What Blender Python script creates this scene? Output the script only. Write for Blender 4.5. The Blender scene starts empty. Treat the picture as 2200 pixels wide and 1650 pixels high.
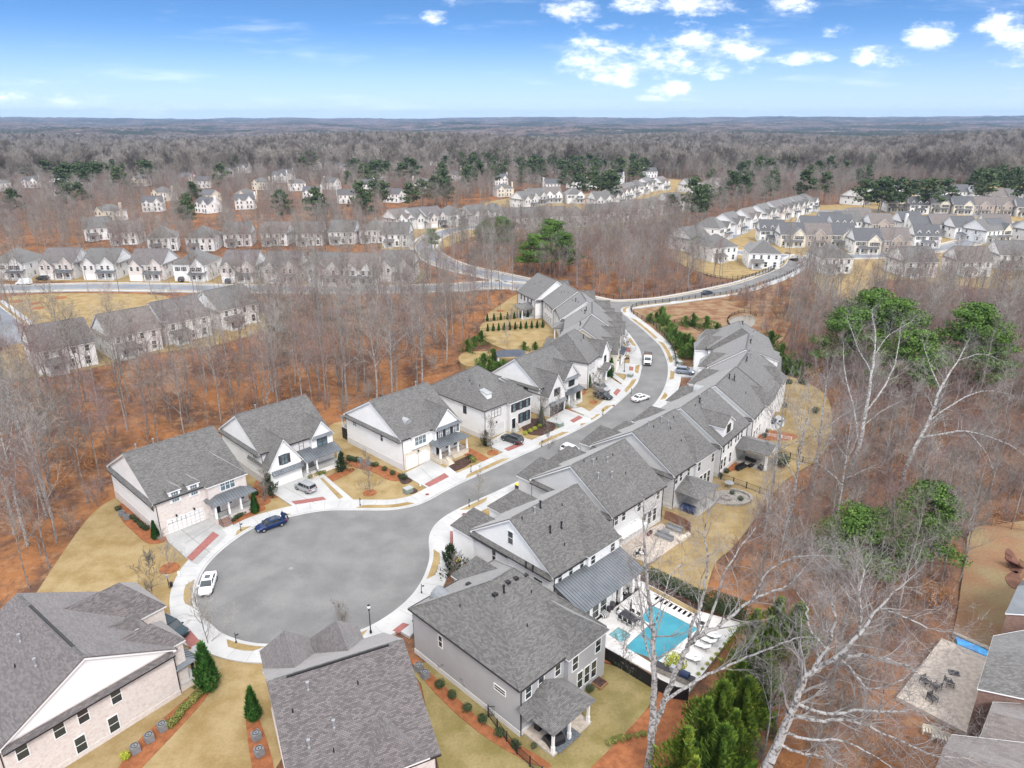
import bpy, math, random
import numpy as np
from mathutils import Vector, Matrix
from mathutils.geometry import tessellate_polygon
R = math.radians
SC = bpy.context.scene
COL = SC.collection
random.seed(7)

# ---------------------------------------------------------------- camera
CAMH = 60.0
FPX = 1540.0                      # focal length in pixels of the 2200x1650 photograph
PIT = math.atan(575 / FPX)
cam = bpy.data.cameras.new('camera')
cam.sensor_width = 36.0
cam.lens = 36.0 * FPX / 2200.0
cam.clip_start = 0.5
cam.clip_end = 60000
camo = bpy.data.objects.new('camera', cam)
COL.objects.link(camo)
camo.location = (0, 0, CAMH)
camo.rotation_euler = (math.pi / 2 - PIT, 0, 0)
SC.camera = camo

# ---------------------------------------------------------------- sun, exposure
SUN_AZ, SUN_EL = R(-72), R(48)    # azimuth counter-clockwise from +x
sun = bpy.data.lights.new('sun', 'SUN')
sun.energy = 1.3
sun.angle = R(14)
sun.color = (1.0, 0.95, 0.88)
suno = bpy.data.objects.new('sun', sun)
COL.objects.link(suno)
sd = Vector((math.cos(SUN_AZ) * math.cos(SUN_EL), math.sin(SUN_AZ) * math.cos(SUN_EL), math.sin(SUN_EL)))
suno.rotation_euler = sd.to_track_quat('Z', 'Y').to_euler()
SC.view_settings.view_transform = 'Standard'
SC.view_settings.look = 'None'
SC.view_settings.gamma = 1
SC.view_settings.exposure = 1.06
SC.render.engine = 'CYCLES'
SC.cycles.max_bounces = 5
SC.cycles.diffuse_bounces = 2
SC.cycles.glossy_bounces = 2
SC.cycles.transmission_bounces = 3
SC.cycles.transparent_max_bounces = 8
SC.cycles.use_denoising = True
SC.cycles.volume_bounces = 0

# ---------------------------------------------------------------- pixel <-> ground (survey of the photograph)
cP, sP = math.cos(PIT), math.sin(PIT)
def at(u, v, z=0.0):
    x = (u - 1100) / FPX; y = -(v - 825) / FPX
    d = (x, cP + y * sP, -sP + y * cP)
    t = (CAMH - z) / -d[2]
    return (d[0] * t, d[1] * t, z)
def gpts(ps, z=0.0):
    return [at(p[0], p[1], z)[:2] for p in ps]
def skydir(u, v):
    x = (u - 1100) / FPX; y = -(v - 825) / FPX
    d = (x, cP + y * sP, -sP + y * cP)
    return d[0] / d[1], d[2] / d[1]

# ---------------------------------------------------------------- node helper
class N:
    def __init__(s, nt):
        s.t = nt
    def n(s, typ, **kw):
        nd = s.t.nodes.new(typ)
        for k, v in kw.items():
            if k == 'ins':
                for i, val in v.items():
                    s.set(nd.inputs[i], val)
            else:
                setattr(nd, k, v)
        return nd
    def set(s, inp, val):
        if isinstance(val, bpy.types.NodeSocket):
            s.t.links.new(val, inp)
        else:
            if isinstance(val, tuple) and len(val) == 3 and inp.type == 'RGBA':
                val = val + (1,)
            inp.default_value = val
    def m(s, op, a, b=0.0, c=0.0, clamp=False):
        nd = s.n('ShaderNodeMath', operation=op, use_clamp=clamp)
        s.set(nd.inputs[0], a); s.set(nd.inputs[1], b)
        if op in ('MULTIPLY_ADD',): s.set(nd.inputs[2], c)
        return nd.outputs[0]
    def mix(s, f, a, b, blend='MIX'):
        nd = s.n('ShaderNodeMix', data_type='RGBA', blend_type=blend)
        s.set(nd.inputs[0], f); s.set(nd.inputs[6], a); s.set(nd.inputs[7], b)
        return nd.outputs[2]
    def ramp(s, f, stops):
        nd = s.n('ShaderNodeValToRGB')
        el = nd.color_ramp.elements
        while len(el) < len(stops): el.new(0.5)
        for e, (p, c) in zip(el, stops):
            e.position = p; e.color = tuple(c) + (1,) if len(c) == 3 else c
        s.set(nd.inputs[0], f)
        return nd.outputs[0]
    def sm(s, f, a, b):
        nd = s.n('ShaderNodeMapRange', interpolation_type='SMOOTHSTEP')
        s.set(nd.inputs[0], f); nd.inputs[1].default_value = a; nd.inputs[2].default_value = b
        return nd.outputs[0]
    def noise(s, vec, scale, detail=3, rough=0.55, dist=0.0):
        nd = s.n('ShaderNodeTexNoise')
        if vec is not None: s.set(nd.inputs['Vector'], vec)
        nd.inputs['Scale'].default_value = scale; nd.inputs['Detail'].default_value = detail
        nd.inputs['Roughness'].default_value = rough; nd.inputs['Distortion'].default_value = dist
        return nd.outputs[0]

# ---------------------------------------------------------------- world: clear blue sky to the horizon, clouds, added fill-light cloud deck overhead
W = bpy.data.worlds.new('World')
SC.world = W
W.use_nodes = True
nt = W.node_tree
nt.nodes.clear()
g = N(nt)
tc = g.n('ShaderNodeTexCoord')
sep = g.n('ShaderNodeSeparateXYZ', ins={0: tc.outputs['Generated']})
X, Y, Z = sep.outputs
zz = g.m('ADD', g.m('MULTIPLY', g.m('MAXIMUM', Z, 0.0), 3.7), 0.075)
cmb = g.n('ShaderNodeCombineXYZ', ins={0: X, 1: Y, 2: zz})
nrm = g.n('ShaderNodeVectorMath', operation='NORMALIZE', ins={0: cmb.outputs[0]})
sky = g.n('ShaderNodeTexSky', sky_type='NISHITA', sun_disc=False, sun_elevation=SUN_EL,
          sun_rotation=math.pi / 2 - SUN_AZ, air_density=1.0, dust_density=0.6, ozone_density=1.6)
g.set(sky.inputs[0], nrm.outputs[0])
skc = g.n('ShaderNodeHueSaturation', ins={'Saturation': 1.24, 'Value': 1.0, 'Color': sky.outputs[0]}).outputs[0]
SKY_K = 0.122
# clouds placed by bearing and height
Yc = g.m('MAXIMUM', Y, 0.02)
U = g.m('DIVIDE', X, Yc); V = g.m('DIVIDE', Z, Yc)
cv = g.n('ShaderNodeCombineXYZ', ins={0: g.m('MULTIPLY', U, 1.0), 1: g.m('MULTIPLY', V, 2.2), 2: 0.0}).outputs[0]
n1 = g.noise(cv, 16, 9, 0.66)
n2 = g.noise(cv, 5.5, 3, 0.5)
CL = [(1345, 130, 150, 52), (1525, 112, 145, 50), (1440, 190, 60, 20), (1222, 15, 62, 34), (1362, 12, 48, 22), (1515, 10, 90, 20), (1690, 5, 65, 26),
      (2165, 70, 75, 60), (1905, 118, 70, 26), (1990, 82, 60, 30), (1725, 122, 60, 16), (1235, 160, 50, 18), (1800, 66, 40, 14),
      (80, 240, 190, 42), (935, 35, 34, 14), (970, 4, 30, 12), (2195, 128, 40, 16), (1400, 212, 40, 10), (1350, 60, 60, 10)]
mask = None
for (u, v, ru, rv) in CL:
    cx, cy = skydir(u, v); ex = ru / FPX / 0.93; ey = rv / FPX / 0.93
    a = g.m('DIVIDE', g.m('SUBTRACT', U, cx), ex * 1.08); b = g.m('DIVIDE', g.m('SUBTRACT', V, cy), ey * 1.08)
    q = g.m('SUBTRACT', 1.0, g.m('ADD', g.m('MULTIPLY', a, a), g.m('MULTIPLY', b, b)))
    mask = q if mask is None else g.m('MAXIMUM', mask, q)
mask = g.m('MAXIMUM', mask, -0.6)
mk = g.m('ADD', mask, g.m('MULTIPLY', g.m('SUBTRACT', n1, 0.5), 4.6))
cl = g.sm(mk, 0.25, 1.9)
cl = g.m('MULTIPLY', cl, g.m('GREATER_THAN', Y, 0.05))
cl = g.m('MULTIPLY', cl, g.sm(Z, 0.004, 0.03))
# thin cirrus streaks upper left
ci = g.n('ShaderNodeCombineXYZ', ins={0: g.m('MULTIPLY', U, 1.0), 1: g.m('MULTIPLY', V, 7.0), 2: 0.0}).outputs[0]
cirr = g.m('MULTIPLY', g.sm(g.noise(ci, 5.0, 6, 0.6), 0.52, 0.80), 0.28)
cl = g.m('MAXIMUM', cl, cirr)
# invented bright cloud deck overhead, out of view, for neutral fill and side light
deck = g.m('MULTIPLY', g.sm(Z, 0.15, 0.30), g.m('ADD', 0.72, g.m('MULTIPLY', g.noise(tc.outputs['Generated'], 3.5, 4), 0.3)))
hz = g.sm(Z, 0.11, -0.01)
base = g.mix(g.m('MULTIPLY', hz, 0.85), g.mix(1.0, skc, (SKY_K,) * 3, 'MULTIPLY'), (0.325, 0.385, 0.465))
shade = g.m('ADD', .62, g.m('MULTIPLY', g.sm(n1, .3, .75), .34))
colr = g.mix(cl, base, g.n('ShaderNodeCombineXYZ', ins={0: shade, 1: g.m('MULTIPLY', shade, 1.01), 2: g.m('MULTIPLY', shade, 1.045)}).outputs[0])
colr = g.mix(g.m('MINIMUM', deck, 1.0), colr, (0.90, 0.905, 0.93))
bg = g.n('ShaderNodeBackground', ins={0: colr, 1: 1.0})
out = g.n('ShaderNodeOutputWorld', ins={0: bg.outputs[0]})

# ---------------------------------------------------------------- materials
MATS = M = {}
def mat(name, c, c2=None, scale=1.0, rough=0.8, spec=0.3, metal=0.0, bump=0.0, coords='Object', detail=3, lo=0.35, hi=0.65, fine=None):
    """plain or two-tone mottled surface; fine=(amount, scale) adds a value grain"""
    if name in MATS: return MATS[name]
    m = bpy.data.materials.new(name); m.use_nodes = True
    t = m.node_tree; t.nodes.clear(); k = N(t)
    p = k.n('ShaderNodeBsdfPrincipled'); o = k.n('ShaderNodeOutputMaterial', ins={0: p.outputs[0]})
    p.inputs['Roughness'].default_value = rough; p.inputs['Metallic'].default_value = metal
    p.inputs['Specular IOR Level'].default_value = spec
    vec = k.n('ShaderNodeTexCoord').outputs[coords]
    col = c
    if c2 is not None:
        col = k.mix(k.sm(k.noise(vec, scale, detail), lo, hi), c, c2)
    if fine:
        f = k.m('ADD', 1 - fine[0] / 2, k.m('MULTIPLY', k.noise(vec, fine[1], 2), fine[0]))
        cc = k.n('ShaderNodeCombineXYZ', ins={0: f, 1: f, 2: f}).outputs[0]
        col = k.mix(1.0, col, cc, 'MULTIPLY')
    k.set(p.inputs['Base Color'], col)
    if bump:
        b = k.n('ShaderNodeBump', ins={'Strength': bump, 'Distance': 0.1, 'Height': k.noise(vec, (fine[1] if fine else scale * 3), 3)})
        k.set(p.inputs['Normal'], b.outputs[0])
    MATS[name] = m
    return m
def rowmat(name, c1, c2, mortar, bw, bh, ms=0.006, rough=0.85, spec=0.3, stain=None, offset=0.5, bump=0.2):
    """courses in metres along the surface (uses the generated UV): shingles, brick, siding, pavers"""
    m = bpy.data.materials.new(name); m.use_nodes = True
    t = m.node_tree; t.nodes.clear(); k = N(t)
    p = k.n('ShaderNodeBsdfPrincipled'); o = k.n('ShaderNodeOutputMaterial', ins={0: p.outputs[0]})
    p.inputs['Roughness'].default_value = rough; p.inputs['Specular IOR Level'].default_value = spec
    tcn = k.n('ShaderNodeTexCoord'); uv = tcn.outputs['UV']
    b = k.n('ShaderNodeTexBrick', offset=offset)
    k.set(b.inputs['Vector'], uv)
    b.inputs['Color1'].default_value = c1 + (1,); b.inputs['Color2'].default_value = c2 + (1,); b.inputs['Mortar'].default_value = mortar + (1,)
    b.inputs['Scale'].default_value = 1.0; b.inputs['Mortar Size'].default_value = ms; b.inputs['Mortar Smooth'].default_value = 0.3
    b.inputs['Brick Width'].default_value = bw; b.inputs['Row Height'].default_value = bh
    col = b.outputs[0]
    f = k.m('ADD', 0.86, k.m('MULTIPLY', k.noise(uv, 0.35, 4, 0.65), 0.28))
    cc = k.n('ShaderNodeCombineXYZ', ins={0: f, 1: f, 2: f}).outputs[0]
    col = k.mix(1.0, col, cc, 'MULTIPLY')
    if stain: col = k.mix(k.m('MULTIPLY', k.sm(k.noise(uv, 2.2, 4, 0.7), 0.45, 0.75), stain[1]), col, stain[0])
    k.set(p.inputs['Base Color'], col)
    if name.startswith('shingle'):
        p.inputs['Sheen Weight'].default_value = .3; p.inputs['Sheen Roughness'].default_value = .5
    if bump:
        bb = k.n('ShaderNodeBump', ins={'Strength': bump, 'Distance': 0.02, 'Height': b.outputs[1]}); bb.invert = True
        k.set(p.inputs['Normal'], bb.outputs[0])
    MATS[name] = m
    return m

M['shingle'] = rowmat('shingle', (.172, .166, .158), (.084, .081, .078), (.045, .043, .042), .36, .15, .014, .75, .45, ((.16, .153, .146), .12))
M['shingle_brown'] = rowmat('shingle_brown', (.178, .157, .154), (.086, .074, .075), (.045, .041, .042), .36, .15, .014, .75, .45, ((.155, .135, .135), .12))
M['shingle_tan'] = rowmat('shingle_tan', (.19, .165, .15), (.12, .10, .095), (.08, .07, .07), .5, .2, .01, .8, .4, ((.22, .19, .17), .3))
M['shingle_dark'] = rowmat('shingle_dark', (.12, .122, .13), (.07, .072, .08), (.03, .03, .04), .5, .2, .01, .8, .4, ((.09, .09, .1), .3))
M['ridgecap'] = mat('ridgecap', (.10, .10, .10), (.15, .145, .14), 2.5, .85)
M['siding'] = rowmat('siding', (.84, .845, .85), (.82, .825, .83), (.70, .71, .72), 60, .19, .012, .6, .3, bump=.3)
M['white'] = mat('white', (.80, .80, .80), rough=.5)
M['siding_grey'] = rowmat('siding_grey', (.42, .42, .43), (.41, .41, .42), (.30, .30, .31), 60, .18, .012, .6, .3, bump=.3)
M['siding_pale'] = rowmat('siding_pale', (.60, .60, .60), (.58, .58, .58), (.48, .48, .48), 60, .19, .012, .6, .3, bump=.3)
M['cream'] = rowmat('cream', (.72, .67, .56), (.70, .65, .54), (.55, .5, .42), 60, .19, .012, .7)
M['brick_white'] = rowmat('brick_white', (.72, .68, .65), (.64, .54, .50), (.64, .61, .59), .23, .077, .012, .9, .2, ((.44, .32, .28), .5))
M['brick_paint'] = rowmat('brick_paint', (.70, .69, .69), (.66, .65, .65), (.58, .57, .57), .23, .077, .012, .8, .2)
M['brick_red'] = rowmat('brick_red', (.36, .15, .10), (.24, .10, .08), (.42, .36, .32), .23, .077, .012, .9, .2)
M['brick_tan'] = rowmat('brick_tan', (.48, .41, .36), (.36, .28, .24), (.42, .38, .35), .23, .077, .012, .9, .2)
M['brick_brown'] = rowmat('brick_brown', (.30, .17, .13), (.16, .09, .08), (.30, .25, .22), .23, .077, .012, .9, .2)
M['limestone'] = rowmat('limestone', (.70, .64, .54), (.60, .53, .43), (.55, .50, .43), .4, .15, .012, .85, .2)
M['metal_roof'] = mat('metal_roof', (.17, .185, .20), (.21, .225, .24), .6, .42, .5, .55)
M['metal_dark'] = mat('metal_dark', (.07, .085, .11), (.09, .10, .13), .6, .4, .5, .5)
M['metal_light'] = mat('metal_light', (.34, .35, .36), (.42, .43, .44), 1.5, .4, .5, .4)
M['black'] = mat('black', (.016, .016, .018), rough=.45)
M['iron'] = mat('iron', (.022, .021, .022), rough=.5)
M['brown_metal'] = mat('brown_metal', (.035, .028, .026), rough=.5)
M['glass'] = mat('glass', (.018, .026, .03), (.05, .065, .07), .35, .06, .9, coords='Object')
M['glass_blue'] = mat('glass_blue', (.14, .20, .23), (.05, .08, .10), .5, .08, .9)
M['shutter'] = mat('shutter', (.045, .042, .05), rough=.6)
M['door_black'] = mat('door_black', (.015, .018, .025), rough=.3)
M['wood'] = mat('wood', (.26, .14, .07), (.36, .21, .11), 4, .7)
M['conc'] = mat('conc', (.40, .395, .385), (.46, .455, .445), .35, .85, fine=(.14, 6))
M['conc_new'] = mat('conc_new', (.43, .43, .43), (.49, .488, .48), .3, .85, fine=(.12, 6))
M['conc_stain'] = mat('conc_stain', (.33, .33, .325), (.42, .418, .41), .3, .85, fine=(.15, 5))
M['asphalt'] = mat('asphalt', (.158, .157, .156), (.212, .210, .207), .22, .9, .25, detail=9, lo=.3, hi=.7, fine=(.5, 6.5))
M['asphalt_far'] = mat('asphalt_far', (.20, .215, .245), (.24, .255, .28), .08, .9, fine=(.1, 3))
M['paver_red'] = rowmat('paver_red', (.38, .15, .13), (.26, .10, .095), (.2, .1, .09), .2, .1, .008, .9)
M['lawn'] = mat('lawn', (.265, .185, .080), (.36, .275, .145), .35, .95, .1, detail=9, lo=.3, hi=.7, fine=(.42, 3.2), bump=.4)
M['lawn_green'] = mat('lawn_green', (.20, .165, .060), (.30, .24, .115), .35, .95, .1, detail=9, lo=.3, hi=.7, fine=(.5, 3.2), bump=.4)
M['lawn_worn'] = mat('lawn_worn', (.25, .20, .11), (.25, .145, .085), .13, .95, .1, detail=9, fine=(.5, 2.5), bump=.4)
M['straw'] = mat('straw', (.34, .135, .06), (.25, .095, .045), 1.2, .95, .1, detail=7, fine=(.6, 7), bump=.5)
M['mulch'] = mat('mulch', (.055, .036, .03), (.10, .06, .05), 2, .95, .1, fine=(.6, 8), bump=.5)
M['slope'] = mat('slope', (.28, .195, .115), (.19, .095, .055), .28, .95, .1, detail=9, fine=(.5, 1.5), bump=.4)
M['travertine'] = mat('travertine', (.62, .59, .56), (.70, .685, .67), 1.2, .5, .4, fine=(.08, 5))
M['flagstone'] = mat('flagstone', (.56, .49, .42), (.42, .36, .31), 2.2, .9, fine=(.3, 3))
M['plaster'] = mat('plaster', (.09, .36, .45), (.13, .43, .51), .5, .6, coords='Object')
M['step_plaster'] = mat('step_plaster', (.26, .60, .68), rough=.6)
M['spa'] = mat('spa', (.18, .30, .33), (.50, .62, .64), 3.0, .2)
M['tarp'] = mat('tarp', (.01, .25, .70), (.04, .45, .9), 1.5, .3, .6, bump=.4)
M['dirt'] = mat('dirt', (.22, .12, .075), (.15, .07, .05), .5, .95, fine=(.5, 4))
M['clay'] = mat('clay', (.42, .17, .09), (.50, .26, .16), .1, .95, fine=(.2, 2))
M['stone'] = mat('stone', (.38, .35, .31), (.25, .23, .21), 3, .9)
M['ac'] = mat('ac', (.21, .22, .235), (.26, .27, .28), 3, .5, .5, .2)
M['trunk'] = mat('trunk', (.17, .14, .125), (.27, .24, .22), 1.6, .95, .1, lo=.4, hi=.6)
M['bark_pale'] = mat('bark_pale', (.40, .39, .38), (.135, .127, .118), 3.2, .9, .1, detail=8, lo=.44, hi=.62)
M['bark_grey'] = mat('bark_grey', (.36, .345, .33), (.22, .205, .195), 1.6, .95, .1)
def leafmat(name, stops, rough=.7, tr=0.0, amp=.35):
    m = bpy.data.materials.new(name); m.use_nodes = True
    t = m.node_tree; t.nodes.clear(); k = N(t)
    p = k.n('ShaderNodeBsdfPrincipled'); k.n('ShaderNodeOutputMaterial', ins={0: p.outputs[0]})
    p.inputs['Roughness'].default_value = rough; p.inputs['Specular IOR Level'].default_value = .2
    gg = k.n('ShaderNodeNewGeometry').outputs['Random Per Island']
    ob = k.n('ShaderNodeObjectInfo').outputs['Random']
    nn = k.noise(k.n('ShaderNodeTexCoord').outputs['Object'], .8, 2)
    f = k.m('ADD', k.m('MULTIPLY', gg, .5), k.m('ADD', k.m('MULTIPLY', nn, .6), k.m('MULTIPLY', k.m('SUBTRACT', ob, .5), amp)))
    k.set(p.inputs['Base Color'], k.ramp(f, stops))
    return m
M['needle'] = leafmat('needle', [(.15, (.025, .055, .014)), (.5, (.065, .13, .024)), (.85, (.13, .22, .04)), (1, (.18, .26, .06))])
M['needle_far'] = leafmat('needle_far', [(.1, (.026, .045, .022)), (.5, (.055, .085, .038)), (.9, (.10, .135, .06))])
M['twig'] = leafmat('twig', [(.0, (.11, .096, .083)), (.5, (.225, .204, .180)), (1, (.37, .345, .315))], amp=.9)
M['twig_red'] = leafmat('twig_red', [(.0, (.15, .098, .088)), (.5, (.24, .165, .15)), (1, (.30, .225, .21))], amp=.9)
M['evergreen'] = leafmat('evergreen', [(.1, (.03, .07, .016)), (.45, (.08, .155, .03)), (.85, (.17, .26, .06))])
M['cypress'] = leafmat('cypress', [(.1, (.03, .07, .012)), (.4, (.09, .17, .024)), (.7, (.20, .28, .035)), (1, (.40, .40, .07))])
M['arbor'] = leafmat('arbor', [(.1, (.02, .06, .012)), (.5, (.035, .11, .018)), (.9, (.07, .18, .035))])
M['boxwood'] = leafmat('boxwood', [(.1, (.016, .034, .014)), (.5, (.034, .06, .024)), (.9, (.07, .10, .045))])
M['lime_shrub'] = leafmat('lime_shrub', [(.1, (.14, .18, .02)), (.5, (.30, .36, .03)), (.9, (.45, .46, .06))])
M['magnolia'] = leafmat('magnolia', [(.1, (.014, .030, .013)), (.5, (.035, .062, .028)), (.9, (.12, .12, .06))])
M['dead_leaf'] = leafmat('dead_leaf', [(.1, (.20, .075, .03)), (.5, (.36, .16, .06)), (.9, (.50, .28, .12))])
M['yellow'] = leafmat('yellow', [(.1, (.5, .4, .02)), (.9, (.75, .62, .03))])
M['twig_far'] = leafmat('twig_far', [(.0, (.080, .068, .058)), (.5, (.205, .182, .158)), (1, (.38, .345, .31))], amp=1.1)
M['grassy'] = leafmat('grassy', [(.1, (.10, .13, .03)), (.5, (.18, .20, .05)), (.9, (.30, .27, .09))])
M['twig_pale'] = mat('twig_pale', (.34, .325, .315), (.19, .178, .172), .5, .95, .1)
# forest floor / far land: one material, colour by land position (leaf litter, far woodland mottling)
def ground_material():
    m = bpy.data.materials.new('ground'); m.use_nodes = True
    t = m.node_tree; t.nodes.clear(); k = N(t)
    p = k.n('ShaderNodeBsdfPrincipled'); k.n('ShaderNodeOutputMaterial', ins={0: p.outputs[0]})
    p.inputs['Roughness'].default_value = .95; p.inputs['Specular IOR Level'].default_value = .05
    v = k.n('ShaderNodeTexCoord').outputs['Object']
    a = k.mix(k.sm(k.noise(v, .09, 9, .7), .40, .60), (.12, .068, .048), (.30, .135, .058))
    a = k.mix(k.m('MULTIPLY', k.sm(k.noise(v, .5, 8, .7), .48, .66), .7), a, (.37, .205, .105))
    a = k.mix(k.m('MULTIPLY', k.sm(k.noise(v, 1.1, 5, .7), .55, .7), .75), a, (.075, .042, .034))
    sx_ = k.n('ShaderNodeSeparateXYZ', ins={0: v}).outputs[0]   # east of the row the litter is older and greyer
    a = k.mix(k.m('MULTIPLY', k.sm(k.m('ADD', sx_, k.m('MULTIPLY', k.noise(v, .05, 4), 40)), 45, 80), .62), a, (.175, .110, .085))
    f = k.m('ADD', .5, k.m('MULTIPLY', k.noise(v, 4.5, 5, .75), 1.0))
    a = k.mix(1.0, a, k.n('ShaderNodeCombineXYZ', ins={0: f, 1: f, 2: f}).outputs[0], 'MULTIPLY')
    dist = k.n('ShaderNodeVectorMath', operation='LENGTH', ins={0: v}).outputs['Value']
    far = k.mix(k.sm(k.noise(v, .0016, 9, .72), .46, .55), (.155, .122, .112), (.022, .038, .022))
    far = k.mix(k.m('MULTIPLY', k.sm(k.noise(v, .010, 7, .8), .44, .58), .9), far, (.038, .036, .036))
    far = k.mix(k.m('MULTIPLY', k.sm(k.noise(v, .006, 9, .8), .60, .64), .8), far, (.48, .43, .38))
    k.set(p.inputs['Base Color'], k.mix(k.sm(dist, 500, 1100), a, far))
    M['ground'] = m
ground_material()

# ---------------------------------------------------------------- mesh builder
class MB:
    def __init__(s):
        s.v = []; s.f = []; s.mi = []; s.cur = 0
    def quad(s, *p):
        i = len(s.v); s.v.extend(tuple(q) for q in p); s.f.append(tuple(range(i, i + len(p)))); s.mi.append(s.cur)
    poly = quad
    def box(s, x0, x1, y0, y1, z0, z1):
        i = len(s.v)
        s.v += [(x0, y0, z0), (x1, y0, z0), (x1, y1, z0), (x0, y1, z0), (x0, y0, z1), (x1, y0, z1), (x1, y1, z1), (x0, y1, z1)]
        for a in ((0, 3, 2, 1), (4, 5, 6, 7), (0, 1, 5, 4), (1, 2, 6, 5), (2, 3, 7, 6), (3, 0, 4, 7)):
            s.f.append(tuple(i + q for q in a)); s.mi.append(s.cur)
    def prism(s, pts, z0, z1, top_only=False):
        """pts: (x, y) outline, any direction; triangulated so concave outlines work"""
        area = sum(pts[i][0] * pts[(i + 1) % len(pts)][1] - pts[(i + 1) % len(pts)][0] * pts[i][1] for i in range(len(pts)))
        if area < 0: pts = pts[::-1]
        tri = tessellate_polygon([[Vector((p[0], p[1], 0)) for p in pts]])
        i = len(s.v)
        s.v += [(p[0], p[1], z1) for p in pts]
        for t in tri:
            a, b, c = (pts[q] for q in t)
            cr = (b[0] - a[0]) * (c[1] - a[1]) - (c[0] - a[0]) * (b[1] - a[1])
            s.f.append(tuple(i + q for q in (t if cr > 0 else t[::-1]))); s.mi.append(s.cur)
        if not top_only:
            j = len(s.v); n = len(pts)
            s.v += [(p[0], p[1], z0) for p in pts]
            for q in range(n):
                r = (q + 1) % n
                s.f.append((j + q, j + r, i + r, i + q)); s.mi.append(s.cur)
    def profile(s, prof, x0, x1, axis='x'):
        """closed profile of (y, z) points swept from x0 to x1 (axis 'y': profile in (x, z), swept along y)"""
        n = len(prof); i = len(s.v)
        if axis == 'x':
            s.v += [(x0, a, b) for a, b in prof] + [(x1, a, b) for a, b in prof]
        else:
            s.v += [(a, x0, b) for a, b in prof] + [(a, x1, b) for a, b in prof]
        for q in range(n):
            r = (q + 1) % n
            s.f.append((i + q, i + r, i + n + r, i + n + q)); s.mi.append(s.cur)
        tri = tessellate_polygon([[Vector((a, b, 0)) for a, b in prof]])
        for t in tri:
            s.f.append(tuple(i + q for q in t)); s.mi.append(s.cur)
            s.f.append(tuple(i + n + q for q in t[::-1])); s.mi.append(s.cur)
    def tube(s, p, q, r0, r1, n=5, cap=False):
        p = Vector(p); q = Vector(q); d = q - p
        if d.length < 1e-6: return
        d.normalize()
        a = d.orthogonal().normalized(); b = d.cross(a)
        i = len(s.v)
        for c, r in ((p, r0), (q, r1)):
            for k in range(n):
                t = 2 * math.pi * k / n
                s.v.append(tuple(c + a * (math.cos(t) * r) + b * (math.sin(t) * r)))
        for k in range(n):
            l = (k + 1) % n
            s.f.append((i + k, i + l, i + n + l, i + n + k)); s.mi.append(s.cur)
        if cap:
            s.f.append(tuple(i + n + k for k in range(n))); s.mi.append(s.cur)
            s.f.append(tuple(i + k for k in reversed(range(n)))); s.mi.append(s.cur)
    def lathe(s, prof, n=12, c=(0, 0, 0)):
        i = len(s.v)
        for r, z in prof:
            for k in range(n):
                t = 2 * math.pi * k / n
                s.v.append((c[0] + r * math.cos(t), c[1] + r * math.sin(t), c[2] + z))
        for j in range(len(prof) - 1):
            for k in range(n):
                l = (k + 1) % n
                s.f.append((i + j * n + k, i + j * n + l, i + (j + 1) * n + l, i + (j + 1) * n + k)); s.mi.append(s.cur)
    def ball(s, c, rx, ry, rz, n=10, m=6):
        pr = [(math.sin(math.pi * j / m), -math.cos(math.pi * j / m)) for j in range(m + 1)]
        i = len(s.v)
        for r, z in pr:
            for k in range(n):
                t = 2 * math.pi * k / n
                s.v.append((c[0] + rx * r * math.cos(t), c[1] + ry * r * math.sin(t), c[2] + rz * z))
        for j in range(m):
            for k in range(n):
                l = (k + 1) % n
                s.f.append((i + j * n + k, i + j * n + l, i + (j + 1) * n + l, i + (j + 1) * n + k)); s.mi.append(s.cur)
    def mesh(s, name, mats, smooth=False, uv=True):
        me = bpy.data.meshes.new(name)
        me.from_pydata(s.v, [], s.f)
        if not isinstance(mats, (list, tuple)): mats = [mats]
        for m_ in mats: me.materials.append(M[m_] if isinstance(m_, str) else m_)
        if len(mats) > 1: me.polygons.foreach_set('material_index', s.mi)
        if smooth: me.polygons.foreach_set('use_smooth', [True] * len(s.f))
        if uv and len(s.f) < 20000:
            lay = me.uv_layers.new(name='UVMap'); data = [0.0] * (2 * len(me.loops))
            up = Vector((0, 0, 1))
            for p in me.polygons:
                nn = p.normal
                h = up.cross(nn)
                if h.length < 1e-3: h = Vector((1, 0, 0)); w = Vector((0, 1, 0))
                else:
                    h.normalize(); w = nn.cross(h)
                for li in p.loop_indices:
                    co = me.vertices[me.loops[li].vertex_index].co
                    data[2 * li] = co.dot(h); data[2 * li + 1] = co.dot(w)
            lay.data.foreach_set('uv', data)
        me.update()
        return me
    def build(s, name, mats, parent=None, smooth=False, uv=True, loc=None, rot=None):
        return put(name, s.mesh(name, mats, smooth, uv), parent, loc, rot)
def put(name, me, parent=None, loc=None, rot=None, scale=None):
    o = bpy.data.objects.new(name, me); COL.objects.link(o)
    if parent is not None: o.parent = parent
    if loc is not None: o.location = loc
    if rot is not None: o.rotation_euler = (0, 0, rot) if not isinstance(rot, (tuple, list)) else rot
    if scale is not None: o.scale = scale if isinstance(scale, (tuple, list)) else (scale,) * 3
    return o
def tag(o, label, cat, group=None):
    o['label'] = label; o['category'] = cat
    if group: o['group'] = group
    return o
def empty(name, loc, rot=0.0, label=None, cat=None, group=None):
    o = bpy.data.objects.new(name, None); COL.objects.link(o)
    o.location = loc if len(loc) == 3 else (loc[0], loc[1], 0); o.rotation_euler = (0, 0, rot)
    o.empty_display_size = .3
    if label: tag(o, label, cat, group)
    return o
def struct(name, mb, mats, **kw):
    o = mb.build(name, mats, **kw); o['kind'] = 'structure'; return o
def copy_tree(o, parent=None):
    c = o.copy(); COL.objects.link(c)
    if parent is not None: c.parent = parent
    for ch in list(o.children): copy_tree(ch, c)
    return c
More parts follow.
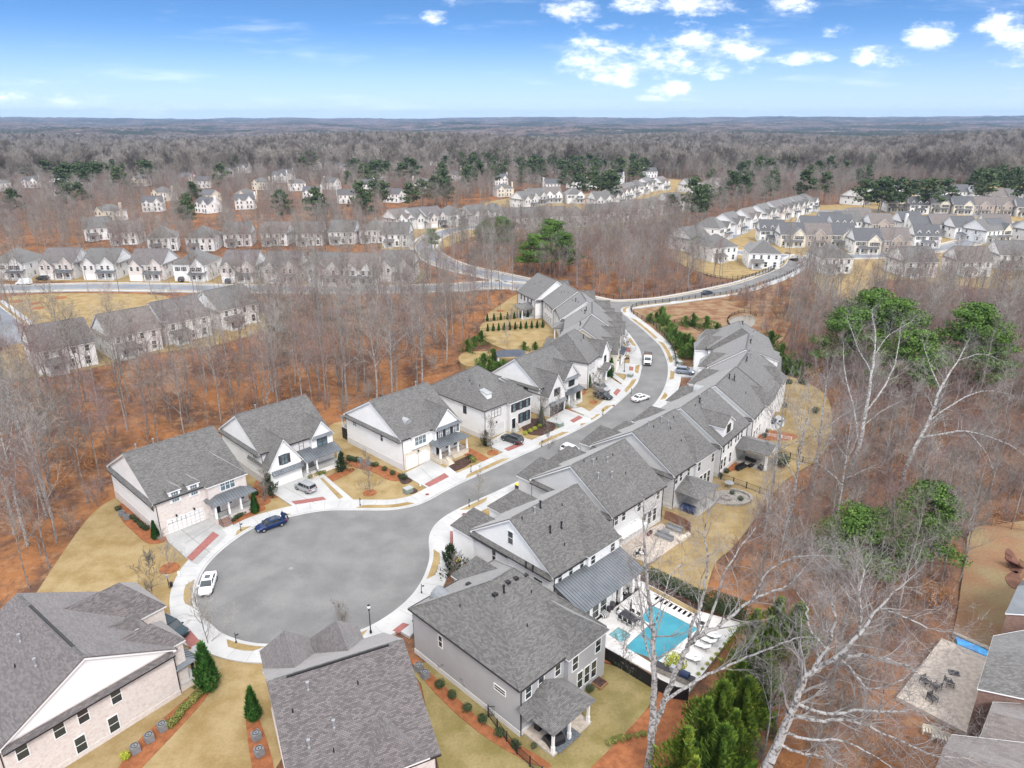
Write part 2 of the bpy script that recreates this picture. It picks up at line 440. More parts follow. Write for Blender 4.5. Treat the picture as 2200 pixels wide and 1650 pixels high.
def ORD(i): return ['first', 'second', 'third', 'fourth', 'fifth', 'sixth', 'seventh', 'eighth', 'ninth', 'tenth', 'eleventh', 'twelfth', 'thirteenth', 'fourteenth', 'fifteenth', 'sixteenth'][i]

# ---------------------------------------------------------------- shared window / door meshes
_wc = {}
def win_meshes(w, h, style, fr, gl):
    key = (round(w, 2), round(h, 2), style, fr, gl)
    if key in _wc: return _wc[key]
    a = MB(); t = .09; d0, d1 = -.02, .07
    a.box(-w/2 - t, -w/2, -d1, d0 + .04, -t, h + t); a.box(w/2, w/2 + t, -d1, .02, -t, h + t)
    a.box(-w/2, w/2, -d1, .02, -t, 0); a.box(-w/2, w/2, -d1, .02, h, h + t)
    if style in ('dh', 'grid', 'door'):
        a.box(-w/2, w/2, -.055, .0, h * .5 - .025, h * .5 + .03)
    if style == 'grid':
        for k in (1, 2): a.box(-w/2 + w*k/3 - .015, -w/2 + w*k/3 + .015, -.05, 0, 0, h)
        for k in (1, 3): a.box(-w/2, w/2, -.049, 0, h*k/4 - .015, h*k/4 + .015)
    if style == 'dh': pass
    if style in ('twin', 'triple', 'quad'):
        n = {'twin': 2, 'triple': 3, 'quad': 4}[style]
        for k in range(1, n): a.box(-w/2 + w*k/n - .05, -w/2 + w*k/n + .05, -.065, 0, 0, h)
        a.box(-w/2, w/2, -.055, .0, h * .5 - .02, h * .5 + .02)
        for k in range(n):
            a.box(-w/2 + w*(k+.5)/n - .012, -w/2 + w*(k+.5)/n + .012, -.05, 0, h*.5, h)
    b = MB(); b.quad((-w/2, -.03, 0), (w/2, -.03, 0), (w/2, -.03, h), (-w/2, -.03, h))
    r = (a.mesh('window', fr), b.mesh('pane', gl))
    _wc[key] = r
    return r
def window(par, loc, rz, w=.9, h=1.5, style='dh', fr='white', gl='glass', shutters=0):
    f, p = win_meshes(w, h, style, fr, gl)
    o = put('window', f, par, loc, rz); put('pane', p, o)
    if shutters:
        key = ('sh', round(h, 2))
        if key not in _wc:
            a = MB(); a.box(-.19, .19, -.06, .01, -.02, h + .02)
            for k in range(5): a.box(-.15, .15, -.072, -.06, h*k/5 + .05, h*(k+1)/5 - .05)
            _wc[key] = a.mesh('shutter', 'shutter')
        c, s_ = math.cos(rz), math.sin(rz)
        for sg in (-1, 1):
            d = sg * (w/2 + .33)
            put('shutter', _wc[key], par, (loc[0] + d * c, loc[1] + d * s_, loc[2]), rz)
    return o

# ---------------------------------------------------------------- house
class House:
    def __init__(s, label, o, rot, Wd, D, h=6.3, rz=11.2, wall='siding', front=None, roof='gable', rmat='shingle',
                 found='brick_paint', fh=1.1, ridge=None, group=None, oh=.35, pent=True, light=False, z=0.0, name='house', gut='black', ridge_y=None, cat='house'):
        s.W, s.D, s.h, s.rz, s.rmat, s.wall, s.oh = Wd, D, h, rz, rmat, wall, oh
        s.light = light
        s.root = empty(name, (o[0], o[1], z), R(rot), label, cat, group)
        s.fz = None
        ym = D / 2 if ridge_y is None else ridge_y
        s.ym = ym
        s.ridge = ridge
        s.roof = roof
        a = MB()
        zc = .12
        if roof == 'gable':
            a.profile([(0, 0), (D, 0), (D, h), (ym, rz - zc), (0, h)], 0, Wd)
        else:
            a.box(0, Wd, 0, D, 0, h)
        a.build('wall', wall, s.root)
        if front and not light:
            b = MB(); b.box(0.01, Wd - .01, -.05, -.001, 0, h - .2); b.build('front_wall', front, s.root)
        if found:
            b = MB(); f = .05
            b.box(-f, 0, -f, D + f, 0, fh); b.box(Wd, Wd + f, -f, D + f, 0, fh); b.box(0, Wd, D, D + f, 0, fh)
            if not light or not front: b.box(0, Wd, -f - .02, 0, 0, fh)
            b.build('foundation', found, s.root)
        r = MB(); t = MB()
        if roof == 'gable':
            k = (rz - h) / ym; k2 = (rz - h) / (D - ym)
            prof = [(-oh, h - k*oh - .02), (-oh, h - k*oh + .12), (ym, rz + .12), (D + oh, h - k2*oh + .12), (D + oh, h - k2*oh - .02), (ym, rz - .04)]
            r.profile(prof, -oh, Wd + oh)
            pt = [(-oh + .05, h - k*oh - .20), (-oh + .02, h - k*oh - .025), (ym, rz - .045), (D + oh - .02, h - k2*oh - .025), (D + oh - .05, h - k2*oh - .20), (ym, rz - .30)]
            t.profile(pt, -oh + .03, -oh + .15); t.profile(pt, Wd + oh - .15, Wd + oh - .03)
            s.eave = h - k*oh
            rc = MB(); rc.profile([(ym - .18, rz + .05), (ym, rz + .19), (ym + .18, rz + .05)], -oh + .5, Wd + oh - .5); rc.build('ridge_cap', 'ridgecap', s.root)
        else:
            ax, ay, bx, by = ridge if ridge else ((D/2, D/2, Wd - D/2, D/2) if Wd > D else (Wd/2, Wd/2, Wd/2, D - Wd/2))
            x0, x1, y0, y1, e = -oh, Wd + oh, -oh, D + oh, h + .05
            P = [(x0, y0, e), (x1, y0, e), (x1, y1, e), (x0, y1, e)]; A = (ax, ay, rz + .1); B = (bx, by, rz + .1)
            if abs(bx - ax) >= abs(by - ay):
                r.quad(P[0], P[1], B, A); r.poly(P[1], P[2], B); r.quad(P[2], P[3], A, B); r.poly(P[3], P[0], A)
                hips = [(P[0], A), (P[3], A), (P[1], B), (P[2], B)]
            else:
                r.poly(P[0], P[1], A); r.quad(P[1], P[2], B, A); r.poly(P[2], P[3], B); r.quad(P[3], P[0], A, B)
                hips = [(P[0], A), (P[1], A), (P[2], B), (P[3], B)]
            r.quad(P[3], P[2], P[1], P[0])
            if not light:
                rc = MB()
                for p_, q_ in hips + [(A, B)]:
                    p_ = (p_[0], p_[1], p_[2] + .0); rc.tube(p_, q_, .10, .10, 4)
                rc.build('hip_cap', rmat, s.root)
            s.eave = h + .05
        r.build('roof', rmat, s.root)
        e = s.eave
        t.box(-oh + .02, Wd + oh - .02, -oh + .02, 0, e - .22, e - .04); t.box(-oh + .02, Wd + oh - .02, D, D + oh - .02, e - .22, e - .04)
        if roof != 'gable':
            t.box(-oh + .02, 0, 0, D, e - .22, e - .04); t.box(Wd, Wd + oh - .02, 0, D, e - .22, e - .04)
        t.build('roof_trim', 'white', s.root)
        if gut and not light:
            for yy, nm in ((-oh - .11, 0), (D + oh, 1)):
                gm = MB(); gm.box(-oh, Wd + oh, yy, yy + .11, e - .10, e + .03); gm.build('gutter', gut, s.root)
            if roof != 'gable':
                for xx in (-oh - .11, Wd + oh):
                    gm = MB(); gm.box(xx, xx + .11, -oh, D + oh, e - .10, e + .03); gm.build('gutter', gut, s.root)
            for xx in (.04, Wd - .12):
                for yy in (-.13, D + .05):
                    gm = MB(); gm.box(xx, xx + .09, yy, yy + .09, .1, e - .1); gm.build('downspout', gut, s.root)
        if pent and roof == 'gable':
            for sd, xx in ((-1, 0), (1, Wd)):
                if pent == 'L' and sd == 1: continue
                if pent == 'R' and sd == -1: continue
                p = MB(); o_ = .55 * sd
                prof = [(xx, h - .62), (xx + o_, h - .72), (xx + o_, h - .62), (xx, h - .22)]
                p.profile(prof if sd > 0 else prof[::-1], -.02, D + .02, 'y'); p.build('pent_roof', rmat, s.root)
                if not light:
                    p = MB(); q0, q1 = sorted((xx + o_, xx + o_ + .08 * sd)); p.box(q0, q1, -.02, D + .02, h - .76, h - .66); p.build('gutter', gut or 'white', s.root)
    def roofz(s, x, y):
        if s.roof == 'gable':
            return s.h + (s.rz - s.h) * (y / s.ym if y < s.ym else (s.D - y) / (s.D - s.ym)) + .12
        ax, ay, bx, by = s.ridge if s.ridge else ((s.D/2, s.D/2, s.W - s.D/2, s.D/2) if s.W > s.D else (s.W/2, s.W/2, s.W/2, s.D - s.W/2))
        o = s.oh
        f = min((x + o) / (min(ax, bx) + o), (s.W + o - x) / (s.W + o - max(ax, bx)), (y + o) / (min(ay, by) + o), (s.D + o - y) / (s.D + o - max(ay, by)))
        return s.h + .05 + (s.rz - s.h) * max(0, min(1, f))
    def pos(s, side, a, out=0.0):
        return {'F': ((a, -out), 0), 'B': ((a, s.D + out), math.pi), 'L': ((-out, a), -math.pi/2), 'R': ((s.W + out, a), math.pi/2)}[side]
    def win(s, side, a, z, w=.9, h=1.5, style='dh', fr='white', gl='glass', sh=0, out=0.0):
        (x, y), rz = s.pos(side, a, out)
        if s.light:
            key = ('lw', round(w, 2), round(h, 2), fr, sh)
            if key not in _wc:
                q = MB(); q.box(-w/2 - .1, w/2 + .1, -.05, .01, -.1, h + .1); q.cur = 1
                q.quad((-w/2, -.06, 0), (w/2, -.06, 0), (w/2, -.06, h*.47), (-w/2, -.06, h*.47)); q.quad((-w/2, -.06, h*.53), (w/2, -.06, h*.53), (w/2, -.06, h), (-w/2, -.06, h))
                if sh:
                    q.cur = 2; q.box(-w/2 - .5, -w/2 - .12, -.06, .01, 0, h); q.box(w/2 + .12, w/2 + .5, -.06, .01, 0, h)
                _wc[key] = q.mesh('window', [fr, 'glass', 'shutter'])
            return put('window', _wc[key], s.root, (x, y, z), rz)
        return window(s.root, (x, y, z), rz, w, h, style, fr, gl, sh)
    def wing(s, x0, x1, proj, ez, rz, back, side='F', kind='gable', wall=None, rmat=None, z0=0.0, band=None, oh=.3, roof_only=False, fascia=True):
        """a projecting bay or dormer with its own roof; ridge runs front to back"""
        sg = -1 if side == 'F' else 1
        yb = 0 if side == 'F' else s.D
        yf = yb + sg * proj; yi = yb - sg * back
        xm = (x0 + x1) / 2; k = (rz - ez) / ((x1 - x0) / 2)
        wall = wall or s.wall; rmat = rmat or s.rmat
        w = MB()
        if kind == 'gable':
            w.profile([(x0, z0), (x1, z0), (x1, ez), (xm, rz - .1), (x0, ez)], min(yf, yi), max(yf, yi), 'y')
        else:
            w.box(x0, x1, min(yf, yi), max(yf, yi), z0, ez)
        if not roof_only: w.build('bay_wall' if z0 < 1 else 'dormer_wall', wall, s.root)
        r = MB(); t = MB()
        fo = yf + sg * oh
        if kind == 'gable':
            prof = [(x0 - oh, ez - k*oh), (x0 - oh, ez - k*oh + .11), (xm, rz + .11), (x1 + oh, ez - k*oh + .11), (x1 + oh, ez - k*oh), (xm, rz)]
            r.profile(prof, min(fo, yi), max(fo, yi), 'y')
            pt = [(x0 - oh + .03, ez - k*oh - .18), (x0 - oh + .02, ez - k*oh - .005), (xm, rz - .005), (x1 + oh - .02, ez - k*oh - .005), (x1 + oh - .03, ez - k*oh - .18), (xm, rz - .24)]
            q0, q1 = sorted((fo - sg*.02, fo - sg*.14)); t.profile(pt, q0, q1, 'y')
            t.box(x0 - oh + .02, x0, min(fo - sg*.14, yi), max(fo - sg*.14, yi), ez - k*oh - .16, ez - k*oh - .01)
            t.box(x1, x1 + oh - .02, min(fo - sg*.14, yi), max(fo - sg*.14, yi), ez - k*oh - .16, ez - k*oh - .01)
            if not s.light:
                rc = MB(); q0, q1 = sorted((fo - sg*.2, yi)); rc.profile([(xm - .14, rz + .06), (xm, rz + .16), (xm + .14, rz + .06)], q0, q1, 'y'); rc.build('ridge_cap', 'ridgecap', s.root)
        elif kind == 'hip':
            hw = (x1 - x0) / 2; yp = fo - sg * (hw + oh) * .85
            if (yp - yi) * sg < 0: yp = yi
            a, b, c, d = (x0 - oh, fo, ez), (x1 + oh, fo, ez), (x1 + oh, yi, ez), (x0 - oh, yi, ez)
            P, Q = (xm, yp, rz), (xm, yi, rz)
            r.poly(a, b, P); r.quad(b, c, Q, P); r.quad(d, a, P, Q)
            t.box(x0 - oh + .03, x1 + oh - .03, min(fo - sg*.03, yb), max(fo - sg*.03, yb), ez - .2, ez - .02)
        elif kind == 'shed':
            q = [(fo, ez), (fo, ez + .1), (yi, rz + .1), (yi, rz)]
            r.profile(q, x0 - oh, x1 + oh)
            tq = [(fo - sg*.03, ez - .16), (fo - sg*.03, ez - .01), (yi, rz - .01), (yi, rz - .16)]
            t.profile(tq, x0 - oh + .03, x1 + oh - .03)
            w2 = MB(); w2.profile([(yf, ez - .02), (yi, ez - .02), (yi, rz - .1)], x0, x1); w2.build('wall_infill', wall, s.root)
        r.build('bay_roof' if z0 < 1 else 'dormer_roof', rmat, s.root)
        if fascia: t.build('roof_trim', 'white', s.root)
        if band:
            p = MB(); y0 = yf + sg*.5; p.profile([(yf, band - .05), (y0, band - .2), (y0, band - .12), (yf, band + .2)], x0 - .05, x1 + .05); p.build('eyebrow_roof', 'metal_roof', s.root)
            metal_ribs(s.root, [(x0, y0, band - .12), (x1, y0, band - .12), (x1, yf, band + .2), (x0, yf, band + .2)], 'metal_roof')
        return yf
    def porch(s, x0, x1, depth, ze, zt, side='F', kind='hip', rmat='metal_roof', cols=(0, 1), deck=.55, post='white', rail=True, inset=.0, floor='conc', base='brick_paint', sq=.26, y_off=0.0, face='white', screen=False):
        sg = -1 if side == 'F' else 1
        yb = (0 if side == 'F' else s.D) + sg * y_off
        yf = yb + sg * depth; oh = .35; fo = yf + sg * oh
        r = MB()
        if kind == 'hip':
            run = (depth + oh) * 1.0
            L, Rr = x0 - oh, x1 + oh
            a, b, c, d = (L, fo, ze), (Rr, fo, ze), (Rr - run*.75, yb, zt), (L + run*.75, yb, zt)
            pts = [a, b, c, d]
            r.quad(a, b, c, d); r.poly((L, yb, ze), a, d); r.poly(b, (Rr, yb, ze), c)
            r.quad((L, yb, ze - .05), (Rr, yb, ze - .05), (Rr, fo, ze - .05), (L, fo, ze - .05))
        elif kind == 'shed':
            L, Rr = x0 - oh, x1 + oh
            pts = [(L, fo, ze), (Rr, fo, ze), (Rr, yb, zt), (L, yb, zt)]
            r.profile([(fo, ze - .08), (fo, ze), (yb, zt), (yb, zt - .08)], L, Rr)
        elif kind == 'gable':
            xm = (x0 + x1) / 2; L, Rr = x0 - oh, x1 + oh
            pts = None
            r.profile([(L, ze - .02), (L, ze + .08), (xm, zt + .08), (Rr, ze + .08), (Rr, ze - .02), (xm, zt - .02)], min(fo, yb), max(fo, yb), 'y')
            gw = MB(); gw.profile([(x0, ze - .02), (x1, ze - .02), (xm, zt - .14)], *sorted((yf, yf - sg*.12)), 'y'); gw.build('gable_panel', face, s.root)
            tt = MB(); tt.profile([(L + .02, ze - .2), (L + .02, ze - .025), (xm, zt - .025), (Rr - .02, ze - .025), (Rr - .02, ze - .2), (xm, zt - .25)], *sorted((fo - sg*.02, fo - sg*.12)), 'y'); tt.build('roof_trim', face, s.root)
        r.build('porch_roof', rmat, s.root)
        if pts and rmat.startswith('metal'): metal_ribs(s.root, pts, rmat)
        b = MB(); b.box(x0, x1, *sorted((yf, yf - sg*.22)), ze - .32, ze - .06)
        b.box(x0, x0 + .2, *sorted((yf - sg*.22, yb)), ze - .32, ze - .06); b.box(x1 - .2, x1, *sorted((yf - sg*.22, yb)), ze - .32, ze - .06)
        b.build('porch_beam', face, s.root)
        dk = MB(); dk.box(x0, x1, *sorted((yf + sg*.05, yb)), 0, deck); dk.build('porch_base', base, s.root)
        dk = MB(); dk.box(x0 - .04, x1 + .04, *sorted((yf + sg*.1, yb)), deck, deck + .06); dk.build('porch_floor', floor, s.root)
        key = ('col', post, round(sq, 2), round(ze - deck, 2))
        if key not in _wc:
            c = MB(); q = sq / 2; hh = ze - .33 - deck - .05
            c.box(-q*1.35, q*1.35, -q*1.35, q*1.35, 0, .8 if post == 'white' else .2); c.box(-q, q, -q, q, .2, hh); c.box(-q*1.2, q*1.2, -q*1.2, q*1.2, hh - .12, hh)
            _wc[key] = c.mesh('column', post)
        yc = yf - sg * sq * .8
        xs = [x0 + .25 + (x1 - x0 - .5) * f for f in cols]
        for xx in xs: put('column', _wc[key], s.root, (xx, yc, deck + .05))
        if rail:
            for a_, b_ in zip(xs[:-1], xs[1:]):
                k = MB()
                if rail != 'all' and a_ == xs[rail - 1 if isinstance(rail, int) and rail > 1 else 0]: continue
                k.box(a_, b_, yc - .02, yc + .02, deck + .95, deck + 1.0); k.box(a_, b_, yc - .015, yc + .015, deck + .15, deck + .18)
                n = max(2, int((b_ - a_) / .16))
                for i in range(n): xx = a_ + (b_ - a_) * (i + .5) / n; k.box(xx - .01, xx + .01, yc - .01, yc + .01, deck + .15, deck + .95)
                k.build('railing', 'iron', s.root)
    def steps(s, x0, x1, y, deck, n=4, matn='conc', rail=True):
        b = MB()
        for i in range(n): b.box(x0, x1, y - .3 * (i + 1), y - .3 * i, 0, deck * (n - i) / (n + .6))
        b.build('steps', matn, s.root)
        if rail:
            for xx in (x0 + .05, x1 - .05):
                k = MB(); k.tube((xx, y, deck + .9), (xx, y - .3*n, .9), .025, .025, 4)
                for i in range(n + 1): k.tube((xx, y - .3*i, deck*(n - i)/(n + .6)), (xx, y - .3*i, deck + .9 - deck*i/n), .018, .018, 4)
                k.build('stair_rail', 'iron', s.root)
    def garage(s, x0, x1, h=2.3, arch=False, m='white', y=0.0, z=.0):
        a = MB(); yy = y - .03
        if arch:
            xm = (x0 + x1) / 2
            for u0, u1 in ((x0, xm - .12), (xm + .12, x1)):
                c = (u0 + u1) / 2; w = (u1 - u0) / 2
                top = [(c + w * math.cos(t), h - .45 + .5 * math.sin(t)) for t in [math.pi * k / 8 for k in range(9)]]
                prof = [(u0, z)] + [(u1, z)] + top
                a.profile([(p[0], p[1]) for p in prof], yy - .03, yy + .02, 'y')
                for k in (1, 2, 3): a.box(u0 + (u1-u0)*k/4 - .04, u0 + (u1-u0)*k/4 + .04, yy - .05, yy - .03, z + .1, h - .3)
                a.box(u0, u1, yy - .05, yy - .03, h*.33, h*.33 + .07)
        else:
            a.box(x0, x1, yy - .02, yy + .02, z, h)
            for k in range(4):
                z0 = z + (h - z) * k / 4
                for i in range(8):
                    w = (x1 - x0) / 8; a.box(x0 + w*i + .08, x0 + w*(i+1) - .08, yy - .045, yy - .02, z0 + .07, z0 + (h-z)/4 - .07)
        a.build('garage_door', m, s.root)
        f = MB(); f.box(x0 - .12, x0, yy - .08, y, z, h + .12); f.box(x1, x1 + .12, yy - .08, y, z, h + .12); f.box(x0, x1, yy - .08, y, h + (.08 if arch else 0), h + .12)
        f.build('garage_frame', 'white', s.root)
        for xx in (x0 + (x1 - x0) * .25, x0 + (x1 - x0) * .75) if not arch else ((x0 + x1)/2,):
            l = MB(); l.box(xx - .1, xx + .1, yy - .35, yy - .1, h + .35, h + .65); l.tube((xx, yy, h + .6), (xx, yy - .2, h + .62), .03, .03, 4)
            l.build('wall_lantern', 'black', s.root)
    def door(s, x, z, h=2.1, w=1.0, y=0.0, m='door_black', side='F'):
        a = MB(); a.box(-w/2, w/2, -.06, .0, 0, h)
        (px, py), rz = s.pos(side, x, -y if side != 'F' else -y)
        o = a.build('door', m, s.root, loc=(px, py if side != 'F' else y, z), rot=rz)
        b = MB(); b.box(-w/2 - .12, -w/2, -.07, 0, 0, h + .12); b.box(w/2, w/2 + .12, -.07, 0, 0, h + .12); b.box(-w/2, w/2, -.07, 0, h, h + .12)
        b.build('door_frame', 'white', o)
        c = MB(); c.box(w/2 - .16, w/2 - .1, -.12, -.06, .95, 1.1); c.build('handle', 'metal_light', o)
    def vents(s, pts):
        for (x, y, k) in pts:
            z = s.roofz(x, y)
            if k == 'cap':
                a = MB(); a.cur = 0; a.lathe([(.16, -.25), (.13, .15), (.09, .2), (.09, .75), (.17, .76), (.17, .98), (.02, 1.02)], 10)
                a.build('flue', 'metal_light', s.root, loc=(x, y, z))
            elif k == 'capb':
                a = MB(); a.lathe([(.22, -.25), (.15, .1), (.10, .2), (.10, .8), (.17, .82), (.17, 1.0), (.02, 1.05)], 10)
                a.build('flue', 'black', s.root, loc=(x, y, z))
            elif k == 'box':
                a = MB(); a.box(-.26, .26, -.26, .26, -.2, .22); a.build('roof_vent', 'black', s.root, loc=(x, y, z))
            else:
                a = MB(); a.lathe([(.13, -.2), (.07, .05), (.05, .4), (.05, .42), (0.001, .42)], 8); a.build('vent_pipe', 'black', s.root, loc=(x, y, z))
    def louver(s, x, y, w=1.2, m='metal_light'):
        """half-round roof dormer vent"""
        z = s.roofz(x, y); a = MB(); n = 8; L = w * .95
        fr = [(x + w/2*math.cos(math.pi*k/n), w*.55*math.sin(math.pi*k/n)) for k in range(n + 1)]
        yf = y - .25; zb = s.roofz(x, yf) - .02
        for k in range(n):
            a.quad((fr[k][0], yf, zb + fr[k][1]), (fr[k+1][0], yf, zb + fr[k+1][1]), (fr[k+1][0], yf + L*1.2, zb + fr[k+1][1]), (fr[k][0], yf + L*1.2, zb + fr[k][1]))
        a.poly(*[(p[0], yf + .05, zb + p[1]) for p in fr][::-1])
        a.build('roof_louver', m, s.root)
def metal_ribs(root, pts, m, step=.45):
    """standing seams: pts = bottom-left, bottom-right, top-right, top-left"""
    a, b, c, d = [Vector(p) for p in pts]; k = MB()
    wdt = (b - a).length; n = max(2, int(wdt / step)); ux = (b - a) / wdt
    dl = (d - a).dot(ux); cr = (b - c).dot(ux)
    up = (d - a) - ux * dl
    for i in range(n + 1):
        t = wdt * i / n
        f = 1.0
        if dl > .01: f = min(f, t / dl)
        if cr > .01: f = min(f, (wdt - t) / cr)
        if f <= .02: continue
        p = a + ux * t; q = p + up * f
        k.tube(tuple(p + Vector((0, 0, .02))), tuple(q + Vector((0, 0, .02))), .028, .028, 4)
    k.build('standing_seams', 'metal_dark' if m == 'metal_roof' else m, root)
# ---------------------------------------------------------------- vegetation
def twig(mb, p, d, L, w):
    q = Vector(p) + Vector(d) * L
    s_ = Vector(d).cross(Vector((random.uniform(-1, 1), random.uniform(-1, 1), random.uniform(-1, 1))))
    if s_.length < 1e-4: return
    s_.normalize(); s_ *= w / 2
    i = len(mb.v); mb.v += [tuple(Vector(p) - s_), tuple(Vector(p) + s_), tuple(q)]
    mb.f.append((i, i + 1, i + 2)); mb.mi.append(mb.cur)
def rdir(d, ang):
    a = d.orthogonal().normalized(); b = d.cross(a); t = random.uniform(0, 2 * math.pi)
    return (d * math.cos(ang) + (a * math.cos(t) + b * math.sin(t)) * math.sin(ang)).normalized()
def branch(T, C, p, d, L, r, lv, maxlv, tw, wob=.18, upt=.12, nseg=4):
    """recursive limb; T takes wood of level 0-1, C the finer wood and twigs"""
    mb = T if lv <= 1 else C
    p = Vector(p); d = Vector(d).normalized()
    for i in range(nseg):
        r1 = r * (1 - .62 / nseg * (1 + .3 * (i == nseg - 1)))
        d = (d + Vector((random.gauss(0, wob), random.gauss(0, wob), random.gauss(0, wob) + upt))).normalized()
        q = p + d * (L / nseg)
        mb.tube(p, q, r, r1, 5 if lv == 0 else (4 if lv == 1 else 3))
        if lv < maxlv:
            nb = 2 if (lv < 2 and i > 0) else 1
            for _ in range(nb):
                branch(T, C, q, rdir(d, random.uniform(.45, .95)), L * random.uniform(.42, .66), r1 * .55, lv + 1, maxlv, tw, wob, upt, 3)
        else:
            for _ in range(tw[0]):
                twig(C, p + (q - p) * random.random(), rdir(d, random.uniform(.3, 1.1)), random.uniform(.5, 1.25) * tw[1], tw[2])
        p, r = q, r1
    for _ in range(tw[0]):
        twig(C, p, rdir(d, random.uniform(.1, .6)), random.uniform(.6, 1.3) * tw[1], tw[2])
def bare_tree(seed, H=20, r=.2, crown=.45, spread=1.0, nl=9, maxlv=3, tw=(3, 1.0, .045), sides=6):
    random.seed(seed)
    T = MB(); C = MB()
    p = Vector((0, 0, -3)); d = Vector((0, 0, 1)); n = 9; hz = (H + 3) / n; nodes = []
    for i in range(n):
        d = (d + Vector((random.gauss(0, .05), random.gauss(0, .05), .25))).normalized()
        rr = r * (1 - .85 * (i / n) ** 1.2); r2 = r * (1 - .85 * ((i + 1) / n) ** 1.2)
        q = p + d * hz; T.tube(p, q, rr, r2, sides); nodes.append((p.copy(), q.copy(), rr)); p = q
    for j in range(nl):
        f = crown + (1 - crown) * (j + random.random() * .7) / nl
        k = min(n - 1, int(f * n)); a, b, rr = nodes[k]; pt = a + (b - a) * (f * n - k)
        ang = random.uniform(.5, .95) * (1.15 - .5 * (f - crown) / (1 - crown))
        L = H * .30 * spread * (1.15 - .65 * (f - crown) / (1 - crown)) * random.uniform(.75, 1.15)
        branch(T, C, pt, rdir(Vector((0, 0, 1)), ang), L, max(.03, rr * .5), 1, maxlv, tw, upt=.16)
    branch(T, C, p, d, H * .12, r * .15, 2, maxlv, tw)
    return T, C
def leafcloud(mb, c, rx, ry, rz, n, size, shell=.5, flat=False):
    c = Vector(c)
    for _ in range(n):
        v = Vector((random.gauss(0, 1), random.gauss(0, 1), random.gauss(0, 1))).normalized()
        f = shell + (1 - shell) * random.random() ** .5
        p = c + Vector((v.x * rx * f, v.y * ry * f, v.z * rz * f))
        nrm = (v + Vector((random.gauss(0, .5), random.gauss(0, .5), random.gauss(0, .5) + (.6 if flat else .3)))).normalized()
        a = nrm.orthogonal().normalized(); b = nrm.cross(a); t = random.uniform(0, 6.28)
        a, b = a * math.cos(t) + b * math.sin(t), b * math.cos(t) - a * math.sin(t)
        s_ = size * random.uniform(.6, 1.3)
        i = len(mb.v); mb.v += [tuple(p - a * s_ * .5), tuple(p + b * s_ * .45), tuple(p + a * s_ * .5), tuple(p - b * s_ * .35)]
        mb.f.append((i, i + 1, i + 2, i + 3)); mb.mi.append(mb.cur)
def pine(seed, H=20, R_=4.5, n=34, leaf=.5, per=70, crown=.5, fat=1.0):
    random.seed(seed); T = MB(); C = MB()
    p = Vector((0, 0, -2)); k = 8; nodes = []
    d = Vector((0, 0, 1))
    for i in range(k):
        d = (d + Vector((random.gauss(0, .03), random.gauss(0, .03), .2))).normalized(); q = p + d * ((H + 2) / k)
        T.tube(p, q, .28 * (1 - .8 * i / k), .28 * (1 - .8 * (i + 1) / k), 6); nodes.append((p.copy(), q.copy())); p = q
    for j in range(n):
        f = crown + (1 - crown) * (j + random.random()) / n
        kk = min(k - 1, int(f * k)); a, b = nodes[kk]; pt = a + (b - a) * (f * k - kk)
        rel = (f - crown) / (1 - crown); t = random.uniform(0, 6.28)
        L = R_ * (1.0 - .75 * rel ** 1.6) * random.uniform(.45, 1.1)
        e = pt + Vector((math.cos(t) * L, math.sin(t) * L, L * random.uniform(-.05, .45)))
        T.tube(pt, e, .07, .03, 3)
        rr = random.uniform(.8, 1.35) * R_ / 4.5 * fat
        leafcloud(C, e, rr * 1.25, rr * 1.25, rr * .6, per, leaf, .35)
        m_ = pt + (e - pt) * .6; leafcloud(C, m_, rr * .8, rr * .8, rr * .4, per // 3, leaf, .3)
    leafcloud(C, nodes[-1][1], .9, .9, .9, per, leaf, .3)
    return T, C
def conifer(seed, H=4, R_=1.1, n=900, leaf=.22, ragged=.12):
    random.seed(seed); T = MB(); C = MB()
    T.tube((0, 0, -.3), (0, 0, H * .9), R_ * .1, .02, 5)
    for _ in range(n):
        f = random.random() ** 1.25; z = H * (.02 + .98 * f); t = random.uniform(0, 6.28)
        rr = R_ * ((1 - f) ** .75) * (.75 + .5 * ragged * math.sin(5 * t + 9 * f) + random.uniform(-.25, .25)) * (1 if f > .08 else .7)
        rr *= .93 + .25 * math.sin(3 * t + seed)*ragged*4
        p = Vector((math.cos(t) * rr, math.sin(t) * rr, z))
        u = Vector((math.cos(t) * .5, math.sin(t) * .5, 1)).normalized(); u = (u + Vector((random.gauss(0, .3), random.gauss(0, .3), random.gauss(0, .2)))).normalized()
        s_ = Vector((-math.sin(t), math.cos(t), 0)) * leaf * random.uniform(.25, .5); L = leaf * random.uniform(.8, 1.9)
        i = len(C.v); C.v += [tuple(p - s_), tuple(p + s_), tuple(p + u * L)]; C.f.append((i, i + 1, i + 2)); C.mi.append(0)
    return T, C
def shrub_mesh(seed, rx, rz, n, leaf, m):
    random.seed(seed); C = MB()
    for _ in range(5):
        a = random.uniform(0, 6.28); o = rx * .28
        leafcloud(C, (math.cos(a) * o, math.sin(a) * o, rz * .95), rx * .75, rx * .75, rz * random.uniform(.8, 1.0), n // 5, leaf, .75)
    return C.mesh('shrub', m, uv=False)
VG = {}
def tree_meshes(key, gen, tm, cm):
    if key not in VG:
        T, C = gen(); VG[key] = (T.mesh('trunk', tm, uv=False), C.mesh('crown', cm, uv=False))
    return VG[key]
def tree(name, meshes, loc, rot, sc, label, cat, group=None):
    e = empty(name, loc, rot, label, cat, group); e.scale = sc if isinstance(sc, (tuple, list)) else (sc,) * 3
    put('trunk', meshes[0], e); put('crown', meshes[1], e)
    return e

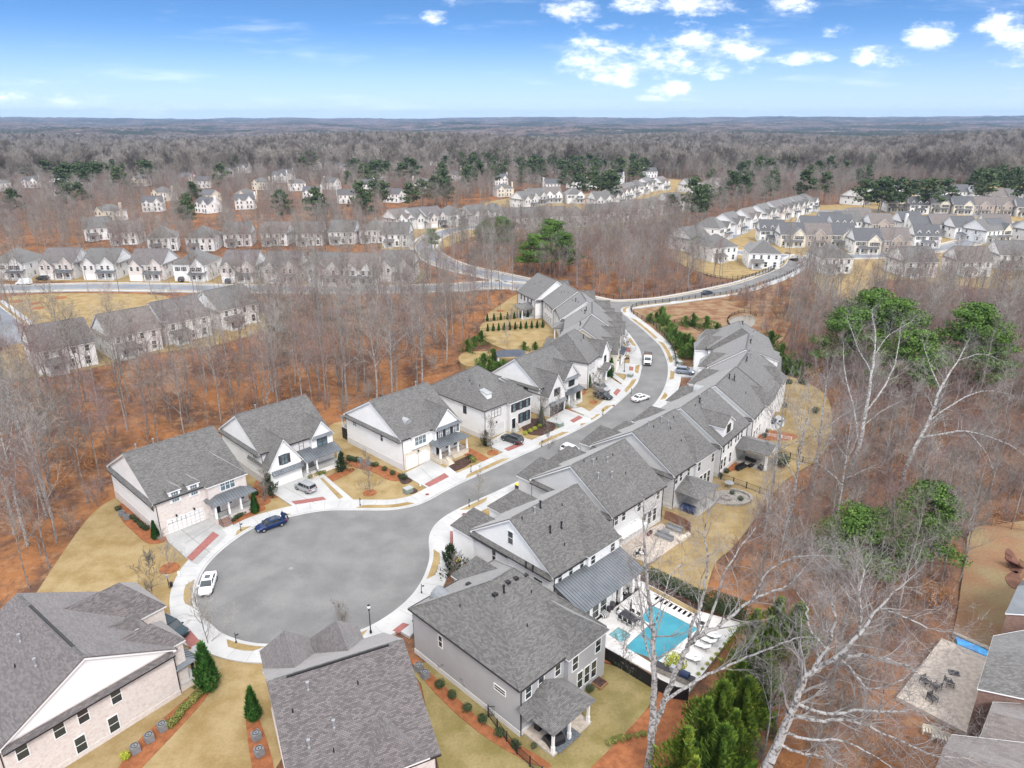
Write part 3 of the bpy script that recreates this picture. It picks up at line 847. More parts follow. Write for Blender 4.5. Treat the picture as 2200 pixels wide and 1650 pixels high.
# ---------------------------------------------------------------- vehicles
def car(label, loc, rot, paint, kind='sedan', trunk_open=False, group=None, name='parked_car', cat='car'):
    """x forward; lofted body with tapered glasshouse, wheel wells, wheels, lamps"""
    pm = mat('paint_' + paint[0], paint[1], rough=.25, spec=.6, metal=paint[2] if len(paint) > 2 else 0.0)
    K = {'sedan': (4.8, .92, 1.43, [(-2.40, .62, .80), (-2.3, .84, .98), (-1.75, .91, 1.02), (-.6, .92, .98), (.9, .92, .96), (1.7, .90, .84), (2.2, .80, .68), (2.40, .55, .55)], (-1.75, -1.05, .35, 1.15)),
         'wagon': (4.8, .92, 1.62, [(-2.40, .70, 1.0), (-2.32, .88, 1.1), (-1.6, .92, 1.1), (-.6, .93, 1.08), (.9, .93, 1.06), (1.7, .91, .98), (2.2, .82, .84), (2.40, .6, .7)], (-2.3, -1.9, .3, 1.1)),
         'mpv': (4.2, .88, 1.66, [(-2.10, .74, 1.0), (-2.05, .86, 1.08), (-1.4, .88, 1.08), (-.4, .88, 1.05), (.8, .88, 1.02), (1.45, .87, .98), (1.95, .80, .86), (2.10, .62, .7)], (-2.05, -1.85, .55, 1.15)),
         'suv': (4.7, .96, 1.75, [(-2.35, .74, 1.08), (-2.3, .92, 1.16), (-1.6, .96, 1.16), (-.6, .96, 1.14), (.8, .96, 1.12), (1.7, .94, 1.05), (2.2, .86, .92), (2.35, .64, .78)], (-2.28, -1.85, .2, 1.0)),
         'van': (5.6, 1.0, 2.35, [(-2.8, .9, 1.35), (-2.78, .98, 1.4), (-1.6, 1.0, 1.4), (0, 1.0, 1.35), (1.3, 1.0, 1.25), (2.1, .97, 1.1), (2.65, .86, .95), (2.8, .7, .8)], (-2.79, -2.75, .9, 1.75))}[kind]
    Ln, hw, top, st, (g0, g1, g2, g3) = K
    root = empty(name, loc, rot, label, cat, group)
    a = MB(); i0 = 0; ring = 10
    for (x, w, z) in st:
        zb = .30 if abs(x) < Ln/2 - .15 else .42
        pts = [(-w*.92, zb), (-w, zb + .15), (-w, z*.62), (-w*.97, z*.86), (-w*.84, z), (w*.84, z), (w*.97, z*.86), (w, z*.62), (w, zb + .15), (w*.92, zb)]
        a.v += [(x, p, q) for p, q in pts]
    for j in range(len(st) - 1):
        for k in range(ring):
            l = (k + 1) % ring; b = j * ring; c = b + ring
            a.f.append((b + l, b + k, c + k, c + l)); a.mi.append(0)
    a.f.append(tuple(range(ring))); a.mi.append(0)
    a.f.append(tuple(reversed(range((len(st)-1)*ring, len(st)*ring)))); a.mi.append(0)
    bo = a.build('body', pm, root, smooth=False)
    zb = st[3][2] - .03; rw = hw * .74; bw = hw * .86
    r = MB()
    r.quad((g1, -rw, top - .03), (g2, -rw, top - .03), (g2, rw, top - .03), (g1, rw, top - .03))
    r.box(g1 - .04, g2 + .04, -rw - .02, rw + .02, top - .10, top - .0)
    for s_ in (-1, 1):   # pillars
        r.tube((g2, s_*rw, top - .05), (g3, s_*bw, zb), .04, .05, 4); r.tube((g1, s_*rw, top - .05), (g0, s_*bw, zb), .05, .07, 4)
        xm = (g1 + g2) / 2 + .1; r.tube((xm, s_*rw, top - .05), (xm, s_*(bw + .02), zb), .04, .05, 4)
        if kind in ('wagon', 'suv', 'mpv', 'van'): r.tube((g1 + .75, s_*rw, top - .05), (g1 + .65, s_*(bw + .02), zb), .05, .06, 4)
    r.build('roof', pm, root)
    gl = MB()
    A = [(g0, -bw, zb), (g3, -bw, zb), (g3, bw, zb), (g0, bw, zb)]; B = [(g1, -rw, top - .06), (g2, -rw, top - .06), (g2, rw, top - .06), (g1, rw, top - .06)]
    names = ['side_window', 'windscreen', 'side_window', 'rear_window']
    for k in range(4):
        l = (k + 1) % 4; q = MB(); q.quad(A[k], A[l], B[l], B[k])
        q.build(names[k], pm if kind == 'van' and k != 1 else 'glass', root)
    wr = .33 if kind != 'van' else .36
    key = ('wheel', wr)
    if key not in _wc:
        w = MB(); w.lathe([(wr*.62, -.10), (wr, -.10), (wr, .10), (wr*.62, .10), (wr*.62, .06)], 16)
        q = MB(); q.lathe([(.0, -.09), (wr*.22, -.09), (wr*.62, -.07), (wr*.62, .07), (wr*.22, .09), (0, .09)], 10)
        _wc[key] = (w.mesh('tyre', 'black'), q.mesh('rim', 'metal_light'))
    for x in (-Ln*.29, Ln*.30):
        for s_ in (-1, 1):
            ww = empty('wheel', (x, s_ * (hw - .09), wr)); ww.parent = root; ww.rotation_euler = (math.pi/2, 0, 0)
            put('tyre', _wc[key][0], ww); put('rim', _wc[key][1], ww)
    fx = Ln / 2; zl = st[-2][2] - .1
    for s_ in (-1, 1):
        h = MB(); h.box(fx - .32, fx - .05, *sorted((s_*.42, s_*.80)), zl - .14, zl + .03); h.build('headlight', 'metal_light', root)
        h = MB(); h.box(-fx - .01, -fx + .2, *sorted((s_*.5, s_*(hw - .03))), st[1][2] - .28, st[1][2] - .12); h.build('tail_light', mat('tail_red', (.35, .015, .02), rough=.2, spec=.6), root)
        h = MB(); h.box(g3 - .3, g3 - .12, *sorted((s_*(hw - .06), s_*(hw + .13))), zb - .02, zb + .13); h.build('mirror', pm, root)
    h = MB(); h.box(fx - .14, fx - .01, -.38, .38, .48, zl - .12); h.build('grille', 'black', root)
    h = MB(); h.box(fx - .02, fx + .015, -.24, .24, .36, .47); h.build('bumper_plate', 'black', root)
    h = MB(); h.box(-fx - .02, -fx + .02, -.24, .24, .62, .74); h.build('licence_plate', 'white', root)
    if kind == 'sedan':
        h = MB(); h.box(g1 + .25, g2 - .35, -.36, .36, top - .01, top + .008); h.build('sunroof', 'glass', root)
    if kind in ('suv', 'wagon'):
        for s_ in (-1, 1):
            h = MB(); h.box(g1 + .1, g2 - .1, s_*rw*.9 - .025, s_*rw*.9 + .025, top + .03, top + .07); h.box(g1 + .1, g1 + .16, s_*rw*.9 - .025, s_*rw*.9 + .025, top - .02, top + .03); h.box(g2 - .2, g2 - .14, s_*rw*.9 - .025, s_*rw*.9 + .025, top - .02, top + .03)
            h.build('roof_rail', 'metal_light', root)
    if trunk_open:
        h = MB(); h.profile([(-1.82, 1.03), (-1.78, 1.08), (-2.15, 1.72), (-2.22, 1.70)], -.78, .78, 'y'); h.build('trunk_lid', pm, root)
        h = MB(); h.box(-2.28, -1.8, -.66, .66, .98, 1.03); h.build('trunk_well', 'black', root)
    return root

def limb_path(T, pts, r0, r1, sides=7):
    """tapered limb through surveyed points; returns the smooth path"""
    P_ = [Vector(p) for p in pts]; out = []
    for i in range(len(P_) - 1):
        a = P_[max(0, i-1)]; b = P_[i]; c = P_[i+1]; d = P_[min(len(P_)-1, i+2)]
        for k in range(5):
            t = k/5; out.append(.5*((2*b) + (c-a)*t + (2*a-5*b+4*c-d)*t*t + (3*b-a-3*c+d)*t*t*t))
    out.append(P_[-1]); n = len(out); L = sum((out[i+1]-out[i]).length for i in range(n-1)); acc = 0; res = []
    for i in range(n-1):
        s0 = acc/L; acc += (out[i+1]-out[i]).length; s1 = acc/L
        j = Vector((random.gauss(0, .05), random.gauss(0, .05), random.gauss(0, .05)))*(i > 0) 
        out[i+1] = out[i+1] + j
        ra, rb = r0 + (r1-r0)*s0, r0 + (r1-r0)*s1
        T.tube(out[i], out[i+1], ra, rb, sides); res.append((out[i], out[i+1], rb, s1))
    return res
def hero_tree(seed, limbs, base, bark='bark_pale', tw='twig_pale', dens=1.0):
    random.seed(seed); T = MB(); C = MB(); b = Vector(base)
    for pts, r0, r1, start in limbs:
        path = limb_path(T, [Vector(p) - b for p in pts], r0, r1)
        for (a, q, r, s_) in path:
            if s_ < start: continue
            d = (q - a).normalized()
            for _ in range(1):
                if random.random() < dens: branch(C, C, q, rdir(d, random.uniform(.5, 1.0)), random.uniform(2.0, 4.6)*(1.15 - .5*s_), max(.022, r*.42), 1, 3, (1, .7, .020), .2, .10, 3)
        branch(C, C, path[-1][1], (path[-1][1]-path[-1][0]).normalized(), 2.6, r1, 1, 3, (1, .6, .020), .15, .1, 3)
    return T.mesh('trunk', bark, uv=False), C.mesh('crown', tw, uv=False)
# ---------------------------------------------------------------- terrain
def smooth(x, a, b):
    t = np.clip((x - a) / (b - a), 0, 1); return t * t * (3 - 2 * t)
def terrain_h(x, y):
    x = np.asarray(x, float); y = np.asarray(y, float)
    r = np.hypot(x, y)
    h = np.full_like(r, -.22)
    for (cx, cy, sx, sy, a) in ((-62, 150, 17, 13, 4.0), (-32, 172, 16, 16, 5.0), (-16, 205, 9, 14, 4), (-75, 128, 14, 10, 3),
                                (95, 110, 18, 26, 5.5), (78, 70, 9, 10, 3.0), (45, 262, 22, 12, 3), (100, 190, 14, 22, 4)):
        h -= a * np.exp(-((x - cx) / sx) ** 2 - ((y - cy) / sy) ** 2)
    a = np.arctan2(x, y)
    h += -26 * smooth(r, 900, 2400)
    n = .5 + .5 * (np.sin(a * 9 + 1.2) * .45 + np.sin(a * 23 + r * .0006) * .3 + np.sin(a * 4.1 - .7) * .35)
    h += (14 + 22 * n) * smooth(r, 2900, 3600) - 16 * smooth(r, 3900, 4600) + (10 + 22 * (.5 + .5 * np.sin(a * 14 + 2.6) * np.sin(a * 5.3))) * smooth(r, 5000, 5900) - 14 * smooth(r, 6300, 7200) + (26 + 22 * n + 12 * smooth(a, 0, .6)) * smooth(r, 7600, 10000)
    h += smooth(r, 700, 1500) * 7 * (np.sin(x * .0061 + y * .0019) + np.sin(y * .0043 - x * .0027))
    h += 30 * np.exp(-((x - 1150) / 330) ** 2 - ((y - 1500) / 420) ** 2)
    return h
def make_ground():
    rs = [0.0] + list(15 * (14500 / 15) ** (np.linspace(0, 1, 400)))
    an = np.concatenate([np.linspace(-50, 50, 680), np.linspace(54, 306, 48)])
    an = np.radians(an)
    rr, aa = np.meshgrid(rs, an, indexing='ij')
    x = rr * np.sin(aa); y = rr * np.cos(aa); z = terrain_h(x, y)
    rng = np.random.default_rng(3)
    # woodland canopy relief on the far land (real height, about 10 m)
    jag = rng.random(z.shape)
    z += smooth(rr, 1500, 2600) * (jag - .3) * np.clip(3 + rr * .0011, 0, 11)
    nr, na = x.shape
    v = np.stack([x, y, z], -1).reshape(-1, 3)
    i, j = np.meshgrid(np.arange(nr - 1), np.arange(na), indexing='ij'); j2 = (j + 1) % na
    f = np.stack([i*na + j, i*na + j2, (i+1)*na + j2, (i+1)*na + j], -1).reshape(-1, 4)[:, ::-1]
    me = bpy.data.meshes.new('ground'); me.vertices.add(len(v)); me.vertices.foreach_set('co', v.ravel())
    me.loops.add(f.size); me.loops.foreach_set('vertex_index', f.ravel().astype(np.int32))
    me.polygons.add(len(f)); me.polygons.foreach_set('loop_start', np.arange(0, f.size, 4, dtype=np.int32)); me.polygons.foreach_set('loop_total', np.full(len(f), 4, np.int32))
    me.update(); me.validate(); me.materials.append(M['ground'])
    me.polygons.foreach_set('use_smooth', np.full(len(f), True))
    o = put('ground', me); o['kind'] = 'structure'
make_ground()

def catmull(ps, n=6, closed=False):
    out = []; L = len(ps)
    for i in range(L if closed else L - 1):
        p0 = ps[(i - 1) % L] if closed or i > 0 else ps[0]; p1 = ps[i]; p2 = ps[(i + 1) % L]; p3 = ps[(i + 2) % L] if closed or i + 2 < L else ps[-1]
        for k in range(n):
            t = k / n; t2 = t * t; t3 = t2 * t
            out.append(tuple(.5 * (2*p1[c] + (p2[c]-p0[c])*t + (2*p0[c]-5*p1[c]+4*p2[c]-p3[c])*t2 + (3*p1[c]-p0[c]-3*p2[c]+p3[c])*t3) for c in (0, 1)))
    if not closed: out.append(tuple(ps[-1][:2]))
    return out
def resample(ps, step):
    out = [ps[0]]; acc = 0
    for a, b in zip(ps[:-1], ps[1:]):
        L = math.hypot(b[0]-a[0], b[1]-a[1]); d = step - acc
        while d <= L and L > 0:
            t = d / L; out.append((a[0] + (b[0]-a[0])*t, a[1] + (b[1]-a[1])*t)); d += step
        acc = L - (d - step)
    out.append(ps[-1]); return out
def offset(ps, d):
    """offset to the right of travel"""
    out = []
    for i, p in enumerate(ps):
        a = ps[max(0, i - 1)]; b = ps[min(len(ps) - 1, i + 1)]
        tx, ty = b[0]-a[0], b[1]-a[1]; L = math.hypot(tx, ty) or 1
        out.append((p[0] + ty/L*d, p[1] - tx/L*d))
    return out
def band(name, ps, d0, d1, z0, z1, m, kind='structure'):
    """strip between two offsets of a line, as a slab z0..z1"""
    a = offset(ps, d0); b = offset(ps, d1); mb = MB(); n = len(ps)
    for i in range(n - 1):
        mb.quad((*a[i], z1), (*b[i], z1), (*b[i+1], z1), (*a[i+1], z1))
        mb.quad((*a[i], z0), (*a[i], z1), (*a[i+1], z1), (*a[i+1], z0)); mb.quad((*b[i+1], z0), (*b[i+1], z1), (*b[i], z1), (*b[i], z0))
    for i in (0, n-1): mb.quad((*a[i], z0), (*b[i], z0), (*b[i], z1), (*a[i], z1))
    o = mb.build(name, m); o['kind'] = kind; return o
def slab(name, ps, z1, m, z0=-1.0, kind='structure', smoothn=0):
    if smoothn: ps = catmull(ps, smoothn, True)
    mb = MB(); mb.prism(list(ps), z0, z1); o = mb.build(name, m)
    if kind: o['kind'] = kind
    return o
def pslab(name, px, z1, m, z0=-1.0, smoothn=0, kind='structure'):
    return slab(name, gpts(px), z1, m, z0, kind, smoothn)

# ---- street and cul-de-sac; curb line traced once round: left side, bulb, right side
CURB = [(1253, 655), (1290, 665), (1318, 678), (1330, 694), (1345, 709), (1360, 728), (1374, 750), (1380, 774), (1378, 795), (1371, 820), (1357, 839), (1335, 860), (1314, 878), (1282, 902), (1230, 930), (1177, 954), (1130, 975),
        (1082, 997), (1035, 1019), (986, 1041), (950, 1060), (925, 1074), (893, 1087), (840, 1096.5), (762, 1097), (698, 1098), (638, 1108), (590, 1120), (546, 1135), (503, 1162), (468, 1191), (440, 1223), (425, 1258), (423, 1287),
        (431, 1319), (450, 1341), (478, 1361), (510, 1374), (547, 1382), (580, 1384), (640, 1383), (700, 1375), (769, 1356), (822, 1330), (872, 1292), (902, 1255), (918, 1218), (923, 1192), (921, 1166), (924, 1146), (938, 1124),
        (968, 1102), (1015, 1079), (1073, 1053), (1130, 1026), (1190, 998), (1250, 970), (1310, 938), (1356, 910), (1392, 882), (1416, 854), (1430, 825), (1435, 798), (1432, 774), (1420, 747), (1401, 727), (1374, 703), (1351, 685), (1337, 673), (1334, 665), (1342, 660),
        (1358, 658), (1400, 652), (1440, 648), (1473, 643), (1582, 627), (1654, 605), (1690, 590), (1709, 578), (1716, 566)]
curb = resample(catmull(gpts(CURB), 6), 1.0)
UP = [(1716, 548), (1697, 556), (1683, 573), (1636, 593), (1582, 611), (1509, 627), (1440, 640), (1400, 645), (1329, 649), (1290, 644), (1230, 630), (1190, 620)]
up = resample(catmull(gpts(UP), 6), 1.5)
slab('road', curb + up[:-1] + gpts([(1190, 632)]), .04, 'asphalt')
iA = min(range(len(curb)), key=lambda i: math.hypot(curb[i][0] - at(1325, 686)[0], curb[i][1] - at(1325, 686)[1]))
main = curb[iA:]
band('curb', main, 0.02, -.62, -.5, .14, 'conc') if False else None
# curb runs on the outside of the asphalt: travel goes down the left side, so outside is to the right
band('gutter_curb', main, 0.0, .30, -.5, .07, 'conc_new')
band('curb', main, .30, .55, -.5, .17, 'conc_new')
band('pavement', main, .55, 3.3, -.5, .16, 'conc_new')
band('curb', up, 0.0, .45, -.5, .16, 'conc_new'); band('verge', up, .45, 1.4, -.5, .14, 'lawn'); band('pavement', up, 1.4, 3.0, -.5, .155, 'conc_new')
def near_i(px, line=None):
    line = line or main; p = at(*px)[:2]
    return min(range(len(line)), key=lambda i: math.hypot(line[i][0] - p[0], line[i][1] - p[1]))
def verge(p, q, d0=.6, d1=1.6):
    i, j = sorted((near_i(p), near_i(q)))
    seg = main[i:j+1]
    if len(seg) < 3: return
    # rounded ends
    mb = MB(); n = len(seg); a = offset(seg, d0)
    fr = [min(1, math.sin(min(1, max(0.04, k/1.2), ) * 1.57), math.sin(min(1, max(.04, (n-1-k)/1.6)) * 1.57)) for k in range(n)]
    b = []
    for k, f in enumerate(fr):
        oo = offset(seg, d0 + (d1 - d0) * f); b.append(oo[k])
    for k in range(n - 1): mb.quad((*a[k], .175), (*b[k], .175), (*b[k+1], .175), (*a[k+1], .175))
    o = mb.build('verge', 'lawn'); o['kind'] = 'structure'
for p, q in [((1381, 786), (1380, 805)), ((1374, 816), (1350, 845)), ((1322, 872), (1300, 888)), ((1296, 893), (1275, 905)), ((1265, 912), (1255, 918)), ((1225, 930), (1160, 960)), ((1097, 988), (1010, 1030)), ((890, 1088), (766, 1097)),
             ((625, 1110), (598, 1117)), ((545, 1136), (515, 1154)), ((425, 1250), (424, 1300)), ((500, 1371), (575, 1384)), ((780, 1350), (755, 1362)), ((908, 1245), (925, 1185)), ((985, 1093), (1040, 1068)),
             ((1409, 860), (1420, 845)), ((1432, 815), (1434, 795)), ((1433, 780), (1410, 735)), ((1403, 729), (1350, 684)), ((1337, 672), (1440, 648)), ((1370, 745), (1358, 728)), ((1450, 646), (1600, 622))]:
    verge(p, q)
# expansion joints in the pavement, manholes and gutters
jm = MB()
for k in range(2, len(main) - 2, 2):
    a = offset(main[k-1:k+2], .6)[1]; b = offset(main[k-1:k+2], 3.28)[1]
    tx, ty = main[k+1][0]-main[k-1][0], main[k+1][1]-main[k-1][1]; L = math.hypot(tx, ty); tx, ty = tx/L*.018, ty/L*.018
    jm.quad((a[0]-tx, a[1]-ty, .166), (b[0]-tx, b[1]-ty, .166), (b[0]+tx, b[1]+ty, .166), (a[0]+tx, a[1]+ty, .166))
jo = jm.build('pavement_joints', mat('joint', (.20, .195, .19))); jo['kind'] = 'structure'
for k, (px, lb) in enumerate([((918, 1062), 'rusty red round utility cover in the pavement by the pale house'), ((997, 1104.5), 'rusty red utility cover near the bare street tree'), ((1318, 871), 'small round utility cover in the pavement of the curve')]):
    a = MB(); a.lathe([(.001, .012), (.34, .012), (.36, 0)][::-1], 16); o = a.build('utility_cover', mat('rust', (.22, .07, .06)), loc=at(px[0], px[1], .17)); tag(o, lb, 'manhole cover')
a = MB(); a.lathe([(.001, .006), (.30, .006), (.33, 0)][::-1], 16); tag(a.build('manhole_cover', mat('iron_cover', (.24, .24, .24), rough=.6), loc=at(625, 1221, .045)), 'grey manhole cover in the middle of the turning circle', 'manhole cover')
jn = MB()
def crack(px, w=.05):
    ps = gpts(px)
    for a, b in zip(ps[:-1], ps[1:]):
        d = Vector((b[0]-a[0], b[1]-a[1])); n_ = Vector((-d.y, d.x)).normalized() * w
        jn.quad((a[0]-n_.x, a[1]-n_.y, .046), (b[0]-n_.x, b[1]-n_.y, .046), (b[0]+n_.x, b[1]+n_.y, .046), (a[0]+n_.x, a[1]+n_.y, .046))
crack([(900, 1084), (922, 1098), (950, 1112)], .035)
crack([(920, 1072), (945, 1094), (962, 1102)], .03)
crack([(500, 1330), (560, 1342), (640, 1338)], .012)
crack([(700, 1130), (760, 1128), (830, 1140)], .012)
crack([(1180, 956), (1205, 978), (1225, 985)], .03)
crack([(1384, 812), (1408, 818), (1432, 822)], .03)
crack([(1040, 1030), (1120, 1000), (1200, 966)], .014)
crack([(560, 1292), (620, 1240), (700, 1196), (760, 1178)], .012)
o = jn.build('road_cracks', mat('crack', (.19, .19, .19))); o['kind'] = 'structure'
# storm drain inlets
for px in ((925, 1068), (720, 1100), (1336, 858)):
    pass
# ---- other streets beyond the trees
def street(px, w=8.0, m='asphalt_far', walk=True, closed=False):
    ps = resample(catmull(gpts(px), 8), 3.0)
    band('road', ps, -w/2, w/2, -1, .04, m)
    if walk:
        for s_ in (-1, 1):
            band('curb', ps, s_*w/2, s_*(w/2 + .5), -1, .16, 'conc_new'); band('verge', ps, s_*(w/2 + .5), s_*(w/2 + 1.5), -1, .12, 'lawn'); band('pavement', ps, s_*(w/2 + 1.5), s_*(w/2 + 3.1), -1, .16, 'conc_new')
    return ps
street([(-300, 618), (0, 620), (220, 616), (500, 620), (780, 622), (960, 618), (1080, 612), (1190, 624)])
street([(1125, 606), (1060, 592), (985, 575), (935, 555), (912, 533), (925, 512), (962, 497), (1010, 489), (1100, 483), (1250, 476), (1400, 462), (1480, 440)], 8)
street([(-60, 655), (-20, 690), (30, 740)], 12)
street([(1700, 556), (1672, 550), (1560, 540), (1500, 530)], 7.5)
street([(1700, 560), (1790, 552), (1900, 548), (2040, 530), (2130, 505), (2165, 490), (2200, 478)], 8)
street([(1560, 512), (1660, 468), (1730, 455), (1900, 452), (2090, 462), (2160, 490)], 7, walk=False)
# ---- lawns
LAWNS = [
 ('lawn', [(40, 1330), (66, 1292), (100, 1240), (130, 1195), (185, 1118), (225, 1082), (262, 1062), (300, 1030), (470, 960), (560, 1000), (700, 930), (706, 918), (745, 905), (950, 905), (1060, 900), (1180, 880), (1250, 850), (1290, 790), (1330, 730), (1345, 720),
           (1371, 750), (1377, 790), (1360, 835), (1320, 868), (1180, 946), (1080, 990), (985, 1034), (900, 1080), (840, 1090), (700, 1092), (590, 1114), (540, 1130), (440, 1200), (410, 1260), (415, 1330), (470, 1372), (560, 1400), (600, 1480), (560, 1700), (-40, 1900), (-200, 1700)]),
 ('lawn', [(1040, 690), (1046, 676), (1075, 655), (1112, 632), (1150, 625), (1190, 650), (1240, 700), (1240, 740), (1150, 760), (1090, 752), (1034, 726), (1030, 705)]),
 ('lawn', [(985, 768), (1010, 755), (1110, 757), (1180, 760), (1150, 800), (1060, 790), (1000, 785)]),
 ('lawn_green', [(880, 1440), (905, 1470), (945, 1660), (1010, 1760), (1240, 1690), (1330, 1590), (1405, 1500), (1385, 1462), (1300, 1425), (1200, 1420), (1000, 1400)]),
 ('lawn', [(1180, 1190), (1399, 1240), (1504, 1285), (1522, 1250), (1540, 1205), (1580, 1170), (1640, 1090), (1690, 1030), (1765, 980), (1786, 925), (1784, 870), (1762, 838), (1715, 815), (1675, 803), (1600, 800), (1400, 900), (1200, 1000), (1000, 1120), (990, 1150), (1100, 1200)]),
 ('lawn_worn', [(2085, 1140), (2140, 1128), (2260, 1140), (2330, 1500), (2060, 1460), (2060, 1300), (2075, 1200)]),
 ('slope', [(1358, 690), (1352, 668), (1400, 660), (1560, 637), (1650, 613), (1700, 592), (1712, 640), (1700, 690), (1670, 740), (1600, 740), (1520, 760), (1480, 800), (1452, 800), (1440, 765), (1400, 720)]),
 ('lawn', [(15, 641), (60, 634), (160, 630), (330, 633), (362, 645), (300, 668), (190, 690), (110, 705), (62, 701), (30, 672)]),
 ('lawn', [(-200, 606), (0, 603), (300, 606), (780, 613), (900, 604), (900, 575), (700, 568), (400, 566), (-200, 566)]),
 ('lawn', [(-40, 805), (120, 806), (330, 760), (480, 738), (560, 712), (590, 700), (545, 660), (480, 640), (250, 680), (100, 705), (30, 735)]),
 ('lawn', [(1445, 540), (1470, 520), (1500, 500), (1620, 455), (1750, 442), (1825, 436), (1850, 412), (2000, 402), (2300, 405), (2400, 560), (2200, 620), (2080, 615), (1900, 600), (1870, 640), (1840, 660), (1770, 630), (1735, 585), (1690, 540), (1660, 580), (1600, 600), (1520, 590), (1450, 560)]),
 ('lawn', [(820, 500), (850, 470), (1000, 445), (1100, 425), (1240, 420), (1400, 385), (1480, 390), (1530, 410), (1480, 450), (1400, 480), (1200, 500), (1030, 505), (940, 540), (860, 560), (820, 540)]),
 ('clay', [(820, 500), (840, 465), (960, 455), (1010, 452), (1000, 462), (900, 480)]),
 ('clay', [(1255, 432), (1290, 415), (1350, 405), (1335, 425), (1290, 440)]),
]
for k, (m, px) in enumerate(LAWNS):
    pslab('lawn' if m.startswith('lawn') else 'hillside', px, 0.0 + k * .0024, m, -3.0, 3)
# pine-straw skirts and beds
def bed(px, m='straw', z=.07, sm=4): pslab('mulch_bed', px, z, m, -.1, sm)
def ring(px, r, m='straw'):
    x, y, _ = at(*px); n = 18; random.seed(int(px[0]))
    slab('mulch_ring', [(x + r*(1+random.uniform(-.08,.08))*math.cos(6.283*k/n), y + r*(1+random.uniform(-.08,.08))*math.sin(6.283*k/n)) for k in range(n)], .075, m, -.1)
bed([(255, 1094), (268, 1085), (350, 1150), (362, 1162), (320, 1168), (290, 1146), (262, 1118)])
bed([(485, 1105), (545, 1062), (570, 1090), (560, 1100), (520, 1118), (488, 1132)])
bed([(545, 1045), (560, 1030), (598, 1065), (570, 1072), (552, 1062)])
bed([(690, 1030), (752, 1006), (760, 1012), (735, 1025), (695, 1042)])
bed([(742, 992), (770, 985), (862, 1018), (870, 1030), (840, 1033), (800, 1014), (765, 1005)])
bed([(855, 1022), (880, 1020), (885, 1034), (865, 1040)], 'mulch', .085)
bed([(966, 1000), (1005, 980), (1020, 985), (1000, 1003), (975, 1012)], 'mulch', .085)
bed([(1000, 960), (1050, 985), (1045, 992), (1000, 980)])
bed([(1120, 905), (1165, 900), (1195, 915), (1170, 935), (1130, 930)], 'mulch', .085)
bed([(1178, 880), (1210, 872), (1235, 880), (1215, 893), (1190, 896)])
bed([(1215, 850), (1255, 842), (1252, 850), (1225, 862)])
bed([(885, 1425), (895, 1418), (950, 1470), (1050, 1560), (1180, 1640), (1140, 1640), (1030, 1575), (935, 1490)])
bed([(1297, 1420), (1330, 1430), (1400, 1470), (1410, 1500), (1330, 1590), (1240, 1700), (1420, 1700), (1480, 1560), (1440, 1440), (1330, 1395)])
bed([(1545, 1000), (1600, 985), (1610, 990), (1590, 1005), (1560, 1016), (1548, 1012)])
bed([(1625, 935), (1650, 925), (1710, 935), (1700, 945), (1640, 945)])
bed([(240, 1680), (290, 1600), (350, 1545), (430, 1478), (448, 1492), (385, 1565), (300, 1655), (280, 1690)], 'straw', .06)
bed([(528, 1540), (552, 1535), (590, 1660), (550, 1680)], 'straw', .06)
for px, r, m in [((364, 1221), 1.35, 'straw'), ((568, 1079), 1.0, 'straw'), ((795, 1059), 1.15, 'straw'), ((884, 1055), 1.0, 'mulch'), ((1059, 973), 1.15, 'straw'), ((1170, 920), 1.0, 'straw'), ((1275, 864), .9, 'straw'), ((1290, 856), .75, 'mulch'),
                 ((1350, 812), .9, 'mulch'), ((1330, 817), .9, 'mulch'), ((1345, 770), .9, 'mulch'), ((1075, 668), 1.2, 'straw'), ((1095, 702), 1.2, 'straw'), ((1190, 740), 1.2, 'straw'), ((35, 648), 2, 'straw'), ((75, 652), 2, 'straw'), ((80, 662), 2, 'straw'), ((130, 640), 2, 'straw')]:
    ring(px, r, m)
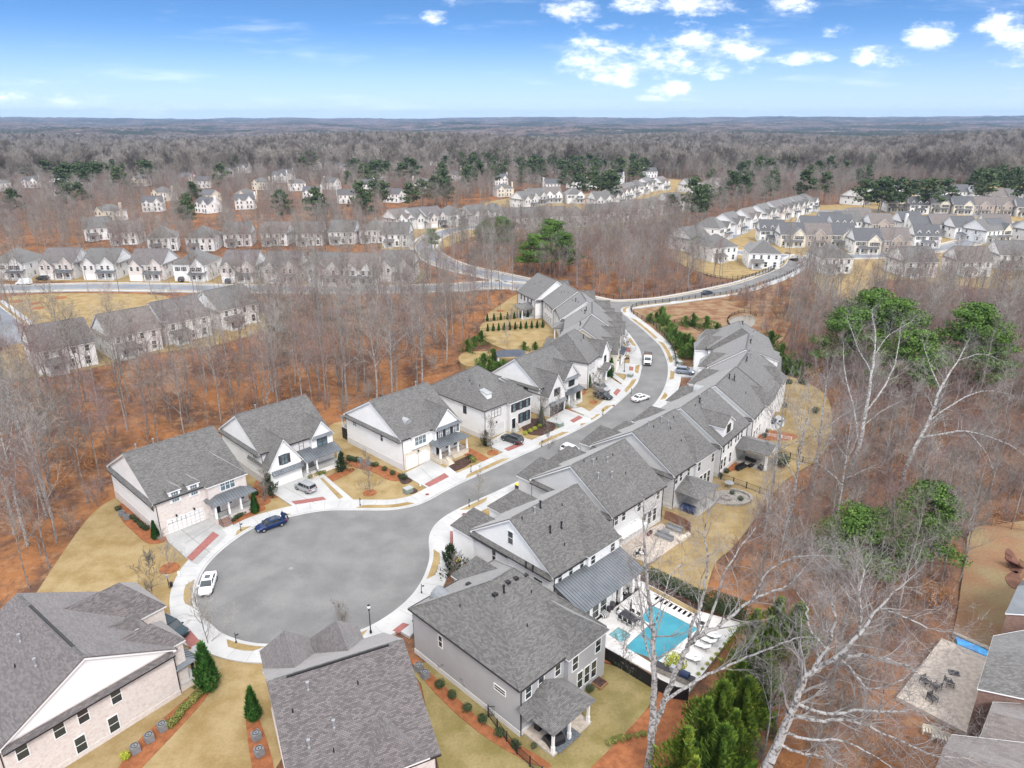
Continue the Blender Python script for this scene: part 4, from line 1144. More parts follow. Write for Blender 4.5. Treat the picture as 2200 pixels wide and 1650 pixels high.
# driveways and walks
DRV = [
 ('conc_stain', [(352, 1146), (362, 1166), (411, 1210), (425, 1215), (497, 1142), (487, 1133), (440, 1104)], [(401, 1200), (413, 1208), (471, 1152), (458, 1144)]),
 ('conc_new', [(578, 1055), (640, 1022), (672, 1012), (745, 1068), (730, 1078), (640, 1096)], [(626, 1079), (635, 1086), (702, 1075), (694, 1069)]),
 ('conc_new', [(866, 1020), (925, 990), (974, 1017), (960, 1035), (925, 1052), (900, 1040)], [(912, 1042), (922, 1048), (965, 1026), (955, 1018)]),
 ('conc_new', [(1042, 955), (1085, 930), (1140, 946), (1148, 962), (1100, 985), (1085, 975)], [(1083, 966), (1092, 971), (1126, 957), (1117, 951)]),
 ('conc_new', [(1172, 905), (1215, 880), (1262, 898), (1268, 905), (1232, 925), (1215, 915)], [(1224, 905), (1232, 910), (1252, 899), (1244, 894)]),
 ('conc_new', [(1270, 828), (1300, 805), (1340, 832), (1338, 842), (1322, 853), (1305, 848)], [(1317, 846), (1324, 852), (1334, 840), (1326, 836)]),
 ('conc_new', [(1316, 795), (1325, 780), (1360, 782), (1368, 795), (1358, 806), (1320, 802)], [(1351, 797), (1360, 798), (1361, 790), (1352, 788)]),
 ('conc_new', [(1325, 755), (1330, 742), (1362, 748), (1372, 758), (1366, 766), (1328, 762)], [(1345, 757), (1355, 758), (1354, 748), (1346, 747)]),
 ('conc_new', [(340, 1360), (392, 1330), (440, 1330), (500, 1385), (470, 1405), (430, 1402)], [(385, 1365), (402, 1348), (432, 1382), (408, 1394)]),
 ('conc_new', [(936, 1146), (948, 1128), (990, 1118), (1010, 1150), (990, 1230), (962, 1200), (940, 1186)], [(967, 1143), (985, 1145), (986, 1200), (967, 1185)]),
 ('conc_new', [(830, 1340), (862, 1318), (900, 1350), (880, 1370)], [(843, 1357), (866, 1340), (880, 1344), (857, 1362)]),
 ('conc_new', [(1440, 790), (1490, 790), (1500, 800), (1490, 812), (1440, 808)], [(1455, 805), (1475, 805), (1478, 797), (1458, 797)]),
 ('conc_new', [(1440, 835), (1410, 880), (1420, 895), (1470, 870)], None), ('conc_new', [(1370, 925), (1240, 985), (1250, 1010), (1400, 940)], None), ('conc_new', [(1110, 1045), (1190, 1010), (1220, 1030), (1150, 1065)], None),
 ('conc_new', [(478, 1140), (500, 1128), (512, 1142), (497, 1158), (488, 1150)], None),
 ('conc_new', [(680, 1020), (690, 1016), (765, 1080), (740, 1084)], None),
 ('conc_new', [(962, 1003), (982, 1018), (972, 1030), (950, 1012)], None), ('conc_new', [(1225, 880), (1250, 876), (1280, 893), (1272, 900)], None), ('conc_new', [(1300, 800), (1310, 796), (1345, 822), (1340, 828)], None),
 ('conc_new', [(405, 1400), (440, 1378), (450, 1388), (425, 1410)], None),
]
for k, (m, px, br) in enumerate(DRV):
    pslab('driveway' if br else 'path', px, .165 + k*.0006, m, -.2)
    if br: pslab('brick_band', br, .182, 'paver_red', 0)
jd = MB()
for a, b in [((388, 1138), (452, 1190)), ((398, 1170), (468, 1125)), ((610, 1048), (680, 1085)), ((905, 1008), (940, 1042))]:
    p, q = gpts([a, b]); d = Vector((q[0]-p[0], q[1]-p[1])); n_ = Vector((-d.y, d.x)).normalized()*.02
    jd.quad((p[0]-n_.x, p[1]-n_.y, .178), (q[0]-n_.x, q[1]-n_.y, .178), (q[0]+n_.x, q[1]+n_.y, .178), (p[0]+n_.x, p[1]+n_.y, .178))
o = jd.build('driveway_joints', 'iron'); o['kind'] = 'structure'
# the grassy strip between the second driveway and its walk
pslab('verge', [(688, 1030), (693, 1028), (738, 1070), (728, 1074)], .19, 'lawn', 0)
# ---------------------------------------------------------------- near houses
def HL(B, rot, We, De):
    r = R(rot); return (B[0] + .35*math.cos(r) - .35*math.sin(r), B[1] + .35*math.sin(r) + .35*math.cos(r)), rot, We - .7, De - .7
def HR(B, d, We, De):
    r = R(d); o = (B[0] + We*math.cos(r) - De*math.sin(r), B[1] + We*math.sin(r) + De*math.cos(r)); return HL(o, d + 180, We, De)
GA = 'houses on the woods side of the curving street'
GB = 'houses on the back-lawn side of the curving street'
def hs(h, sides, zs, n, margin=1.5, w=.9, hh=1.5, **kw):
    L = h.W if sides in 'FB' else h.D
    for z in zs:
        for i in range(n): h.win(sides, margin + (L - 2*margin) * (i + .5) / n, z, w, hh, **kw)

# H1 brick front beside the turning circle
h = House('white-sided house with mottled brick front and two small dormers beside the turning circle', *HL((-53.3, 93.4), 47, 14.6, 18.8), h=6.1, wall='siding', front='brick_white', found='brick_white', fh=1.5, pent='L', group=GA)
h.wing(7.6, 13.9, 1.0, 6.0, 9.4, 5.5, kind='hip', wall='brick_white')
for x in (3.0, 5.9):
    h.wing(x - .85, x + .85, .12, 7.0, 7.8, 2.8, kind='hip', wall='white', z0=4.9, oh=.22)
    window(h.root, (x, -.13, 5.1), 0, 1.0, 1.65, 'grid', 'white', 'glass_blue')
h.garage(1.3, 6.8, 2.3)
h.win('F', 10.8, 4.5, 2.3, 1.5, 'triple', gl='glass_blue', out=1.0)
h.porch(7.4, 14.1, 2.9, 3.5, 4.5, kind='hip', cols=(0, .34, .66, 1), deck=1.0, base='brick_white', rail=2, y_off=0.0)
h.steps(7.7, 9.3, -3.0, 1.0, 5, 'brick_brown')
h.door(8.6, 1.05, y=-1.0); h.win('F', 10.6, 1.8, .9, 1.3, out=1.0); h.win('F', 12.7, 1.8, .9, 1.3, out=1.0)
h.louver(11.2, 1.6, 1.7)
h.win('L', 14.2, 4.4, .75, 1.4, fr='black'); h.win('L', 1.3, 4.3, .75, 1.4, fr='black'); h.vents([(4.6, 9.6, 'cap'), (2.0, 9.8, 'cap')])
# H2 gabled garage
h = House('white house with steep gabled garage wing, black window frames and metal porch roof', *HL((-42.9, 109.9), 45.5, 14, 15.8), h=6.3, rz=11.0, wall='siding', front='brick_paint', found='siding_pale', fh=1.5, pent='L', group=GA)
h.wing(.1, 6.1, 2.2, 4.2, 8.6, 5.0, wall='siding', oh=.4)
h.wing(9.3, 13.6, .7, 6.2, 8.9, 5.0, wall='siding')
m = MB(); m.profile([(-.95, 5.9), (-1.2, 5.82), (-1.2, 5.9), (-.72, 6.25)], 9.25, 13.65); m.build('eyebrow_roof', 'metal_roof', h.root)
h.garage(.8, 5.8, 2.3, y=-2.2)
m = MB(); m.profile([(-2.22, 2.55), (-2.95, 2.5), (-2.95, 2.58), (-2.22, 3.15)], .5, 6.3); m.build('eyebrow_roof', 'metal_roof', h.root); metal_ribs(h.root, [(.5, -2.95, 2.58), (6.3, -2.95, 2.58), (6.3, -2.22, 3.15), (.5, -2.22, 3.15)], 'metal_roof')
h.win('F', 3.1, 3.9, 1.1, 1.7, 'twin', 'black', 'glass_blue', sh=1, out=2.2)
h.win('F', 7.6, 4.1, .75, 1.7, 'dh', 'black', 'glass_blue'); h.win('F', 11.4, 4.1, 1.9, 1.6, 'twin', 'black', 'glass_blue', out=.7)
h.porch(6.6, 13.4, 3.0, 3.3, 4.3, kind='shed', cols=(0, .3, 1), deck=.9, base='siding', rail=2, y_off=-.0)
h.steps(6.8, 8.3, -3.1, .9, 4, 'flagstone'); h.door(7.4, .95, m='white'); h.win('F', 9.9, 1.5, 1.9, 1.4, 'twin', 'black')
h.win('L', 2.3, 4.0, 1.2, .9, 'twin', 'white', 'glass_blue'); h.vents([(4.0, 8.4, 'cap'), (5.8, 8.5, 'pipe')])
# H3
h = House('broad white house with shuttered gable, half-round roof vent and cream stone garage front', *HL((-19.6, 115.3), 46, 13.8, 18.2), h=6.3, wall='siding', front='siding', found='brick_paint', fh=1.3, pent='L', group=GA)
m = MB(); m.box(.02, 6.6, -.12, -.06, 0, 3.3); m.build('stone_front', 'limestone', h.root)
h.wing(7.0, 13.1, .8, 6.2, 9.5, 5.5, wall='siding')
m = MB(); m.profile([(-.82, 5.9), (-1.35, 5.8), (-1.35, 5.88), (-.82, 6.3)], 6.9, 13.2); m.build('eyebrow_roof', 'metal_roof', h.root)
metal_ribs(h.root, [(6.9, -1.35, 5.88), (13.2, -1.35, 5.88), (13.2, -.82, 6.3), (6.9, -.82, 6.3)], 'metal_roof')
h.wing(2.0, 5.6, .5, 6.25, 7.2, 2.0, kind='shed', wall='siding', z0=3.7)
h.win('F', 3.8, 4.3, 2.5, 1.5, 'triple', gl='glass_blue', out=.5)
for x in (8.3, 10.1, 11.9): h.win('F', x, 4.15, .8, 1.45, 'twin', gl='glass_blue', sh=1, out=.8)
h.garage(.7, 6.0, 2.5, arch=True, y=-.13)
h.porch(6.3, 13.3, 2.9, 3.5, 4.4, kind='hip', cols=(0, .33, .66, 1), deck=1.0, base='limestone', floor='flagstone', rail=2)
h.steps(6.8, 8.4, -3.0, 1.0, 5, 'limestone'); h.door(7.6, 1.05, y=-.8); h.win('F', 9.8, 1.5, .8, 1.7, sh=0, out=.8); h.win('F', 11.8, 1.5, .8, 1.7, out=.8)
h.louver(3.4, 2.3, 1.7); h.win('L', 14.6, 4.5, 1.0, .6, 'twin', gl='glass_blue'); h.win('L', 6.0, 4.0, .7, 1.4); h.vents([(11.0, 9.3, 'cap'), (2.6, 9.3, 'pipe')])
h.porch(0.5, 4.5, 2.6, 4.6, 5.6, side='B', kind='hip', rmat='shingle', cols=(0, 1), deck=2.4, rail=1, base='black')
# H4 hip
h = House('white hip-roofed house with two metal-roofed dormers and arched garage doors', *HL((-5.4, 128.4), 46, 13.2, 18.3), h=6.3, rz=11.4, wall='siding', front='brick_paint', found='brick_paint', roof='hip', ridge=(5.4, 9.5, 7.4, 9.5), group=GA)
h.wing(6.2, 12.5, .9, 6.3, 9.6, 6, kind='hip', wall='brick_paint')
for x, yy in ((3.2, 2.6), (9.5, 3.6)):
    z = h.roofz(x, yy); a = MB(); a.profile([(yy - .8, z - .6), (yy - .8, z + .65), (yy + 1.2, z + .95), (yy + 1.2, z)], x - .6, x + .6); a.build('dormer_wall', 'white', h.root)
    a = MB(); a.profile([(yy - 1.0, z + .62), (yy - 1.0, z + .70), (yy + 1.4, z + 1.06), (yy + 1.4, z + 1.0)], x - .7, x + .7); a.build('dormer_roof', 'metal_light', h.root)
h.win('F', 3.2, 4.2, 2.6, 1.5, 'triple', 'black', 'glass_blue'); 
for x in (7.5, 9.4, 11.3): h.win('F', x, 4.2, .8, 1.6, fr='black', gl='glass_blue', sh=1, out=.9)
for x in (9.6, 11.3): h.win('F', x, 1.2, .8, 2.0, fr='black', gl='glass_blue', sh=1, out=.9)
h.garage(.9, 5.4, 2.5, arch=True, m='siding_pale'); h.door(7.3, .6, y=-.9); h.win('L', 5.6, 4.2, .8, 1.5, fr='black')
h.vents([(3.3, 7.6, 'pipe'), (3.0, 6.6, 'pipe'), (3.6, 5.0, 'pipe')])
h.steps(6.7, 8.1, -.95, .6, 3, 'conc')
# H5
h = House('white house with steep twin front gables and a dark garage door', *HL((6.0, 141.3), 48, 13.1, 14.8), h=6.3, rz=11.2, wall='siding', front='brick_paint', found='brick_paint', pent='L', group=GA)
h.wing(.2, 5.8, 2.2, 4.9, 9.0, 5, wall='brick_paint'); h.wing(7.2, 12.2, .9, 6.4, 9.4, 5, wall='brick_paint')
m = MB(); m.profile([(-.95, 6.0), (-1.5, 5.9), (-1.5, 6.0), (-.92, 6.4)], 7.1, 12.3); m.build('eyebrow_roof', 'metal_roof', h.root)
h.garage(.6, 5.4, 2.3, m='shutter', y=-2.2)
m = MB(); m.profile([(-2.22, 2.6), (-2.9, 2.5), (-2.9, 2.6), (-2.22, 3.1)], .4, 5.8); m.build('eyebrow_roof', 'metal_roof', h.root)
h.win('F', 3.0, 4.2, 1.0, 1.6, 'twin', 'black', 'glass', sh=1, out=2.2); h.win('F', 6.6, 4.2, .7, 1.5, fr='black'); h.win('F', 9.7, 4.2, 1.1, 1.6, 'twin', 'black', sh=1, out=.9)
h.porch(7.2, 12.2, 2.2, 3.2, 3.9, kind='shed', cols=(0, .5, 1), deck=.8, base='brick_paint'); h.door(8.4, .85, y=-.9); h.steps(7.5, 9, -2.2, .8, 4)
h.win('L', 4.0, 4.9, 1.1, .8, 'twin', 'black')
# H6 - H11 further along
h = House('pale hip-roofed house behind the parked silver car and black car', *HL((17.7, 156.9), 62, 12.5, 15), h=6.3, rz=11.4, wall='siding', front='brick_paint', roof='hip', ridge=(4.0, 7.2, 8.5, 7.2), group=GA)
h.wing(6.6, 11.8, .8, 6.3, 9.4, 6, wall='siding'); h.porch(6.5, 11, 2.4, 3.0, 4.2, kind='gable', rmat='shingle', cols=(0, 1), deck=.4, base='limestone', rail=False)
for x in (1.8, 3.6): h.win('F', x, 4.2, .8, 1.5, fr='black')
h.garage(.9, 5.5, 2.4, arch=True); h.win('F', 9.2, 4.2, 1.2, 1.5, 'twin', 'black', out=.8); h.vents([(3.0, 5.0, 'pipe'), (6.0, 4.3, 'pipe'), (8, 4.5, 'capb')])
h = House('cream stone gabled house with dark metal porch roof further up the curve', *HL((24.6, 168.6), 74, 13, 15), h=6.3, rz=11, wall='limestone', front='limestone', group=GA)
h.wing(.4, 5.0, 1.6, 5.0, 8.2, 4, wall='cream'); h.wing(7.5, 12, 1.0, 6.3, 9.0, 4); h.porch(5.5, 11, 2.4, 3.2, 4.0, kind='shed', rmat='metal_dark', cols=(0, .5, 1), deck=.4, base='limestone', rail=False); h.garage(.7, 4.7, 2.3, y=-1.6)
h.porch(5, 10, 3.5, 3.6, 5.2, side='B', kind='gable', rmat='shingle', cols=(0, 1), deck=.2, rail=False)
h.vents([(5.4, 8.8, 'capb'), (6.6, 8.8, 'pipe')])
h = House('grey-sided gabled house with stacked front gables on the curve', *HL((28.6, 183.0), 84, 13, 15), h=6.3, rz=11.2, wall='siding_grey', front='siding_pale', group=GA)
h.wing(.4, 5.0, 1.6, 5.8, 8.4, 4); h.wing(7.5, 12, 1.0, 6.3, 9.0, 4); h.garage(.7, 4.7, 2.3, y=-1.6); h.vents([(4, 9, 'capb'), (6.4, 8.7, 'capb'), (7.4, 9.2, 'pipe'), (9, 10, 'pipe')])
h.porch(8, 12, 3.2, 4.6, 6.2, side='B', kind='hip', rmat='shingle', cols=(0, 1), deck=.2, rail=False)
h.win('B', 10, 1.0, 1.4, 1.8, 'twin', 'black'); hs(h, 'B', (4.2,), 4)
h = House('white gabled house with small window hood, third from the upper road', *HL((28.5, 197.6), 93, 12.5, 15), h=6.3, rz=11.2, wall='siding', group=GA)
h.wing(6.5, 11, 1.0, 6.3, 9.0, 4); h.wing(.4, 4.6, 1.2, 6.0, 8.3, 4); hs(h, 'B', (4.2, 1.2), 4); h.vents([(3, 9, 'pipe'), (5.5, 9.4, 'capb'), (8, 10, 'pipe')])
h = House('white gabled house, second from the upper road on the woods side', *HL((26.8, 211.2), 103, 12.5, 15), h=6.3, rz=11.2, wall='siding', group=GA)
h.wing(6.5, 11, 1.0, 6.3, 9.0, 4); hs(h, 'B', (4.2, 1.2), 4); h.vents([(3, 9, 'pipe'), (5.5, 9.4, 'pipe'), (6.5, 10, 'pipe')])
h = House('white gabled house nearest the upper road, with a hipped back porch', *HL((21.2, 225.6), 115, 13.5, 15.5), h=6.3, rz=11.6, wall='siding', group=GA)
h.wing(6.5, 11, 1.4, 6.3, 9.2, 4); hs(h, 'B', (4.2, 1.2), 4); h.vents([(5.5, 9.4, 'cap'), (6.5, 10, 'pipe'), (8, 11, 'pipe')])
h.porch(1.0, 6.5, 4.2, 3.4, 4.6, side='B', kind='hip', rmat='shingle', cols=(0, .5, 1), deck=.2, rail=False)
pg = empty('pergola', at(1130, 670), R(25), 'black flat-roofed pergola beside the back porch on the terraced lawn', 'pergola')
m = MB(); m.box(-1.8, 1.8, -1.8, 1.8, 2.6, 2.75); m.build('canopy', 'metal_dark', pg)
for x in (-1.7, 1.7):
    for y in (-1.7, 1.7): m = MB(); m.box(x - .07, x + .07, y - .07, y + .07, 0, 2.6); m.build('post', 'black', pg)

# right-hand row, seen from behind
h = House('grey-sided hip-roofed house beside the black mesh fence', *HR((.8, 56.1), 45, 13.8, 18.2), h=6.3, rz=10.7, wall='siding_grey', roof='hip', ridge=(3.6, 7.1, 7.1, 7.1), found='brick_paint', fh=.7, group=GB)
h.wing(.0, 6.4, .65, 6.31, 9.0, 5, side='B', kind='hip'); h.wing(1.0, 5.4, 1.6, 6.3, 9.0, 5, kind='hip')
h.porch(6.6, 12.6, 4.1, 3.2, 5.2, side='B', kind='hip', rmat='shingle', cols=(0, .55, 1), deck=.25, rail=False, base='conc', floor='flagstone', sq=.24)
m = MB(); m.profile([(17.5, 4.0), (19.0, 3.3), (19.0, 3.42), (17.5, 4.15)], 11.6, 13.6); m.build('side_roof', 'shingle', h.root)
h.louver(9.9, .8, 2.2, 'ac'); h.vents([(7.6, 3.7, 'box'), (5.6, 8.2, 'box'), (4.4, 8.3, 'box'), (3.0, 8.5, 'box'), (8.0, 8.6, 'box'), (10.6, 5.6, 'pipe'), (6.9, 8.9, 'capb'), (4.1, 10.5, 'pipe'), (7.6, 13.2, 'pipe'), (2.6, 14.6, 'box')])
h.win('B', 11.9, 4.3, .8, 1.4); h.win('B', 10.0, 4.3, .8, 1.4); h.win('B', 7.4, 4.3, .8, 1.4)
h.win('B', 5.3, 4.1, .9, 1.7, out=.65); h.win('B', 1.4, 4.1, .9, 1.7, out=.65)
for x in (4.4, 3.2, 2.0): h.win('B', x, 1.0, .85, 2.2, out=.65)
h.win('R', 5.0, 3.9, .6, 1.5); h.win('R', 14.6, 3.9, 1.6, .6, 'dh')
for p_ in ((8.5, 3.0), (5.2, 2.8), (4.6, 1.7), (8.9, 1.9)):
    m = MB(); m.box(0, .1, -.12, .12, 0, .35); m.build('meter_box', 'metal_light', h.root, loc=(13.12, p_[0], p_[1] * .5))
# pool house
h = House('white gabled house with a long standing-seam metal roof over its pool terrace', *HR((5.2, 75.1), 45, 13.6, 15.7), h=6.3, rz=11.2, wall='siding', found='brick_paint', fh=.5, pent='R', group=GB)
h.wing(.0, 6.6, .5, 6.32, 9.4, 5, side='B', kind='hip'); h.wing(8.2, 12.9, 4.4, 5.0, 7.8, 7, kind='hip'); h.wing(.2, 6.4, 3.6, 5.8, 8.6, 7, kind='hip')
h.porch(.2, 12.6, 4.6, 3.1, 4.75, side='B', kind='shed', cols=(0, .12, .33, .34), deck=.16, rail=False, base='travertine', floor='travertine', sq=.35)
m = MB(); m.box(6.4, 12.4, 15.0, 19.4, 0, 2.9); m.build('sunroom_wall', 'siding', h.root)
for x in (11.6, 9.8, 8.2): window(h.root, (x, 19.4, .5), math.pi, 1.2, 2.1, 'dh')
for x in (11.7, 9.6, 7.4): h.win('B', x, 4.7, .7, 1.2)
for x in (5.7, 1.5): h.win('B', x, 4.7, .85, 1.25, out=.5)
h.win("R", 7.4, 7.3, .9, 1.9); h.win('R', 4.2, 3.2, .7, 1.6); h.win('R', 12.4, 3.6, 1.5, .8, 'dh')
h.vents([(9.3, 8.3, 'cap'), (11.6, 8.2, 'pipe'), (4.6, 9.0, 'pipe'), (7.9, 8.0, 'capb'), (7.2, 11.2, 'capb'), (9.2, 11.0, 'capb'), (8.6, 13.0, 'pipe')])
for x in (10.9, 12.1): 
    m = MB(); m.lathe([(.09, 0), (.09, .8), (.16, .82), (.16, 1.0), (.02, 1.02)], 8); m.build('flue', 'black', h.root, loc=(13.6, x, 5.6))
m = MB()
for cx in (5.2, 3.9, .9):
    for k in range(7): m.tube((cx + .12*k, 19.1 + .06*math.sin(k*2.4), .2), (cx + .12*k, 19.1 + .06*math.sin(k*2.4), 2.75), .08, .07, 6)
m.build('curtain', 'white', h.root)
# R4
h = House('pale grey gabled house with a stone patio and brown board fence behind', *HR((14.5, 89.3), 45, 13.5, 16.7), h=6.4, rz=11.5, wall='siding_pale', found='brick_paint', fh=.8, pent='R', group=GB)
h.wing(7.2, 12.6, 3.2, 5.6, 8.8, 7, kind='hip'); h.wing(.6, 5.2, 3.0, 5.8, 8.4, 7, kind='hip')
for x in (12.0, 10.2, 6.4, 1.4): h.win('B', x, 4.4, .85, 1.5)
for x in (8.2, 7.2, 4.8, 3.4, 2.0): h.win('B', x, .9, .85, 2.2)
m = MB(); m.box(6.2, 12.2, 16.0, 17.6, 2.7, 2.95); m.build('awning', 'white', h.root)
h.vents([(9.3, 9.3, 'cap'), (8.0, 8.9, 'pipe'), (6.6, 9.9, 'cap'), (4.6, 9.4, 'pipe'), (8.0, 11.9, 'cap'), (10.4, 8.4, 'pipe'), (5.2, 12.4, 'pipe'), (10.4, 11.2, 'cap')])
# R5
h = House('white gabled house with a small hipped porch beside the round stone fire pit', *HR((26, 101.8), 47, 13.6, 17.1), h=6.4, rz=11.4, wall='siding_pale', found='brick_paint', fh=.8, pent='R', group=GB)
h.wing(0, 6.6, .4, 6.42, 9.2, 5, side='B', kind='hip'); h.wing(7.5, 12.5, 2.6, 5.8, 9, 6, kind='hip'); h.wing(1.2, 5.6, 1.6, 5.6, 8, 6, kind='hip')
h.porch(6.0, 12.0, 4.2, 3.2, 4.8, side='B', kind='hip', rmat='shingle', cols=(0, .5, 1), deck=.2, rail=False, post='siding_grey', face='siding_grey')
for x in (12.2, 10.8, 8.4): h.win('B', x, 4.4, .8, 1.5)
for x in (5.6, 1.0): h.win('B', x, 4.4, .9, 1.7, out=.4)
for x in (4.6, 3.2, 1.9): h.win('B', x, .9, .9, 2.2, out=.4)
h.vents([(9.0, 8.6, 'cap'), (8.3, 9.2, 'pipe'), (5.6, 9.0, 'cap'), (4.9, 10.0, 'cap'), (5.1, 10.6, 'pipe'), (4.0, 9.6, 'pipe'), (2.2, 9.4, 'pipe'), (5.4, 13.0, 'pipe')])
# R6
h = House('white house with a large rear shed dormer and gabled open patio roof', *HR((36.6, 112.9), 52, 12.9, 16.6), h=6.4, rz=11.4, wall='siding', found='brick_paint', fh=.8, pent='R', group=GB)
h.wing(6.0, 11.2, 2.0, 5.8, 8.6, 6, kind='hip')
h.wing(5.8, 10.2, -.6, 8.9, 10.3, 7.4, side='B', kind='gable', z0=6.4, oh=.3)
h.win('B', 8.0, 7.2, 1.4, 1.4, 'twin', 'black', out=-.58)
h.porch(-.6, 4.9, 6.0, 3.3, 4.3, side='B', kind='gable', rmat='shingle', cols=(0, 1), deck=.12, rail=False, floor='stone', sq=.35)
for x in (11.0, 8.8, 7.6, 5.4, 4.2, 2.6): h.win('B', x, 4.3, .75, 1.5)
for x in (11.2, 9.8, 7.4): h.win('B', x, 1.2, .85, 1.9)
h.vents([(8.8, 9.0, 'pipe'), (7.5, 9.8, 'cap'), (6.9, 9.0, 'capb'), (6.0, 8.6, 'cap'), (2.6, 8.8, 'cap')])
# R7, R8, R9, R10
h = House('white house behind the one with the shed dormer, dark patio furniture at its back', *HR((45.9, 124.9), 57, 13.5, 16), h=6.4, rz=11.4, wall='siding', pent='R', group=GB)
h.wing(6.5, 12, 2.2, 5.8, 8.8, 6, kind='hip'); h.wing(0, 5, .8, 6.42, 9.0, 5, side='B', kind='hip'); hs(h, 'B', (4.3, 1.2), 5, fr='white'); h.louver(9, 2.6, 2.2)
h.vents([(6.8, 8.4, 'capb'), (6.4, 8.9, 'pipe'), (6.0, 9.2, 'capb'), (4.0, 8.6, 'pipe'), (7, 12, 'pipe')])
h = House('white house with a rust-stained valley on its grey rear roof', *HR((53.6, 136.3), 62, 13.5, 16), h=6.4, rz=11.4, wall='siding', pent='R', group=GB)
h.wing(6.5, 12, 2.2, 5.8, 8.8, 6, kind='hip'); h.wing(0, 5, .8, 6.42, 9.2, 5, side='B', kind='hip'); hs(h, 'B', (4.3, 1.2), 5)
h.vents([(6.8, 8.4, 'capb'), (5.9, 8.2, 'pipe'), (4.4, 8.2, 'cap'), (3.0, 8.6, 'cap'), (8, 8.4, 'pipe')])
h = House('white house with a deep rear dormer above the shrubby bank', *HR((59.6, 149.5), 70, 13.5, 16), h=6.4, rz=11.4, wall='siding', pent='R', group=GB)
h.wing(6.5, 12, 2.2, 5.8, 8.8, 6, kind='hip'); h.wing(3.5, 9.5, -.6, 8.4, 10.4, 7, side='B', kind='shed', z0=6.4); hs(h, 'B', (4.3, 1.2), 5)
h.vents([(6.8, 8.4, 'capb'), (5.4, 8.2, 'pipe'), (3.4, 8.2, 'cap'), (2.4, 8.6, 'cap')])
h = House('farthest white house of its row, hip-roofed and closest to the fenced pond', *HR((63.5, 164.5), 78, 13.5, 16), h=6.4, rz=11.4, wall='siding', roof='hip', ridge=(3.5, 7.6, 10.4, 7.6), group=GB)
h.wing(6.5, 12, 3.0, 5.8, 8.8, 6, kind='hip'); h.wing(1, 5, 2.0, 5.8, 8.8, 6, kind='hip'); hs(h, 'B', (4.3, 1.2), 5)
h.vents([(6.8, 8.4, 'cap'), (5.4, 8.2, 'capb'), (3.4, 8.2, 'pipe'), (5.4, 11, 'pipe')])

# R1 bottom centre and R0 bottom left, facing the turning circle
b26 = R(26)
h = House('wide grey shingle roof with two hipped front wings, its walls hardly showing', *HR((-6.4 - 13*math.cos(b26), 48.9 - 13*math.sin(b26)), 26, 13, 18), h=6.3, rz=11.2, wall='brick_white', roof='gable', rmat='shingle_brown', pent=False, found='brick_white', ridge_y=7.6, gut='brown_metal', group='houses around the turning circle')
h.wing(7.6, 12.2, 3.0, 6.2, 9.6, 5.5, kind='hip', rmat='shingle_brown'); h.wing(2.2, 7.0, 2.6, 6.2, 9.4, 5.5, kind='hip', rmat='shingle_brown')
h.wing(1.0, 6.6, .2, 6.35, 8.6, 5.0, side='B', kind='hip', rmat='shingle_brown')
for xm, y0, y1 in ((9.9, .3, -2.4), (4.6, .1, -2.2)):
    for d in (-.16, .16):
        pass
h.vents([(9.4, 9.4, 'cap'), (5.0, 10.2, 'pipe'), (11.1, 10.7, 'pipe'), (8.0, 13.0, 'cap'), (10.4, 13.8, 'cap'), (8.5, 14.7, 'pipe')])
m = MB(); m.box(1.2, 11.0, 7.62, 7.86, 11.22, 11.34); m.build('ridge_vent', 'black', h.root)
for xm, y0, y1 in ((9.9, 1.6, 4.4), (4.6, 1.6, 4.4)):
    pass
h = House('whitewashed brick house with purplish shingles and a big white gable', (-36.7, 62.4), 142.5, 15.6, 16.3, h=6.3, rz=10.9, wall='brick_white', roof='gable', rmat='shingle_brown', pent='L', found='brick_white', fh=.6, group='houses around the turning circle')
m = MB(); m.profile([(.3, 6.25), (8.15, 10.55), (16.0, 6.25)], -.06, -.01); m.build('gable_panel', 'white', h.root)
h.wing(7.8, 14.6, 3.2, 6.2, 9.6, 6, kind='hip', rmat='shingle_brown', wall='brick_white'); h.wing(.4, 5.0, 1.4, 6.3, 8.6, 5, kind='hip', rmat='shingle_brown')
h.wing(4.9, 6.9, -1.2, 7.5, 8.3, 3.6, kind='gable', rmat='shingle_brown', wall='white', z0=6.2, oh=.2)
for a_, z_ in ((6.2, 3.7), (9.4, 3.7), (11.6, 3.7), (16.0 - 1.2, 3.7)): h.win('L', a_, z_, .95, 1.7)
for a_, z_ in ((7.0, .6), (10.2, .6)): h.win('L', a_, z_, .95, 1.8)
h.porch(.2, 4.8, 2.2, 3.2, 4.2, kind='hip', cols=(0, 1), deck=.8, base='brick_white', post='black', rail=1)
h.vents([(9.0, 10.6, 'cap'), (4.2, 11.0, 'cap'), (6.6, 12.1, 'pipe')])
m = MB(); m.box(2.0, 12.4, 8.02, 8.28, 10.92, 11.08); m.build('ridge_vent', 'black', h.root)
